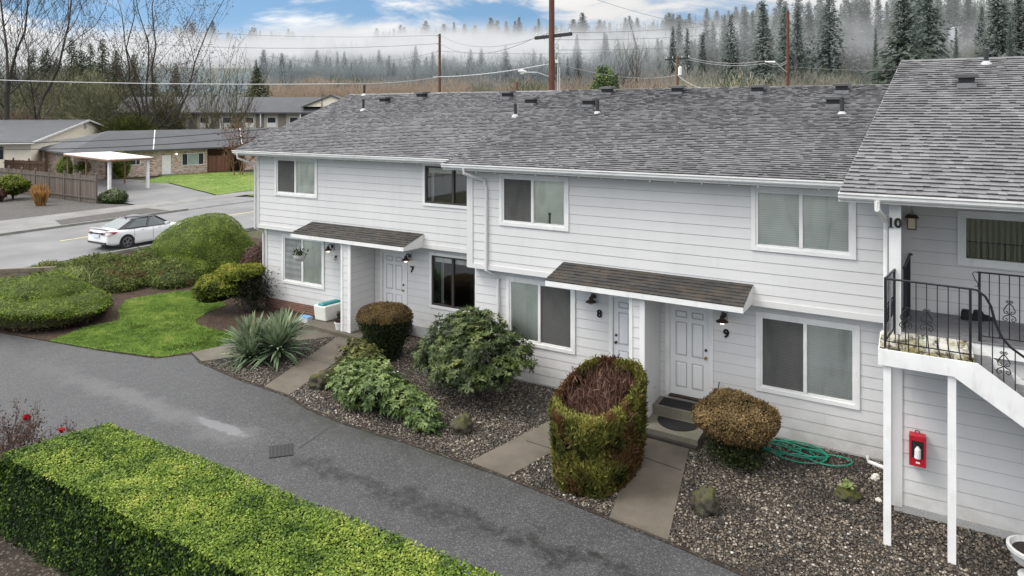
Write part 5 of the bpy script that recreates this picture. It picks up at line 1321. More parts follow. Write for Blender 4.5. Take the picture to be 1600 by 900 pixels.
whorl_shrub('leafy_shrub', 'bright green drooping leafy shrub at the kerb of the drive', 'shrub',
    [((-11.75, 12.75, .45), (.62, .5, .4)), ((-11.0, 12.65, .55), (.6, .5, .4)), ((-10.6, 12.3, .5), (.75, .5, .42)), ((-10.0, 12.35, .4), (.55, .45, .36)), ((-11.3, 12.25, .4), (.6, .4, .34)), ((-9.5, 12.3, .3), (.5, .4, .28)), ((-9.15, 12.15, .2), (.4, .32, .2)), ((-12.05, 12.75, .4), (.45, .45, .35))],
    2500, .115, .046, 'bright_leaf', 6, .6, 5, [([(-11, 12.5, -.05), (-11.2, 12.5, .4)], [.03, .02]), ([(-10.5, 12.4, -.05), (-10.3, 12.3, .4)], [.03, .02])], .48)
whorl_shrub('olive_shrub', 'low olive-green shrub between the flat-topped shrub and the bright leafy shrub', 'shrub',
    [((-12.6, 13.75, .48), (.62, .5, .42)), ((-12.1, 13.55, .5), (.5, .45, .4)), ((-12.5, 13.3, .32), (.5, .4, .3))],
    1300, .075, .036, 'olive_leaf', 7, .3, 8, None, .5)

# yucca
def yucca():
    r = plant_root('yucca', 'spiky grey-green yucca clump beside the walkway to units 6 and 7', 'yucca', (-15.3, 13.3, 0)); lv = Leaves()
    for (x, y, z, n, L) in ((-16.25, 13.3, .25, 330, 1.0), (-15.35, 13.45, .3, 300, .95), (-15.75, 13.95, .35, 260, 1.0), (-15.85, 12.95, .15, 170, .8)):
        a = RNG.random(n)*6.28; el = np.radians(np.clip(RNG.normal(54, 25, n), -8, 88)); D = np.column_stack([np.cos(a)*np.cos(el), np.sin(a)*np.cos(el), np.sin(el)])
        P = np.tile([x, y, z], (n, 1)) + D*.06; t = .35+.35*np.sin(el)+.4*(RNG.random(n)-.5) + (RNG.random(n) > .93)*.3
        D0 = D/np.linalg.norm(D, axis=1)[:, None]; side = np.cross(D0, np.tile([0, 0, 1.], (n, 1))); side /= np.linalg.norm(side, axis=1)[:, None]+1e-6
        Ls = (L*(.65+.5*RNG.random(n)))[:, None]; dr = (.1+.25*np.cos(el)*RNG.random(n))[:, None]
        pts = []
        for f, w in ((0, .026), (.3, .04), (.65, .034), (1.0, .002)):
            q = P + D0*Ls*f; q[:, 2] -= (dr*Ls*f*f)[:, 0]; pts.append((q-side*w, q+side*w))
        for (l0, r0), (l1, r1) in zip(pts, pts[1:]):
            lv.V.append(np.stack([l0, r0, r1, l1], 1).reshape(-1, 3)); lv.T.append(np.repeat(np.clip(t, 0, 1), 4))
    lv.build('leaves', 'yucca_leaf', r)
    stems(r, [([(x, y, -.05), (x, y, z)], .06) for x, y, z in ((-16.25, 13.3, .3), (-15.35, 13.45, .35), (-15.75, 13.95, .4))])
yucca()

# sheared pompon juniper at the corner
def bonsai():
    r = plant_root('pompon_juniper', 'golden-green cloud-pruned juniper leaning beside the corner of unit 6', 'juniper', (-20.1, 16.2, 0)); lv = Leaves(); ev, ef = [], []
    for i, (c, rad) in enumerate((((-20.95, 15.75, .85), (.85, .75, .48)), ((-20.6, 16.1, 1.28), (.8, .55, .32)), ((-20.05, 16.3, 1.42), (.6, .45, .22)), ((-21.2, 15.6, .6), (.55, .55, .3)))):
        vs, fs = blob(c, rad, 20, 12, .12, i+3, .1, 2.2)
        n = 5200 if i < 2 else 3000
        P, N = sample_mesh(vs, fs, n); N = outward(P, N, c); ok = N[:, 2] > -.45; P, N = P[ok], N[ok]; n = len(P)
        A = N + np.array([-.3, -.2, .3]) + RNG.normal(size=(n, 3))*.3; d = RNG.random(n)
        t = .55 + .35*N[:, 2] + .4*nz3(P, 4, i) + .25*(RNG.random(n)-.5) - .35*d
        lv.diamonds(P - N*(.1*d)[:, None], N, .11, .032, t, .5, 0, A=A)
        b = len(ev); ev += shrink(vs, c, .86); ef += [tuple(q+b for q in f) for f in fs]
    lv.build('foliage', 'juniper_gold', r, (ev, ef, .0))
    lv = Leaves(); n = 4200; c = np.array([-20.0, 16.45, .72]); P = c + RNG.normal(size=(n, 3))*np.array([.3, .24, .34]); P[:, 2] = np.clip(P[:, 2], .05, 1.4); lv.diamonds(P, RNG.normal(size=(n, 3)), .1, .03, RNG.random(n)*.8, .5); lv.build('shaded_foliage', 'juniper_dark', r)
    stems(r, [([(-19.95, 16.25, -.05), (-20.1, 16.2, .4), (-20.6, 15.9, .8)], [.08, .06, .03]), ([(-19.95, 16.25, -.05), (-20.0, 16.35, .7), (-20.3, 16.2, 1.2)], [.07, .05, .03])])
bonsai()

def mound(name, lab, cat, lobes, material, n, L, Wd, side=None, seed=0, depth=.1, hi=.85, clump=2.0, zmin=.02, spread=.6, upright=0.0):
    cc = lobes[0][0]; r = plant_root(name, lab, cat, (cc[0], cc[1], 0)); lv = Leaves(); ls = Leaves(); ev, ef = [], []; tot = sum(l[1][0]*l[1][1] for l in lobes)
    for i, (c, rad) in enumerate(lobes):
        vs, fs = blob(c, rad, 34, 18, .07, seed+i, zmin, 1.7)
        if side:
            for v in vs:
                if v.z < c[2]:
                    k_ = math.hypot((v.x-c[0])/rad[0], (v.y-c[1])/rad[1]); f_ = min(2.5, .97/max(k_, .05)) if k_ > .3 else 1; v.x = c[0]+(v.x-c[0])*f_; v.y = c[1]+(v.y-c[1])*f_
        m = int(n*rad[0]*rad[1]/tot)
        if side:
            shrub_from(lv, vs, fs, c, m, L, Wd, spread, depth, .2, hi, clump, seed+i, .25, .35, keep=lambda P, N: P[:, 2] > side + .06*nz3(P, 2))
            shrub_from(ls, vs, fs, c, m, L, Wd*.8, spread, depth*1.3, .1, .8, clump, seed+i, 0, .35, keep=lambda P, N: P[:, 2] <= side + .06*nz3(P, 2))
        else: shrub_from(lv, vs, fs, c, m, L, Wd, spread, depth, .26, hi, clump, seed+i, .25, .3)
        b = len(ev); ev += shrink(vs, c, .93); ef += [tuple(q+b for q in f) for f in fs]
    lv.build('foliage', material, r, (ev, ef, .2))
    if side: ls.build('clipped_side', 'clipped_brown', r)
    return r
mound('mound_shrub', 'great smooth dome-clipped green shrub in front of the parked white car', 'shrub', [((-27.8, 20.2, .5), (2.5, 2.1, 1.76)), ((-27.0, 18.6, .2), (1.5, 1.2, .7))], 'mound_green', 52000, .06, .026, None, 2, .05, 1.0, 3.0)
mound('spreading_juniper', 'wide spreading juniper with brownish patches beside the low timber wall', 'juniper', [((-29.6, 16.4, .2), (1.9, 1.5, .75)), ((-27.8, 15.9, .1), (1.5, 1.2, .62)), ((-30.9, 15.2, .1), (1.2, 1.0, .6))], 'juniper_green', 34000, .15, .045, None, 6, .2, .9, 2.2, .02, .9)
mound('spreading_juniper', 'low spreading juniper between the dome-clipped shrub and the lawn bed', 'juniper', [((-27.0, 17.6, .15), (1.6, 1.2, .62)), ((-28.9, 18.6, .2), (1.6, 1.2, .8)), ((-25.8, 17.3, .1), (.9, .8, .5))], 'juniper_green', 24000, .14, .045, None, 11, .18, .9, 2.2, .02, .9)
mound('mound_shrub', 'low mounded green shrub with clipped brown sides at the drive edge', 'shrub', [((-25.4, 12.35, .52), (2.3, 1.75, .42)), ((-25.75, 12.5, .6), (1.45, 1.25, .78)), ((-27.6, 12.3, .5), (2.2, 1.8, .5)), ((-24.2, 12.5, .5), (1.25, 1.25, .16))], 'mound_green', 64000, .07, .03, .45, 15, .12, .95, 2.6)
mound('border_shrub', 'brownish dark shrub just behind the corner of unit 6', 'shrub', [((-23.2, 19.6, .6), (1.0, .9, .95))], 'maroon_leaf', 4000, .13, .06, None, 21, .2, .9)
mound('border_shrub', 'small round olive shrub between the golden juniper and the dome-clipped shrub', 'shrub', [((-22.2, 18.0, .45), (.95, .85, .62))], 'olive_leaf', 5000, .09, .05, None, 23, .12, .85)
# grass clump and low timber wall
r = plant_root('grass_clump', 'clump of pale grass blades between the two left mounded shrubs', 'grass clump', (-27.3, 13.9, 0)); lv = Leaves(); n = 420
a = RNG.random(n)*6.28; D = np.column_stack([np.cos(a)*.5, np.sin(a)*.5, .8+RNG.random(n)*.5]); lv.blades(np.column_stack([-27.3+RNG.normal(size=n)*.3, 13.9+RNG.normal(size=n)*.25, np.full(n, .6)]), D, .6+.45*RNG.random(n), .03, RNG.random(n), .3); lv.build('blades', 'clump_grass', r)
r = root('timber_wall', 'low weathered timber retaining wall at the corner of the drive', 'retaining wall', (-31, 14, 0))
for k in range(4):
    mb = MB(); mb.bar((-34.0, 11.6, .1+.17*k), (-30.2, 15.0, .1+.17*k), .17, .16); mb.build('timber', 'timber', r)

# ------------------------------------------------------------------ the parked car (x across, y forward)
def make_car():
    r = root('parked_car', 'white four-door sedan with black roof parked on the street', 'car')
    ST = [(-2.44, .76, .44, .88, .93), (-2.40, .85, .32, .98, 1.05), (-2.2, .89, .25, 1.0, 1.06), (-1.9, .915, .21, .99, 1.05), (-1.3, .925, .19, .97, 1.03), (-.4, .92, .18, .945, 1.0), (.6, .92, .18, .93, .985),
          (1.05, .92, .18, .91, .975), (1.5, .915, .19, .86, .92), (2.0, .885, .22, .77, .82), (2.3, .82, .26, .66, .7), (2.44, .7, .34, .54, .57)]
    vs = []; fs = []
    for (y, w, zb, zs, zt) in ST:
        h = zs-zb
        half = [(w*.55, zb-.02), (w*.93, zb), (w*.985, zb+h*.18), (w*.985, zb+h*.42), (w*1.0, zb+h*.66), (w*.975, zb+h*.88), (w*.9, zs), (w*.72, zs+(zt-zs)*.6), (w*.36, zt-.005)]
        row = [(x, y, z) for x, z in half] + [(0, y, zt)] + [(-x, y, z) for x, z in half[::-1]]
        vs += row
    m = len(ST); k = 19
    for i in range(m-1):
        for j in range(k-1): fs.append((i*k+j, i*k+j+1, (i+1)*k+j+1, (i+1)*k+j))
        fs.append((i*k+k-1, i*k, (i+1)*k, (i+1)*k+k-1))
    fs.append(tuple(range(k))[::-1]); fs.append(tuple(range((m-1)*k, m*k)))
    mb = MB(); mb.add(vs, fs); body = mb.build('body', 'pearl_white_paint', r, True)
    sb = body.modifiers.new('s', 'SUBSURF'); sb.levels = 2; sb.render_levels = 2
    # glasshouse
    ring = lambda pts, z: None
    base = [(.74, -1.82, 1.035), (.83, -1.3, 1.02), (.85, -.4, .99), (.85, .5, .97), (.76, 1.12, .965)]
    topr = [(.55, -1.0, 1.4), (.62, -.72, 1.445), (.645, -.15, 1.465), (.63, .15, 1.455), (.56, .4, 1.42)]
    mb = MB(); B = base + [(-x, y, z) for x, y, z in base[::-1]]; T = topr + [(-x, y, z) for x, y, z in topr[::-1]]
    mb.hexa(B, T); mb.build('glass', 'car_glass', r)
    mb = MB(); g = .012
    rp = [(x*1.02, y, z+.004) for x, y, z in topr]; RT = rp + [(-x, y, z) for x, y, z in rp[::-1]]; RT2 = [(x*.88, y*.9-.02, z+.04) for x, y, z in RT]; mb.hexa(RT, RT2)
    for s in (-1, 1):
        def P(i, f, out=.03): 
            a, b = Vector(base[i]), Vector(topr[i]); q = a.lerp(b, f); return Vector((s*(q.x+out), q.y, q.z))
        def pil(i, dy0, dy1, w=.08):
            a0, b0 = P(i, 0), P(i, 1); a0.y += dy0; b0.y += dy1
            mb.hexa([(a0.x, a0.y-w/2, a0.z), (a0.x, a0.y+w/2, a0.z), (b0.x, b0.y+w/2, b0.z), (b0.x, b0.y-w/2, b0.z)], [(a0.x-s*.03, a0.y-w/2, a0.z), (a0.x-s*.03, a0.y+w/2, a0.z), (b0.x-s*.03, b0.y+w/2, b0.z), (b0.x-s*.03, b0.y-w/2, b0.z)])
        pil(2, .1, .1, .1)
        a, b = P(0, 0), P(0, 1); a2, b2 = P(1, 0), P(1, 1)
        mb.hexa([a, a.lerp(a2, .75), b2, b], [v-Vector((s*.03, 0, 0)) for v in (a, a.lerp(a2, .75), b2, b)])
        a, b = P(4, 0), P(4, 1); mb.bar(a, b, .07, .03); mb.bar(P(1, 0), P(4, 0), .03, .02); mb.bar(P(0, 1, .01), P(2, 1, .01), .07, .05); mb.bar(P(2, 1, .01), P(4, 1, .01), .06, .05)
    mb.add([(0, 0, 0)], [])
    mb.hexa([(-.05, -.95, 1.45), (.05, -.95, 1.45), (.05, -.78, 1.46), (-.05, -.78, 1.46)], [(-.012, -.97, 1.53), (.012, -.97, 1.53), (.012, -.9, 1.5), (-.012, -.9, 1.5)])
    mb.build('roof', 'car_black', r)
    # rear: spoiler, dark strip, lamps, plate, diffuser
    mb = MB(); mb.hexa([(-.74, -2.3, 1.055), (.74, -2.3, 1.055), (.68, -2.12, 1.065), (-.68, -2.12, 1.065)], [(-.7, -2.44, 1.1), (.7, -2.44, 1.1), (.66, -2.16, 1.085), (-.66, -2.16, 1.085)]); mb.build('spoiler', 'pearl_white_paint', r)
    mb = MB(); mb.box(-.66, .66, -2.475, -2.4, .84, .9); mb.build('trim_strip', 'car_black', r)
    for s in (-1, 1):
        q = [(s*.4, -2.476, .81), (s*.4, -2.476, .92), (s*.74, -2.462, .97), (s*.905, -2.25, .96), (s*.945, -1.95, .93), (s*.94, -2.1, .85), (s*.88, -2.42, .78)]
        mb = MB(); mb.hexa([Vector(p) for p in q], [Vector(p)+Vector((-s*.05, .09, 0)) for p in q]); mb.build('tail_light', 'tail_red', r)
        mb = MB(); mb.box(s*.95-.1, s*.95+.08, .72, .86, .98, 1.09); o = mb.build('mirror', 'pearl_white_paint', r)
        mb = MB(); q = [(s*.6, 2.39, .56), (s*.85, 2.24, .66), (s*.84, 2.18, .6), (s*.62, 2.36, .5)]; mb.hexa(q, [(x*1.01, y+.04, z) for x, y, z in q]); mb.build('headlight', 'plate_white', r)
        mb = MB()
        for yy in (-.55, .4): mb.box(s*.925-.012, s*.925+.012, yy-.1, yy+.09, .86, .885)
        mb.build('door_handle', 'pearl_white_paint', r)
        mb = MB()
        for yy in (-1.02, .02, .98): mb.box(s*.919-.004, s*.919+.004, yy-.004, yy+.004, .34, .95)
        mb.build('door_gap', 'car_black', r)
        mb = MB(); mb.box(s*.9-.02, s*.9+.02, -1.0, 1.0, .19, .25); mb.build('sill', 'shade_grey', r)
    mb = MB(); mb.box(-.26, .26, -2.49, -2.46, .68, .81); mb.build('plate', 'plate_white', r)
    mb = MB(); mb.hexa([(-.72, -2.46, .35), (.72, -2.46, .35), (.7, -2.1, .2), (-.7, -2.1, .2)], [(-.74, -2.475, .44), (.74, -2.475, .44), (.72, -2.2, .42), (-.72, -2.2, .42)]); mb.build('bumper_trim', 'car_black', r)
    for y in (-1.42, 1.4):
        for s in (-1, 1):
            mb = MB(); mb.lathe((s*.86, y, .345), [(0, 0), (.395, 0), (.395, s*.072), (.375, s*.073), (0, s*.073)], 28, 'x'); mb.build('wheel_arch', 'car_black', r)
            mb = MB(); mb.lathe((s*.86, y, .335), [(.24, 0), (.335, 0), (.335, s*.07), (.32, s*.09), (.25, s*.092), (.245, s*.06)], 30, 'x'); w = mb.build('wheel', 'tyre', r)
            mb = MB(); mb.lathe((s*.86, y, .335), [(.25, s*.085), (.225, s*.09), (.215, s*.06)], 28, 'x')
            for k2 in range(10):
                a = 2*math.pi*k2/10 + (.16 if k2 % 2 else -.16); p0 = Vector((s*.945, y+.04*math.cos(a), .335+.04*math.sin(a))); p1 = Vector((s*.945, y+.23*math.cos(a), .335+.23*math.sin(a))); mb.bar(p0, p1, .02, .03, (1, 0, 0))
            mb.lathe((s*.94, y, .335), [(0, s*.015), (.05, s*.01), (.05, 0)], 14, 'x'); mb.build('rim', 'alloy', w)
    return r
car = make_car(); car.location = (-35.75, 22.1, 0); car.rotation_euler.z = math.radians(2)

# ------------------------------------------------------------------ neighbours across the street
def plank_fence(pts, h, m, lab, grp=None, post_h=.18, zb=.03):
    r = root('board_fence', lab, 'fence', (*pts[0], zb), grp); mb = MB(); pb = []
    for (ax_, ay_), (bx_, by_) in zip(pts, pts[1:]):
        a, b = Vector((ax_, ay_, 0)), Vector((bx_, by_, 0)); L_ = (b-a).length; d = (b-a)/L_; nrm = Vector((-d.y, d.x, 0)); s = 0
        while s < L_-.02:
            w = min(.145, L_-s); p, q = a+d*(s+.004), a+d*(s+w-.004); t = .02; zt = zb+h+random.uniform(-.03, .03); off = nrm*random.uniform(-.008, .008)
            lo = [p+off-nrm*t/2, q+off-nrm*t/2, q+off+nrm*t/2, p+off+nrm*t/2]; mb.hexa([v+Vector((0, 0, zb)) for v in lo], [v+Vector((0, 0, zt)) for v in lo], random.random()); s += w
        k = 0
        while k*2.4 <= L_+.1:
            p = a+d*min(k*2.4, L_); pb.append(p + Vector((0, 0, 0))); k += 1
        for zz in (.35, h-.3): mb.bar(a+nrm*.05+Vector((0, 0, zb+zz)), b+nrm*.05+Vector((0, 0, zb+zz)), .04, .09)
    mb.build('boards', m, r)
    for p in pb:
        mb = MB(); mb.box(p.x-.06, p.x+.06, p.y-.06, p.y+.06, zb-.05, zb+h+post_h); mb.hexa([(p.x-.075, p.y-.075, zb+h+post_h), (p.x+.075, p.y-.075, zb+h+post_h), (p.x+.075, p.y+.075, zb+h+post_h), (p.x-.075, p.y+.075, zb+h+post_h)], [(p.x-.01, p.y-.01, zb+h+post_h+.07), (p.x+.01, p.y-.01, zb+h+post_h+.07), (p.x+.01, p.y+.01, zb+h+post_h+.07), (p.x-.01, p.y+.01, zb+h+post_h+.07)])
        mb.build('post', m, r)
plank_fence([(-54.1, 29.8), (-90, 30.8)], 2.05, 'fence_grey', 'weathered grey board fence nearest the street')
plank_fence([(-76.5, 37.0), (-100, 33.2)], 2.0, 'fence_brown', 'dark brown board fence behind the carport')
plank_fence([(-83, 45.5), (-108, 42.5)], 2.3, 'fence_brown', 'brown board fence below the beige house')

bh = root('brick_house', 'long low brick house with dark hipped roof and white door across the street', 'house')
mb = MB(); mb.box(0, 13.75, 0, .2, 0, 2.95); mb.box(0, .2, .2, 10, 0, 2.95); mb.box(18.2, 34, 0, .2, 0, 2.95); mb.box(33.8, 34, .2, 10, 0, 2.95); mb.box(.2, 33.8, 9.8, 10, 0, 2.95); mb.build('wall', 'pale_brick', bh)
mb = MB(); mb.box(13.75, 18.2, 2.4, 2.6, 0, 2.9); mb.box(13.55, 13.75, .2, 2.4, 0, 2.9); mb.box(18.2, 18.4, .2, 2.4, 0, 2.9); mb.build('recess_wall', 'brown_beam', bh)
mb = MB(); E0, E1, F0, F1, ze, zr = -.7, 34.7, -.7, 10.7, 2.95, 4.95
mb.add([(E0, F0, ze), (E1, F0, ze), (E1, F1, ze), (E0, F1, ze), (4.8, 5, zr), (29.5, 5, zr), (E0, F0, ze-.16), (E1, F0, ze-.16), (E1, F1, ze-.16), (E0, F1, ze-.16)], [(0, 1, 5, 4), (1, 2, 5), (2, 3, 4, 5), (3, 0, 4), (6, 7, 1, 0), (7, 8, 2, 1), (8, 9, 3, 2), (9, 6, 0, 3), (9, 8, 7, 6)]); rf = mb.build('roof', 'dark_shingles', bh)
mb = MB()
for s0, s1 in ((7.5, 9.8), (17.7, 20.2)):
    t0, t1 = (s0, F0+.05), (s1, 4.9); n_ = Vector((0, -.33, .94)); mb.bar((t0[0], t0[1], ze+.025), (t1[0], t1[1], zr+.01), .09, .03)
mb.build('roof_flashing', 'white_trim', rf)
mb = MB(); mb.box(8.65, 9.6, -.05, -.005, .12, 2.25); d_ = mb.build('door', 'white_trim', bh)
mb = MB(); mb.lathe((9.5, -.06, 1.15), [(0, -.05), (.04, -.03), (.03, 0)], 8, 'y'); mb.build('handle', 'brass', d_)
mb = MB(); mb.box(8.3, 10.0, -1.0, -.06, -.02, .12); mb.build('door_step', 'pavement_concrete', bh)
for (s0, s1, z0, z1, cu_) in ((10.8, 13.35, .95, 2.35, 'curtain_green'), (4.6, 6.4, 1.3, 2.35, 'dark_window'), (20.5, 22.5, 1.0, 2.35, 'dark_window')):
    mb = MB(); t = .07
    for q in ((s0, s1, z0, z0+t), (s0, s1, z1-t, z1), (s0, s0+t, z0+t, z1-t), (s1-t, s1, z0+t, z1-t), (s0+(s1-s0)*.25, s0+(s1-s0)*.25+t*.7, z0+t, z1-t), (s0+(s1-s0)*.73, s0+(s1-s0)*.73+t*.7, z0+t, z1-t)): mb.box(q[0], q[1], -.05, -.004, q[2], q[3])
    w = mb.build('window', 'white_trim', bh); mb = MB(); mb.box(s0+t, s1-t, -.02, -.004, z0+t, z1-t); mb.build('pane', 'dark_window', w)
    if cu_ != 'dark_window': mb = MB(); mb.box(s0+(s1-s0)*.28, s0+(s1-s0)*.72, -.028, -.021, z0+t, z1-t); mb.build('curtain', cu_, w)
mb = MB(); mb.lathe((10.2, -.12, 2.3), [(0, -.08), (.07, -.04), (.08, .05), (0, .08)], 10); mb.build('porch_light', 'lit_bulb', bh)
bh.location = (-73.7, 38.3, 0); bh.rotation_euler.z = math.atan2(.98, .2)
def BH(s, o): return (-73.7+.2*s-.98*o, 38.3+.98*s+.2*o)
plank_fence([BH(13.9, -.1), BH(16.4, -.2)], 1.9, 'fence_red', 'short red-brown gate fence beside the brick house', None, .02)

# carport
cp = root('carport', 'open white carport with thin posts on the neighbour driveway', 'carport', (-67, 38, 0))
A_, B_, C_, D_ = (-60.5, 34.4), (-60.1, 38.2), (-73.5, 41.6), (-73.0, 37.0)
mb = MB(); mb.hexa([(*p, 2.84) for p in (A_, B_, C_, D_)], [(*p, 2.92) for p in (A_, B_, C_, D_)]); mb.build('roof', 'pale_roof_metal', cp)
mb = MB()
for p, q in ((A_, B_), (B_, C_), (C_, D_), (D_, A_)): mb.bar((*p, 2.77), (*q, 2.77), .1, .13)
mb.build('beam', 'brown_beam', cp)
for (x, y), w, m_ in (((-61.4, 34.95), .22, 'white_trim'), ((-60.6, 38.0), .22, 'white_trim'), ((-66.6, 39.4), .12, 'brown_beam'), ((-72.6, 37.2), .12, 'brown_beam'), ((-72.9, 41.3), .12, 'brown_beam'), ((-67.4, 36.2), .12, 'brown_beam')):
    mb = MB(); mb.box(x-w/2, x+w/2, y-w/2, y+w/2, 0, 2.71); mb.build('post', m_, cp)

# beige house behind the fences
P1, P2 = Vector((-80.1, 37.0, 0)), Vector((-109.8, 63.7, 0)); nv = Vector((-.668, -.744, 0)); ez, az_ = 3.9, 6.05; ap = P1.lerp(P2, .55)
hb = root('beige_house', 'beige gabled house with grey roof behind the board fences', 'house', tuple(P1))
i0 = P1+(P2-P1)*.03; i1 = P1+(P2-P1)*.97; Ln = 42
mb = MB(); mb.add([(i0.x, i0.y, 0), (i1.x, i1.y, 0), (i1.x, i1.y, ez-.1), (ap.x, ap.y, az_-.12), (i0.x, i0.y, ez-.1)], [(0, 1, 2, 3, 4)])
e0 = i0+nv*Ln; e1 = i1+nv*Ln
mb.add([(i0.x, i0.y, 0), (e0.x, e0.y, 0), (e0.x, e0.y, ez-.1), (i0.x, i0.y, ez-.1)], [(0, 1, 2, 3)]); mb.add([(i1.x, i1.y, 0), (e1.x, e1.y, 0), (e1.x, e1.y, ez-.1), (i1.x, i1.y, ez-.1)], [(0, 1, 2, 3)]); mb.build('wall', 'beige_siding', hb)
mb = MB(); o = -nv*.5; a0, a1, ax_ = P1+o, P2+o, ap+o; b0, b1, bx_ = P1+nv*Ln, P2+nv*Ln, ap+nv*Ln; Z = lambda v, z: (v.x, v.y, z)
mb.quad(Z(a0, ez), Z(ax_, az_), Z(bx_, az_), Z(b0, ez)); mb.quad(Z(a1, ez), Z(ax_, az_), Z(bx_, az_), Z(b1, ez)); rf = mb.build('roof', 'dark_shingles', hb)
mb = MB(); mb.bar(Z(a0, ez-.1), Z(ax_, az_-.1), .06, .22); mb.bar(Z(a1, ez-.1), Z(ax_, az_-.1), .06, .22); mb.bar(Z(a0, ez-.1), Z(b0, ez-.1), .06, .18); mb.build('fascia', 'white_trim', rf)
mb = MB(); c_ = ap - nv*.06; dd_ = (P2-P1).normalized(); mb.hexa([Z(c_-dd_*.6, 4.9), Z(c_+dd_*.2, 4.9), Z(c_+dd_*.2-nv*.05, 4.9), Z(c_-dd_*.6-nv*.05, 4.9)], [Z(c_-dd_*.6, 5.6), Z(c_+dd_*.2, 5.6), Z(c_+dd_*.2-nv*.05, 5.6), Z(c_-dd_*.6-nv*.05, 5.6)]); mb.build('gable_vent', 'shade_grey', hb)
mb = MB(); lo = i0 + dd_*-.03; lo2 = i1; mb.bar(Z(i0-nv*.04, 3.72), Z(i1-nv*.04, 3.72), .05, .2); mb.build('gable_band', 'white_trim', hb)
for s in (2.5, 5.5, 9.5, 13.0):
    q = i0+nv*s; side = -dd_*.04; mb = MB(); mb.hexa([Z(q+side, 2.1), Z(q+nv*1.5+side, 2.1), Z(q+nv*1.5+side*2, 2.1), Z(q+side*2, 2.1)], [Z(q+side, 3.4), Z(q+nv*1.5+side, 3.4), Z(q+nv*1.5+side*2, 3.4), Z(q+side*2, 3.4)]); w = mb.build('window', 'dark_window', hb)

# two-storey motel-like block further back
mt = root('apartment_block', 'long two-storey apartment block with grey roof and small gable beyond the brick house', 'building')
mb = MB(); mb.box(-24, 13, 0, .3, 0, 7.05); mb.box(12.8, 13, .3, 10, 0, 7.05); mb.build('wall', 'motel_wall', mt)
mb = MB(); mb.add([(-25, -1, 7.05), (14, -1, 7.05), (14, 11, 7.05), (-25, 11, 7.05), (-25, 5, 9.7), (9.5, 5, 9.7)], [(0, 1, 5, 4), (1, 2, 5), (2, 3, 4, 5), (0, 4, 3)]); mb.box(-25, 14, -1.02, -.9, 6.8, 7.05); rf = mb.build('roof', 'dark_shingles', mt)
mb = MB(); mb.add([(5.6, -.2, 8.0), (14.6, -.2, 8.0), (10.1, -.2, 9.75)], [(0, 1, 2)]); mb.build('gable', 'beige_siding', rf)
mb = MB(); mb.add([(5.2, -.5, 7.9), (10.1, -.5, 9.9), (10.1, 6, 9.9), (5.2, 6, 7.9), (15.0, -.5, 7.9), (15.0, 6, 7.9)], [(0, 1, 2, 3), (1, 4, 5, 2)]); mb.bar((5.2, -.5, 7.85), (10.1, -.5, 9.85), .1, .2); mb.bar((15, -.5, 7.85), (10.1, -.5, 9.85), .1, .2); mb.build('gable_roof', 'dark_shingles', rf)
for k in range(10):
    x = -22 + k*3.6
    for zz in (4.6, 1.4):
        mb = MB(); mb.box(x, x+1.5, -.06, -.004, zz, zz+1.7); w = mb.build('window', 'white_trim', mt); mb = MB(); mb.box(x+.12, x+1.38, -.09, -.062, zz+.75, zz+1.58); mb.build('pane', 'dark_window', w)
mb = MB()
for k in range(10): x = -20.2 + k*3.6; mb.box(x, x+1.3, -.05, -.005, 0, 6.9)
mb.build('panel', 'motel_trim', mt)
for k in range(6): mb = MB(); x = -20.5 + k*6.4; mb.box(x, x+.16, -.9, -.74, 0, 6.8); mb.build('post', 'white_trim', mt)
mb = MB(); mb.box(-24, 13, -1.0, -.7, 3.3, 3.6); mb.build('balcony_edge', 'white_trim', mt)
p_ = W(-40, 113); mt.location = (p_.x, p_.y, 0); mt.rotation_euler.z = TH + .06

# planting across the street
def ball(name, lab, cat, c, rad, material, n, L, Wd, seed=0, grp=None, stem=True):
    r = plant_root(name, lab, cat, (c[0], c[1], 0), grp); vs, fs = blob(c, rad, 22, 13, .08, seed, .03, 1.5); lv = Leaves(); shrub_from(lv, vs, fs, c, n, L, Wd, .6, .12, .15, .9, 1.8, seed, .25, .4); lv.build('foliage', material, r, (shrink(vs, c, .9), fs, .02))
    if stem: stems(r, [([(c[0], c[1], -.05), (c[0]+.1, c[1], c[2])], [.09, .05])])
    return r
ball('shrub', 'rounded yellow-topped shrub in front of the grey board fence', 'shrub', (-62.2, 27.7, 1.2), (1.25, 1.1, .72), 'juniper_gold', 4000, .2, .1, 3)
ball('shrub', 'brown twiggy low shrub at the foot of the yellow-topped shrub', 'shrub', (-61.9, 26.3, .6), (.9, .7, .55), 'maroon_leaf', 2000, .2, .08, 4)
ball('shrub', 'dark green low juniper at the end of the grey board fence', 'shrub', (-53.6, 30.8, .4), (1.25, .9, .55), 'rhodo_leaf', 2600, .22, .07, 5)
ball('shrub', 'big round dark green shrub behind the carport', 'shrub', (-75.2, 39.2, 1.3), (2.0, 1.5, 1.4), 'mound_green', 4000, .22, .08, 6)
ball('shrub', 'tall narrow clipped dark shrub against the brick wall', 'shrub', (-72.0, 42.3, 1.4), (.75, .75, 1.45), 'mound_green', 3000, .2, .08, 7)
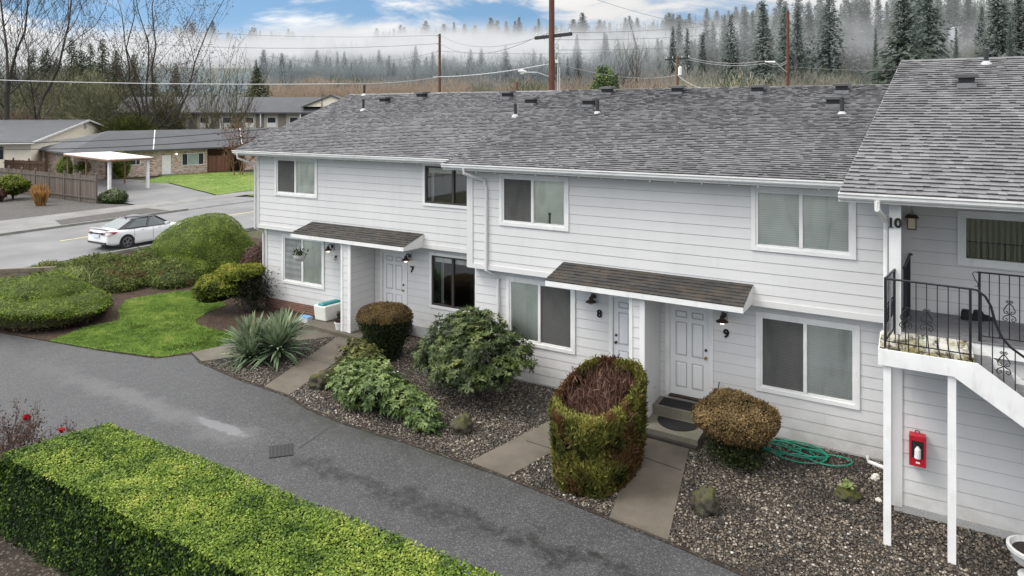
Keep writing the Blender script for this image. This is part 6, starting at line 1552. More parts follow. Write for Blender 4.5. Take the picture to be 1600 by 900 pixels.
for (x, y, s, lab) in ((-58.5, 27.9, 1.0, 'taller tuft of orange dry ornamental grass before the grey fence'), (-56.2, 26.9, .9, 'smaller tuft of orange dry ornamental grass nearer the pavement')):
    r = plant_root('ornamental_grass', lab, 'ornamental grass', (x, y, 0), 'dry orange grasses'); lv = Leaves(); n = 700; a = RNG.random(n)*6.28; D = np.column_stack([np.cos(a)*.35*RNG.random(n), np.sin(a)*.35*RNG.random(n), np.ones(n)])
    lv.blades(np.column_stack([x+np.cos(a)*.3*RNG.random(n), y+np.sin(a)*.3*RNG.random(n), np.zeros(n)]), D, s*(.9+.8*RNG.random(n)), .05, RNG.random(n), .12); lv.build('blades', 'straw_grass', r)

# ------------------------------------------------------------------ trees
def bare_tree_mesh(h, seed, spread=.5, levels=5, trunk_r=.35, multi=1, upright=.35, twig=.03, first=.25, density=3, tilt=.22):
    rnd = random.Random(seed); mb = MB(); tips = []
    def branch(p, d, L, r, lev):
        n = 3 if lev < 2 else 2; pts = [p]; rs = [r]
        for i in range(n):
            d = (d + Vector((rnd.gauss(0, .13), rnd.gauss(0, .13), rnd.gauss(.05, .06)*upright*2))).normalized(); pts.append(pts[-1]+d*L/n); rs.append(max(twig*.55, r*(1-.3*(i+1)/n)))
        mb.tube(pts, rs, 7 if lev < 2 else (4 if lev < 4 else 3), rnd.random(), 0, False)
        if lev >= levels: tips.append((pts[-1], d)); return
        k = density if lev else density+1
        for j in range(k):
            f = rnd.uniform(.35, 1.0) if j < k-1 else 1.0; fi = f*n; i = min(int(fi), n-1); q = pts[i].lerp(pts[i+1], fi-i)
            side = Vector((rnd.gauss(0, 1), rnd.gauss(0, 1), 0)); side = side.normalized() if side.length > .01 else Vector((1, 0, 0))
            lead = j == k-1; sp_ = spread*(.25 if lead else 1)
            e = (d*(1-sp_*.7) + side*sp_ + Vector((0, 0, upright))).normalized(); branch(q, e, L*(rnd.uniform(.8, 1.0) if lead else rnd.uniform(.5, .8)), max(twig, rs[i]*(.85 if lead else rnd.uniform(.3, .48))), lev+1)
    for k in range(multi):
        a = 6.28*k/multi + rnd.random(); t = .0 if multi == 1 else tilt*rnd.uniform(.5, 1.3)
        branch(Vector((.3*math.cos(a)*(multi > 1), .3*math.sin(a)*(multi > 1), -.3)), Vector((t*math.cos(a), t*math.sin(a), 1)).normalized(), h*(.42 if density > 2 else .36), trunk_r*(1 if multi == 1 else .75), 0)
    return mb, tips
def big_tree(lab, x, y, h, seed, m='bark', leaves=None, nleaf=0, grp=None, **kw):
    r = plant_root('bare_tree', lab, 'tree', (0, 0, 0), grp); mb, tips = bare_tree_mesh(h, seed, **kw); mb.build('trunk', m, r)
    if leaves:
        T = np.array([tuple(t[0]) for t in tips]); idx = RNG.choice(len(T), min(nleaf, len(T)*6)); P = T[idx] + RNG.normal(size=(len(idx), 3))*.3; lv = Leaves(); lv.diamonds(P, RNG.normal(size=(len(idx), 3)), .24, .15, RNG.random(len(idx)), .5); lv.build('crown', leaves, r)
    r.location = (x, y, 0); return r
def at(px, d, z=0):
    return W((px-800)/1070*d, d, z)
p_ = at(243, 104); big_tree('tall many-stemmed tree with clinging brown leaves behind the brick house', p_.x, p_.y, 20, 5, 'bark', 'brown_leaf', 4200, spread=.72, levels=7, trunk_r=.36, multi=5, upright=.26, twig=.02, density=2, tilt=.16)
p_ = at(345, 100); big_tree('vase-shaped bare mossy tree left of the townhouse roof', p_.x, p_.y, 10.5, 12, 'bark_moss', 'moss_twig', 300, spread=.42, levels=5, trunk_r=.17, multi=10, upright=.3, twig=.026, density=2, tilt=.55)
p_ = at(10, 92); big_tree('tall bare tree at the far left with pale grey trunk', p_.x, p_.y, 24, 21, 'bark', None, 0, spread=.6, levels=6, trunk_r=.36, multi=2, upright=.25, twig=.018, density=3, tilt=.06)
p_ = at(62, 98); big_tree('slimmer bare tree right of the tall far-left tree', p_.x, p_.y, 22, 33, 'bark', None, 0, spread=.6, levels=6, trunk_r=.3, multi=1, upright=.25, twig=.018, density=3)
p_ = at(372, 77); big_tree('small reddish bare tree on the neighbour lawn', p_.x, p_.y, 4.6, 41, 'fence_red', 'brown_leaf', 500, spread=.55, levels=4, trunk_r=.12, multi=3, upright=.2, twig=.02)
def fuzzy_tree_mesh(h, w, n, seed, L=.5):
    """broad twiggy crown: short strokes through the crown volume, thicker towards the outside"""
    rg = np.random.default_rng(seed); d = rg.normal(size=(n, 3)); d /= np.linalg.norm(d, axis=1)[:, None]; rr = rg.random(n)**.45
    lump = 1+.35*np.array([mnoise.noise(Vector((v[0]*2+seed, v[1]*2, v[2]*2))) for v in d]); P = d*(rr*lump)[:, None]*np.array([w/2, w/2, h*.42]) + np.array([0, 0, h*.54])
    lv = Leaves(); D = d*.6 + np.array([0, 0, .55]) + rg.normal(size=(n, 3))*.35; t = .5 + .35*nz3(P, 1.6/w*3, seed) + .3*(rg.random(n)-.5) - .25*(1-rr)
    lv.blades(P, D, L*(.6+.9*rg.random(n)), L*.09, t, .0, rg); return lv
def fuzzy(lab, x, y, h, w, m, seed, grp=None, n=2600, L=.9, z=0, name='shrubby_tree', trunk=True):
    r = plant_root(name, lab, 'tree', (0, 0, 0), grp); lv = fuzzy_tree_mesh(h, w, n, seed, L); lv.build('crown', m, r)
    if trunk: mb = MB(); mb.tube([(0, 0, -.5), (.1, 0, h*.3), (0, .1, h*.65)], [.02*h, .016*h, .006*h], 6); mb.build('trunk', 'bark', r)
    r.location = (x, y, z); return r
i_ = 0
for (px, d, h, w, m_, lab) in ((60, 118, 14.5, 13, 'moss_twig', 'broad olive twiggy tree behind the beige house roof, leftmost'), (118, 112, 15, 13, 'moss_twig', 'broad olive twiggy tree above the beige gable'), (165, 108, 13, 11, 'moss_twig', 'greyish olive twiggy tree left of the tall many-stemmed tree'),
                          (200, 100, 6.6, 7, 'olive_leaf', 'green bushy tree at the foot of the tall many-stemmed tree'), (258, 108, 10.5, 6, 'moss_twig', 'ivy-green twiggy tree right behind the tall many-stemmed tree'), (30, 100, 7, 9, 'brush_brown', 'brown thicket tree behind the roof at the far left'),
                          (300, 140, 11, 10, 'brush_brown', 'brown twiggy tree between the two big bare trees'), (40, 130, 15, 14, 'grey_conifer', 'dark evergreen thicket left of the broad olive trees'), (100, 131, 16.5, 15, 'grey_conifer', 'dark evergreen thicket right behind the broad olive trees'), (160, 129, 16, 14, 'grey_conifer', 'dark evergreen thicket left of the tall many-stemmed tree'), (215, 134, 13, 12, 'grey_conifer', 'dark evergreen thicket behind the tall many-stemmed tree'), (58, 122, 8.4, 3.6, 'bright_leaf', 'pale green bushy tree just over the beige roof')):
    p_ = at(px, d); fuzzy(lab, p_.x, p_.y, h, w, m_, 50+i_, 'twiggy trees behind the neighbour houses', 3600, .9); i_ += 1

def conifer_mesh(h, w, seed, tiers=34, per=8, sub=5, ragged=.3, power=.85, skirt=.12, droop=.35, fr=1.0, lf=.17, nr=.13):
    rg = np.random.default_rng(seed); lv = Leaves(); P = []; A = []; T = []; S = []
    for i in range(tiers):
        f = skirt + (1-skirt)*(i/tiers)**.92; z = h*f; R = w/2*max(.03, (1-f))**power*(1+ragged*rg.normal()*.5) + .04*w*(1-f)
        for k in range(per):
            a = rg.random()*6.28; Rk = R*rg.uniform(.55, 1.15); tb = rg.random()
            for j in range(sub):
                g_ = (j+.6)/sub; q = np.array([math.cos(a)*Rk*g_, math.sin(a)*Rk*g_, z - droop*Rk*g_**1.6 + .06*Rk]); q += rg.normal(size=3)*.04*w*.5
                P.append(q); A.append([math.cos(a)*.8+rg.normal()*.35, math.sin(a)*.8+rg.normal()*.35, -.45+rg.normal()*.2]); T.append(.38+.34*g_+.22*(tb-.5)+.14*f); S.append((.2+.8*R/(w/2))*rg.uniform(.7, 1.3))
    P, A, T, S = map(np.array, (P, A, T, S)); N = P*np.array([1, 1, 0])/w + np.array([0, 0, .45]); N = N + rg.normal(size=N.shape)*nr
    lv.diamonds(P, N, w*lf*S*fr, w*lf*.5*S*fr, T, nr, 0, rg, A=A); return lv
for k, (px, d, h, w, lab) in enumerate(((112, 140, 22.5, 13, 'dark conifer behind the olive trees, tallest of the three'), (142, 146, 22, 12, 'narrow dark conifer next to the tallest one'), (160, 138, 22, 13, 'dark conifer left of the tall many-stemmed tree'), (50, 142, 20.5, 12, 'dark conifer between the far-left bare trees'), (402, 125, 15.5, 13, 'dark conifer behind the vase-shaped bare tree'), (418, 130, 12.5, 7, 'shorter dark conifer right of the vase-shaped tree'), (503, 100, 10, 2.0, 'small dark conifer rising behind the apartment gable'), (210, 150, 20, 11, 'dark conifer behind the tall many-stemmed tree'), (88, 148, 19, 12, 'broad dark conifer left of the tallest dark conifer'), (180, 145, 17.5, 10, 'low dark conifer just left of the tall many-stemmed tree'), (20, 150, 18, 11, 'dark conifer behind the far-left bare trunk'), (72, 132, 19.5, 14, 'dark wide conifer low behind the olive trees'), (128, 130, 19, 14, 'dark wide conifer in the middle of the evergreen group'), (-8, 140, 18, 12, 'dark conifer cut by the left edge'), (182, 132, 19, 13, 'dark wide conifer at the right of the evergreen group'), (240, 140, 15, 10, 'low dark conifer behind the trunks of the tall tree'), (275, 150, 18, 9, 'dark conifer between the two big bare trees'))):
    r = plant_root('conifer', lab, 'conifer', (0, 0, 0), 'dark conifers behind the neighbour houses'); conifer_mesh(h, w, 70+k, 36, 12, 8, .3, 1.0, .06, .35, 1.0, .11).build('crown', 'grey_conifer', r); mb = MB(); mb.tube([(0, 0, -.5), (0, 0, h*.96)], [.02*h, .01], 6); mb.build('trunk', 'bark', r); p_ = at(px, d); r.location = (p_.x, p_.y, 0)
r = plant_root('round_conifer', 'bright green bushy tree just behind the townhouse ridge', 'tree', (0, 0, 0)); lv = Leaves(); vs, fs = blob((0, 0, 8.6), (.85, .85, 1.35), 18, 12, .18, 3, .2, 1.8); shrub_from(lv, vs, fs, (0, 0, 8.6), 2600, .2, .08, .7, .3, .2, .95, 1.6, 3, .4, .5); lv.build('crown', 'bright_leaf', r, (shrink(vs, (0, 0, 8.6), .78), fs, .05)); mb = MB(); mb.tube([(0, 0, -.2), (0, 0, 8)], [.15, .06], 6); mb.build('trunk', 'bark', r); p_ = at(945, 45); r.location = (p_.x, p_.y, 0)

# ------------------------------------------------------------------ wooded hill, mist
def ss(a, b, x): t = min(1, max(0, (x-a)/(b-a))); return t*t*(3-2*t)
def hill_z(r, d):
    A = 52 + 34*ss(30, 300, r) - 10*ss(-150, -420, r); d0 = 195 - 60*ss(40, 190, r)
    t = min(1.25, max(0, (d-d0)/(520-d0)))
    return A*min(t, 1)**1.1*(1 if t < 1 else 1+.1*(t-1)) + 2.5*mnoise.noise(Vector((r*.02, d*.02, 0)))*min(1, t*6) - .3
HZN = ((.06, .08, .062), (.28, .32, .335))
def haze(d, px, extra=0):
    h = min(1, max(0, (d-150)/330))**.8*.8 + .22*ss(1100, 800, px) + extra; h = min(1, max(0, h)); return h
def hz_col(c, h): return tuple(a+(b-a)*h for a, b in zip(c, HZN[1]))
def make_hill():
    mb = MB(); R_ = [-520+22*i for i in range(58)]; D_ = [120+15*i for i in range(48)]; n = len(D_)
    vs = [tuple(W(r, d, hill_z(r, d)))for r in R_ for d in D_]; fs = [(i*n+j, (i+1)*n+j, (i+1)*n+j+1, i*n+j+1) for i in range(len(R_)-1) for j in range(n-1)]
    mb.add(vs, fs); m, g = mat('hill_ground'); p = g.pos(); f = g.noise(.06, 6, p, .7); x, y, z = g.sep(p)
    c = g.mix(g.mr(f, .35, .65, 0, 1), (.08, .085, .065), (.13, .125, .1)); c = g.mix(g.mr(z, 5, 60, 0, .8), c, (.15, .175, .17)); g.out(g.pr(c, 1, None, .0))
    return tag(mb.build('hill', 'hill_ground', None, True), kind='structure')
make_hill()
protos = []
for k, (w, rg_, pw, dr_) in enumerate(((12.5, .35, 1.1, .35), (11.5, .5, .95, .5), (14.5, .4, 1.15, .3), (11, .35, .85, .45), (13.5, .55, 1.0, .4))):
    lv = conifer_mesh(25, w, 200+k, 44, 12, 8, rg_, pw, .04, dr_, 1.0, .12)
    crown = lv.build('crown', 'hill_foliage'); mb = MB(); mb.tube([(0, 0, -2), (0, 0, 24.6)], [.32, .04], 5); trunk = mb.build('trunk', 'hill_foliage')
    protos.append((crown.data, trunk.data)); bpy.data.objects.remove(crown); bpy.data.objects.remove(trunk)
n_con = 0
def hill_conifer(px, d, top_y=None, hgt=None, wf=1.0, h=None, label=None, grp=None, base=(.13, .16, .125), k=None):
    global n_con
    r_ = (px-800)/1070*d; z = hill_z(r_, d)
    if top_y is not None: hgt = 7+(176-top_y)/1070*d - z
    k = n_con % 5 if k is None else k; n_con += 1
    o = bpy.data.objects.new('conifer', None); COL.objects.link(o); tag(o, label, 'conifer', grp)
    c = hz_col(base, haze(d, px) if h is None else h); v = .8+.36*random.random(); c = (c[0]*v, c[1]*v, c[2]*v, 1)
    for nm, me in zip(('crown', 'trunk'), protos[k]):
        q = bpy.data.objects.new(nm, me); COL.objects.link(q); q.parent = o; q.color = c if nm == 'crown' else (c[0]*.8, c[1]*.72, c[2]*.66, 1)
    s = hgt/25; o.location = W(r_, d, z); o.scale = (s*wf, s*wf, s); o.rotation_euler.z = random.random()*6.28
    return o
BIGC = [(1192, 0, 172, 1.15, .3, 'pointed spruce with tiered open branches left of the tall thin pole'), (1226, 6, 185, .9, .32, 'dark conifer directly behind the tall thin pole'), (1246, 6, 190, .75, .36, 'slim conifer just right of the tall thin pole'),
        (1142, 20, 205, .95, .36, 'dense dark conifer left of the tiered spruce'), (1163, 8, 225, .95, .5, 'paler conifer between the dense conifer and the tiered spruce'), (1098, 50, 190, .8, .42, 'broad misty conifer over the tan brush'),
        (1074, 42, 200, .7, .48, 'thin misty conifer right of the transformer pole'), (1051, 40, 188, .6, .36, 'slender dark conifer behind the transformer pole'), (1296, -22, 200, 1.0, .42, 'tall misty conifer right of the blue house'),
        (1282, 5, 215, .8, .5, 'hazy conifer left of the tall misty one above the blue house'), (1322, -25, 225, .9, .55, 'hazy tall conifer in the drifting mist'), (1345, -15, 240, .9, .62, 'faint conifer right behind the drifting mist'), (1412, -42, 140, 1.05, .14, 'largest dark spruce rising left of the unit 10 roof'),
        (1450, -40, 160, 1.1, .25, 'large conifer close behind the dark spruce'), (1436, -20, 175, .9, .32, 'mid-green conifer between the two largest conifers'), (1494, 40, 140, .42, .2, 'narrow columnar conifer right of the large conifers'), (1534, 8, 200, .85, .5, 'paler conifer beside the white hill house'), (1560, -35, 150, 1.0, .24, 'dark spruce above the roof of unit 10'),
        (1592, -30, 155, 1.0, .28, 'dark spruce at the right edge above the unit 10 roof'), (1578, 30, 135, .45, .22, 'narrow green conifer between the two spruces above unit 10'), (870, 68, 215, .8, .48, 'dark conifer just right of the red-brown pole'), (887, 88, 212, .7, .5, 'shorter conifer right of the red-brown pole'), (903, 78, 208, .8, .46, 'third conifer right of the red-brown pole'),
        (845, 82, 235, .8, .7, 'pale misty conifer left of the red-brown pole'), (676, 80, 235, .8, .66, 'misty conifer left of the thin pole'), (527, 80, 255, .8, .72, 'misty pointed conifer above the brown brush'), (790, 68, 240, 1.0, .68, 'misty conifer between the two poles'), (1620, -20, 160, 1.1, .3, 'spruce beyond the right edge'), (1368, 42, 150, .35, .2, 'dark narrow ivy-clad tree left of the largest dark spruce')]
for (px, ty, d, wf, h_, lab) in BIGC[:-2] + BIGC[-1:]: hill_conifer(px, d, ty, None, wf, h_, lab, None)
rb = random.Random(17)
for k in range(46):
    px = 1010 + k*13 + rb.uniform(-8, 8); d = rb.uniform(205, 290); hill_conifer(px, d, rb.uniform(28, 75) - 62*ss(1080, 1330, px), None, rb.uniform(.75, 1.05), None, 'tall misty conifer in the dense wood on the right slope', 'tall conifers on the right slope')
rnd2 = random.Random(99)
def crest(px):
    pr = ((270, 40), (330, 36), (350, 52), (395, 40), (450, 42), (470, 58), (560, 58), (600, 40), (700, 36), (780, 34), (830, 30), (1000, 23), (1100, 20), (1190, 10))
    for (a, u), (b, v) in zip(pr, pr[1:]):
        if a <= px <= b: return u + (v-u)*(px-a)/(b-a)
    return pr[-1][1]
px = 275
while px < 1185:
    d = 470 + rnd2.uniform(-25, 25); hill_conifer(px, d, crest(px) + rnd2.choice((-6, -1, 1, 3, 5, 8, 10)) + rnd2.uniform(-2, 2), None, rnd2.uniform(1.2, 2.1), .66 + .22*ss(950, 550, px) - .12*ss(780, 1000, px), 'hazy conifer on the crest of the wooded hill', 'conifers on the hill crest'); px += rnd2.choice((3, 5, 6, 14, 24)) + rnd2.uniform(0, 4)
placed = []
def spaced(P, m):
    for q in placed:
        if (q[0]-P[0])**2 + (q[1]-P[1])**2 < m*m: return False
    placed.append(P); return True
cnt = 0; tries = 0
while cnt < 96 and tries < 9000:
    tries += 1; px = rnd2.uniform(400, 1300); d = rnd2.uniform(225, 320) if px < 900 else rnd2.uniform(220, 420)
    P = ((px-800)/1070*d, d); z = hill_z(*P); hh = rnd2.uniform(15, 24)
    if px < 880: hh = min(hh, 7 + (176-rnd2.uniform(66, 104))/1070*d - z)
    if hh < 8 or not spaced(P, 6): continue
    hill_conifer(px, d, None, hh, rnd2.uniform(.85, 1.3), None, 'misty conifer on the slope of the wooded hill', 'conifers on the misty slope'); cnt += 1
# the far wood: one mass
def forest(n, pa, pb, da, db, ha, hb, wa, wb, col, seed):
    lv = Leaves(); rg = np.random.default_rng(seed); V = []; T = []
    for i in range(n):
        px = rg.uniform(pa, pb); d = rg.uniform(da, db); r_ = (px-800)/1070*d; z = hill_z(r_, d); b = np.array(W(r_, d, z)); h = rg.uniform(ha, hb) if ha else max(6, 7+(176-crest(min(px, 1185))-rg.uniform(4, 22))/1070*d - z); w = rg.uniform(wa, wb); tt = rg.uniform(-.12, .12)
        for k in range(34):
            f = (k+rg.random())/34; a = rg.random()*6.28; R = (w*.5*(1-f)+.12)*rg.uniform(.6, 1.25); p = b+np.array([math.cos(a)*R*.5, math.sin(a)*R*.5, f*h]); s_ = np.array([-math.sin(a), math.cos(a), 0])*R*.55; dn = np.array([math.cos(a)*R*.7, math.sin(a)*R*.7, -h*.075])
            V.append(np.stack([p-s_*.3, p+s_*.3, p+s_+dn, p-s_+dn])); T += [.35+.4*rg.random()+tt+.2*f]*4
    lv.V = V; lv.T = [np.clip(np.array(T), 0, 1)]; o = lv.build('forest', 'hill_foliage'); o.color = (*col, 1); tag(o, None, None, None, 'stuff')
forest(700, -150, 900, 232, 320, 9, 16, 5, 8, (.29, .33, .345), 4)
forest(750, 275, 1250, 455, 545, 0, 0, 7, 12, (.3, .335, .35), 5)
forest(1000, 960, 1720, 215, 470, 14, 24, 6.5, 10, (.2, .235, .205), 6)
# leafless trees and brush below the hill
bp = []
for k in range(3):
    mb, tips = bare_tree_mesh(20, 300+k, spread=.4, levels=5, trunk_r=.3, multi=1, upright=.45, twig=.05, density=3); t = mb.build('trunk', 'hill_foliage'); bp.append(t.data); bpy.data.objects.remove(t)
def hill_bare(px, d, top_y, col, lab, grp=None, k=0):
    r_ = (px-800)/1070*d; z = hill_z(r_, d); h = 7+(176-top_y)/1070*d - z; o = bpy.data.objects.new('bare_tree', bp[k]); COL.objects.link(o); tag(o, lab, 'tree', grp); o.color = (*col, 1); zs = max(v.co.z for v in bp[k].vertices); o.scale = (h/zs,)*3; o.location = W(r_, d, z); o.rotation_euler.z = px
    return o
hill_bare(982, 158, 24, (.2, .18, .17), 'tall bare fan-shaped tree in front of the mist in the middle', None, 0)
hill_bare(731, 190, 88, (.26, .25, .25), 'misty bare tree right of the thin pole', None, 1)
hill_bare(940, 175, 78, (.22, .22, .21), 'round bare tree left of the tall fan-shaped bare tree', None, 2)
for k, (px, ty, d) in enumerate(((1010, 82, 172), (1120, 95, 165), (1270, 78, 160), (1330, 70, 158), (1460, 70, 150), (1300, 85, 150), (915, 95, 170), (1390, 80, 145))):
    hill_bare(px, d, ty, (.3, .285, .25), 'grey leafless tree at the foot of the wooded hill', 'leafless trees at the foot of the hill', k % 3)
fz = []
for k in range(4):
    lv = fuzzy_tree_mesh(10, 9, 1700, 400+k, .8); t = lv.build('crown', 'hill_foliage'); fz.append(t.data); bpy.data.objects.remove(t)
k = 0
for px in range(415, 1600, 13):
    for row in (0, 1):
        d = (146 if row == 0 else 178) + rnd2.uniform(-8, 10); x_ = px + rnd2.uniform(-9, 9); r_ = (x_-800)/1070*d; z = hill_z(r_, d)
        ty = (133 if row == 0 else 127) + rnd2.uniform(-7, 9) - (7*ss(1080, 1180, x_) if row == 0 else 10*ss(880, 1000, x_)) + 4*ss(1250, 1300, x_)
        h = max(4.5, 7+(176-ty)/1070*d - z)
        o = bpy.data.objects.new('brush', fz[k % 4]); COL.objects.link(o); s = h/9.4; o.scale = (s*rnd2.uniform(.8, 1.2), s, s); o.location = W(r_, d, z-.2); o.rotation_euler.z = rnd2.random()*6.28
        if x_ < 1060: c = (.38, .3, .23) if row == 0 else (.33, .31, .28)
        elif x_ < 1185: c = (.46, .43, .32) if row == 0 else (.33, .325, .28)
        else: c = (.33, .31, .25) if row == 0 else (.28, .28, .245)
        v = rnd2.uniform(.72, 1.15); c = tuple(q*v for q in c)
        if rnd2.random() < .12: c = (.13*v, .16*v, .09*v)
        o.color = (*c, 1)
        tag(o, 'brown leafless brush below the wooded hill' if x_ < 1060 else 'tan leafless brush below the right part of the hill', 'brush', 'brown brush below the hill' if x_ < 1060 else 'tan brush at the right below the hill'); k += 1
for k in range(120):
    right = k >= 66; px = rnd2.uniform(1000, 1600) if right else 425 + (k+rnd2.random())*9; d = rnd2.uniform(190, 250) if right else rnd2.uniform(212, 262)
    r_ = (px-800)/1070*d; z = hill_z(r_, d); ty = (rnd2.uniform(98, 122) - 30*ss(1250, 1500, px)) if right else rnd2.uniform(84, 108); h = 7+(176-ty)/1070*d - z
    if h < 6: continue
    o = bpy.data.objects.new('leafless_tree', fz[k % 4]); COL.objects.link(o); s = h/9.4; wf = rnd2.uniform(.55, .8); o.scale = (s*wf, s*wf, s); o.location = W(r_, d, z-.3); o.rotation_euler.z = rnd2.random()*6.28
    v = rnd2.uniform(.85, 1.12); c = (.3, .3, .265) if right else (.27, .3, .31); o.color = (c[0]*v, c[1]*v, c[2]*v, 1)
    tag(o, 'grey-green leafless tree among the conifers on the right slope' if right else 'misty grey leafless tree on the lower hill slope', 'tree', 'leafless trees on the right slope' if right else 'leafless trees on the misty lower slope')
# two houses among the trees of the hill
for (px, py, d, w, h, m_, lab) in ((1508, 52, 232, 4.6, 2.0, 'hill_house_white', 'pale flat house high among the trees on the right of the hill'), (1277, 92, 214, 2.7, 4.4, 'hill_house_blue', 'narrow blue-grey house between the trees right of the tall thin pole')):
    r = root('hill_house', lab, 'house'); mb = MB(); mb.box(-w/2, w/2, 0, 6, -2.5, h); mb.build('wall', m_, r); mb = MB(); mb.hexa([(-w/2-.15, -.3, h), (w/2+.15, -.3, h), (w/2+.15, 6.3, h), (-w/2-.15, 6.3, h)], [(-w/2-.15, -.3, h+.15), (w/2+.15, -.3, h+.15), (w/2, 3, h+.6), (-w/2, 3, h+.6)]); mb.build('roof', 'hill_house_roof', r)
    for q in range(3 if w > 3 else 1):
        x = -w/2+w*(.12+.3*q); mb = MB(); mb.box(x, x+w*.22, -.06, -.005, h-1.3, h-.6); mb.build('window', 'dark_window', r)
    p_ = at(px, d, 7+(176-py)/1070*d-.0); r.location = p_; r.rotation_euler.z = TH-.1

def fog_mat():
    m, g = mat('mist'); p = g.pos(); a = g.attr('fog'); n1 = g.noise(.022, 6, p, .6, .4); n2 = g.noise(.09, 5, p, .6)
    f = g.m('MULTIPLY', a, g.mr(g.m('ADD', g.m('MULTIPLY', n1, .7), g.m('MULTIPLY', n2, .3)), .3, .62, .42, 1.15)); f = g.m('MINIMUM', f, 1.0)
    e = g.n('Emission', {'Color': (.86, .88, .9), 'Strength': .93}).outputs[0]; t = g.n('BsdfTransparent').outputs[0]  # mist sheets glow by themselves in place of sky light on them
    g.out(g.n('MixShader', {0: f, 1: t, 2: e}).outputs[0])
fog_mat()
def bell(y, c, up, dn): return math.exp(-((y-c)/(up if y < c else dn))**2)
def fog_bank(d, fn, seed):
    nx, ny = 150, 36; vs = []; fs = []; at_ = []
    for i in range(nx+1):
        px = -60 + 1760*i/nx
        for j in range(ny+1):
            y = -60 + 205*j/ny; q = mnoise.noise(Vector((px*.006, y*.012, seed))); q2 = mnoise.noise(Vector((px*.02, y*.035, seed+5)))
            dd = d + 10*mnoise.noise(Vector((px*.004, seed, 0))); e = ss(0, 5, j)*ss(0, 5, ny-j)*ss(0, 6, i)*ss(0, 6, nx-i)
            p = at(px, dd, 7+(176-y)/1070*dd); vs.append(tuple(p)); at_.append(max(0, min(1, fn(px, y + 16*q + 8*q2)*(1+.5*q2)*e)))
    for i in range(nx):
        for j in range(ny): fs.append((i*(ny+1)+j, (i+1)*(ny+1)+j, (i+1)*(ny+1)+j+1, i*(ny+1)+j+1))
    me = bpy.data.meshes.new('mist_bank'); me.from_pydata(vs, [], fs); a = me.attributes.new('fog', 'FLOAT', 'POINT'); a.data.foreach_set('value', at_)
    keep = [f for f in fs if max(at_[i] for i in f) > .03]
    me2 = bpy.data.meshes.new('mist_bank'); me2.from_pydata(vs, [], keep); a = me2.attributes.new('fog', 'FLOAT', 'POINT'); a.data.foreach_set('value', at_); bpy.data.meshes.remove(me)
    o = link('mist_bank', me2, 'mist', None, True); o.visible_shadow = True; tag(o, None, None, None, 'stuff')
def f_back(px, y): return 1.05*bell(y, 70 - 12*ss(780, 1000, px), 19, 40)*(1-.62*ss(830, 1130, px)) + .3*bell(y, 20, 30, 40)*ss(1200, 1340, px)
def f_mid(px, y): return .75*bell(y, 70 - 10*ss(780, 950, px), 20, 18)*(1-.8*ss(760, 960, px)) + .7*bell(y, 35, 25, 40)*math.exp(-((px-1375)/32)**2) + .5*bell(y, 62, 22, 28)*math.exp(-((px-1090)/110)**2) + .4*bell(y, 25, 25, 30)*math.exp(-((px-1260)/60)**2)
def f_front(px, y): return (.72*bell(y, 68, 20, 17) + .1*bell(y, 95, 20, 20))*(1-.9*ss(830, 1010, px)) + (.17*ss(135, 80, y) + .1*bell(y, 55, 25, 30))*ss(900, 1040, px)
fog_bank(425, f_back, 1.3); fog_bank(335, f_mid, 4.7); fog_bank(206, f_front, 8.1)

# ------------------------------------------------------------------ poles and wires
def pole(px, d, top_y, dia, m_, lab, arms=(), extra=None):
    b = at(px, d); zt = 7+(176-top_y)/1070*d; r = root('utility_pole', lab, 'utility pole', tuple(b)); mb = MB(); mb.tube([(b.x, b.y, -.5), (b.x, b.y, zt*.5), (b.x, b.y, zt)], [dia*.58, dia*.52, dia*.45], 12); mb.build('pole', m_, r)
    for (pa, ya, da, pb, yb, db, th) in arms:
        A, B = at(pa, da, 7+(176-ya)/1070*da), at(pb, db, 7+(176-yb)/1070*db); z = (A.z+B.z)/2; A.z = B.z = z; mb = MB(); mb.bar(A, B, th, th*1.3); mb.build('crossarm', 'black_metal' if th > .1 else 'galvanised', r)
        if th > .1:
            mb = MB()
            for f in (.04, .3, .68, .96): q = A.lerp(B, f); mb.lathe(tuple(q+Vector((0, 0, th*.6))), [(.03, 0), (.05, .05), (.03, .1), (.05, .14), (0, .18)], 8)
            mb.build('insulators', 'lamp_metal', r)
            c = Vector((b.x, b.y, z)); mb = MB(); mb.bar(c+Vector((0, 0, -.7)), A.lerp(c, .45), .03, .01); mb.bar(c+Vector((0, 0, -.7)), B.lerp(c, .45), .03, .01); mb.build('brace', 'galvanised', r)
    return r, b
mp, b = pole(862, 36, -60, .32, 'pole_redwood', 'thick red-brown utility pole with crossarm behind the middle of the roof', ((836.5, 59.6, 37, 893, 53, 35, .13),))
mb = MB()
for px, y0, y1, rr_ in ((871.5, 68, 150, .035), (874.5, 104, 150, .025)): a = at(px, 36, 7+(176-y0)/1070*36); mb.tube([tuple(at(px, 36, 2)), tuple(a)], rr_, 8)
mb.build('conduit', 'lamp_metal', mp)
mb = MB()
for y in (72, 80, 96): a = at(870, 35.9, 7+(176-y)/1070*36); mb.box(a.x-.09, a.x+.09, a.y-.05, a.y+.05, a.z-.09, a.z+.09)
mb.build('bracket', 'lamp_metal', mp)
mb = MB(); A, B = at(858, 36, 7+(176-120)/1070*36), at(822, 35, 7+(176-113)/1070*35); mb.tube([A, A.lerp(B, .5)+Vector((0, 0, .1)), B], .032, 8); mb.build('lamp_arm', 'lamp_metal', mp)
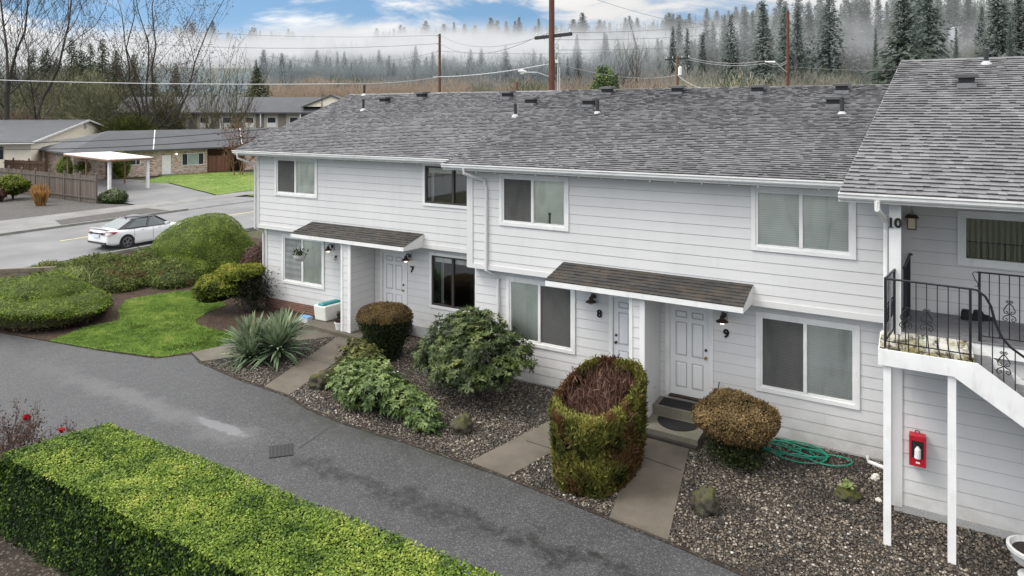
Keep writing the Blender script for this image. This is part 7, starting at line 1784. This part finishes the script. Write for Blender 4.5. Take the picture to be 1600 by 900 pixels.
mb = MB(); d_ = (B-A).normalized(); Q = B+d_*.5; mb.tube([B-d_*.05, B+d_*.1, B+d_*.3, Q], [.05, .1, .11, .04], 10); mb.lathe(tuple(B+d_*.27+Vector((0, 0, -.03))), [(0, -.14), (.08, -.1), (.11, 0), (.05, .06)], 12); mb.build('lamp_head', 'white_ceramic', mp)
tp_, b2 = pole(687, 60, 53, .24, 'pole_redwood', 'thin red-brown pole behind the left part of the roof', ((682.5, 56, 60, 687, 56, 60, .06), (682.5, 68.5, 60, 687, 68.5, 60, .06), (682.5, 80, 60, 687, 80, 60, .06), (677, 120, 60, 687, 120, 60, .07)))
rp_, b3 = pole(1231, 60, 17, .27, 'pole_redwood', 'tall thin red-brown pole in front of the wooded hill on the right')
mb = MB(); A, B = at(1229, 60, 7+(176-113)/1070*60), at(1211, 58, 7+(176-97)/1070*58); mb.tube([A, B], .05, 6); mb.build('lamp_arm', 'lamp_metal', rp_)
mb = MB(); mb.tube([B, B+Vector((-.8, -.1, .05))], [.09, .05], 8); mb.build('lamp_head', 'white_ceramic', rp_)
xp_, b4 = pole(1058.5, 62, 88, .26, 'pole_brown', 'short brown pole with crossarm and white transformer', ((1040, 92, 63, 1078, 92, 61, .11),))
mb = MB(); a = at(1062.5, 61.7, 7+(176-111)/1070*61.7); mb.lathe(tuple(a), [(0, -.4), (.17, -.38), (.17, .3), (.08, .36), (.05, .45), (0, .45)], 12); mb.build('transformer', 'white_ceramic', xp_)
sp_ = root('post_stub', 'short cut-off brown post just behind the ridge left of the street light', 'post', tuple(at(807, 33))); mb = MB(); a = at(807, 33, 0); mb.tube([a, (a.x, a.y, 7+(176-128)/1070*33)], .1, 10); mb.build('post', 'pole_brown', sp_)

def wire(pts, r, m_, lab, sag=.3):
    mb = MB(); P = [at(px, d, 7+(176-py)/1070*d) for px, py, d in pts]; out = []
    for a, b in zip(P, P[1:]):
        for i in range(10): f = i/10; q = a.lerp(b, f); q.z -= sag*4*f*(1-f); out.append(q)
    out.append(P[-1]); mb.tube(out, r, 5); tag(mb.build('power_line', m_), lab, 'power line', 'overhead lines')
wire([(-60, 12, 52), (687, 55, 60), (862, 50, 36)], .014, 'wire_hazy', 'highest thin line running left from the red-brown pole', .9)
wire([(-60, 42, 50), (687, 68, 60), (838, 58, 37)], .018, 'wire_hazy', 'second thin line from the left to the crossarm', .9)
wire([(420, 88, 55), (687, 80, 60), (1231, 54, 60)], .014, 'wire_hazy', 'third line on the thin pole below the two upper ones', .8)
wire([(-60, 123, 46), (540, 131, 44), (687, 120, 50), (858, 100, 36)], .026, 'wire_pale', 'pale thick cable crossing in front of the left trees', .15)
wire([(-60, 222, 40), (420, 201, 34)], .022, 'wire_black', 'upper of two thick black cables over the brick house roof', .25)
wire([(-60, 232, 40), (398, 214, 34)], .026, 'wire_black', 'lower of two thick black cables over the brick house roof', .25)
wire([(893, 51, 35), (1231, 20, 60)], .013, 'wire_hazy', 'line from the crossarm up to the top of the tall thin pole', .4)
wire([(866, 62, 36), (1231, 37, 60)], .013, 'wire_hazy', 'line from the crossarm to the upper bracket of the tall thin pole', .4)
wire([(866, 78, 36), (1231, 53, 60)], .013, 'wire_hazy', 'line from the pole to the lower bracket of the tall thin pole', .4)
wire([(905, -10, 40), (1040, 30, 55), (1231, 52, 60)], .012, 'wire_hazy', 'thin line descending from the clouds to the tall thin pole', .1)
wire([(872, 100, 36), (1058, 117, 62), (1130, 138, 50)], .016, 'wire_pale', 'pale sagging cable to the transformer pole', .5)
wire([(1076, 90, 61), (1195, 95, 59), (1231, 94, 60)], .018, 'wire_pale', 'upper pale sagging line between the transformer pole and the tall pole', .35)
wire([(1076, 93, 61), (1195, 99, 59), (1231, 97, 60)], .018, 'wire_pale', 'lower pale sagging line between the transformer pole and the tall pole', .35)
wire([(800, 150, 33), (858, 95, 36)], .012, 'wire_black', 'slanting dark stay wire left of the red-brown pole', .05)
wire([(1236, 104, 60), (1420, 108, 70)], .012, 'wire_pale', 'faint pale line running right from the tall pole', .2)
wire([(1236, 54, 60), (1265, 72, 90)], .012, 'wire_pale', 'short pale line from the tall pole towards the blue house', .1)
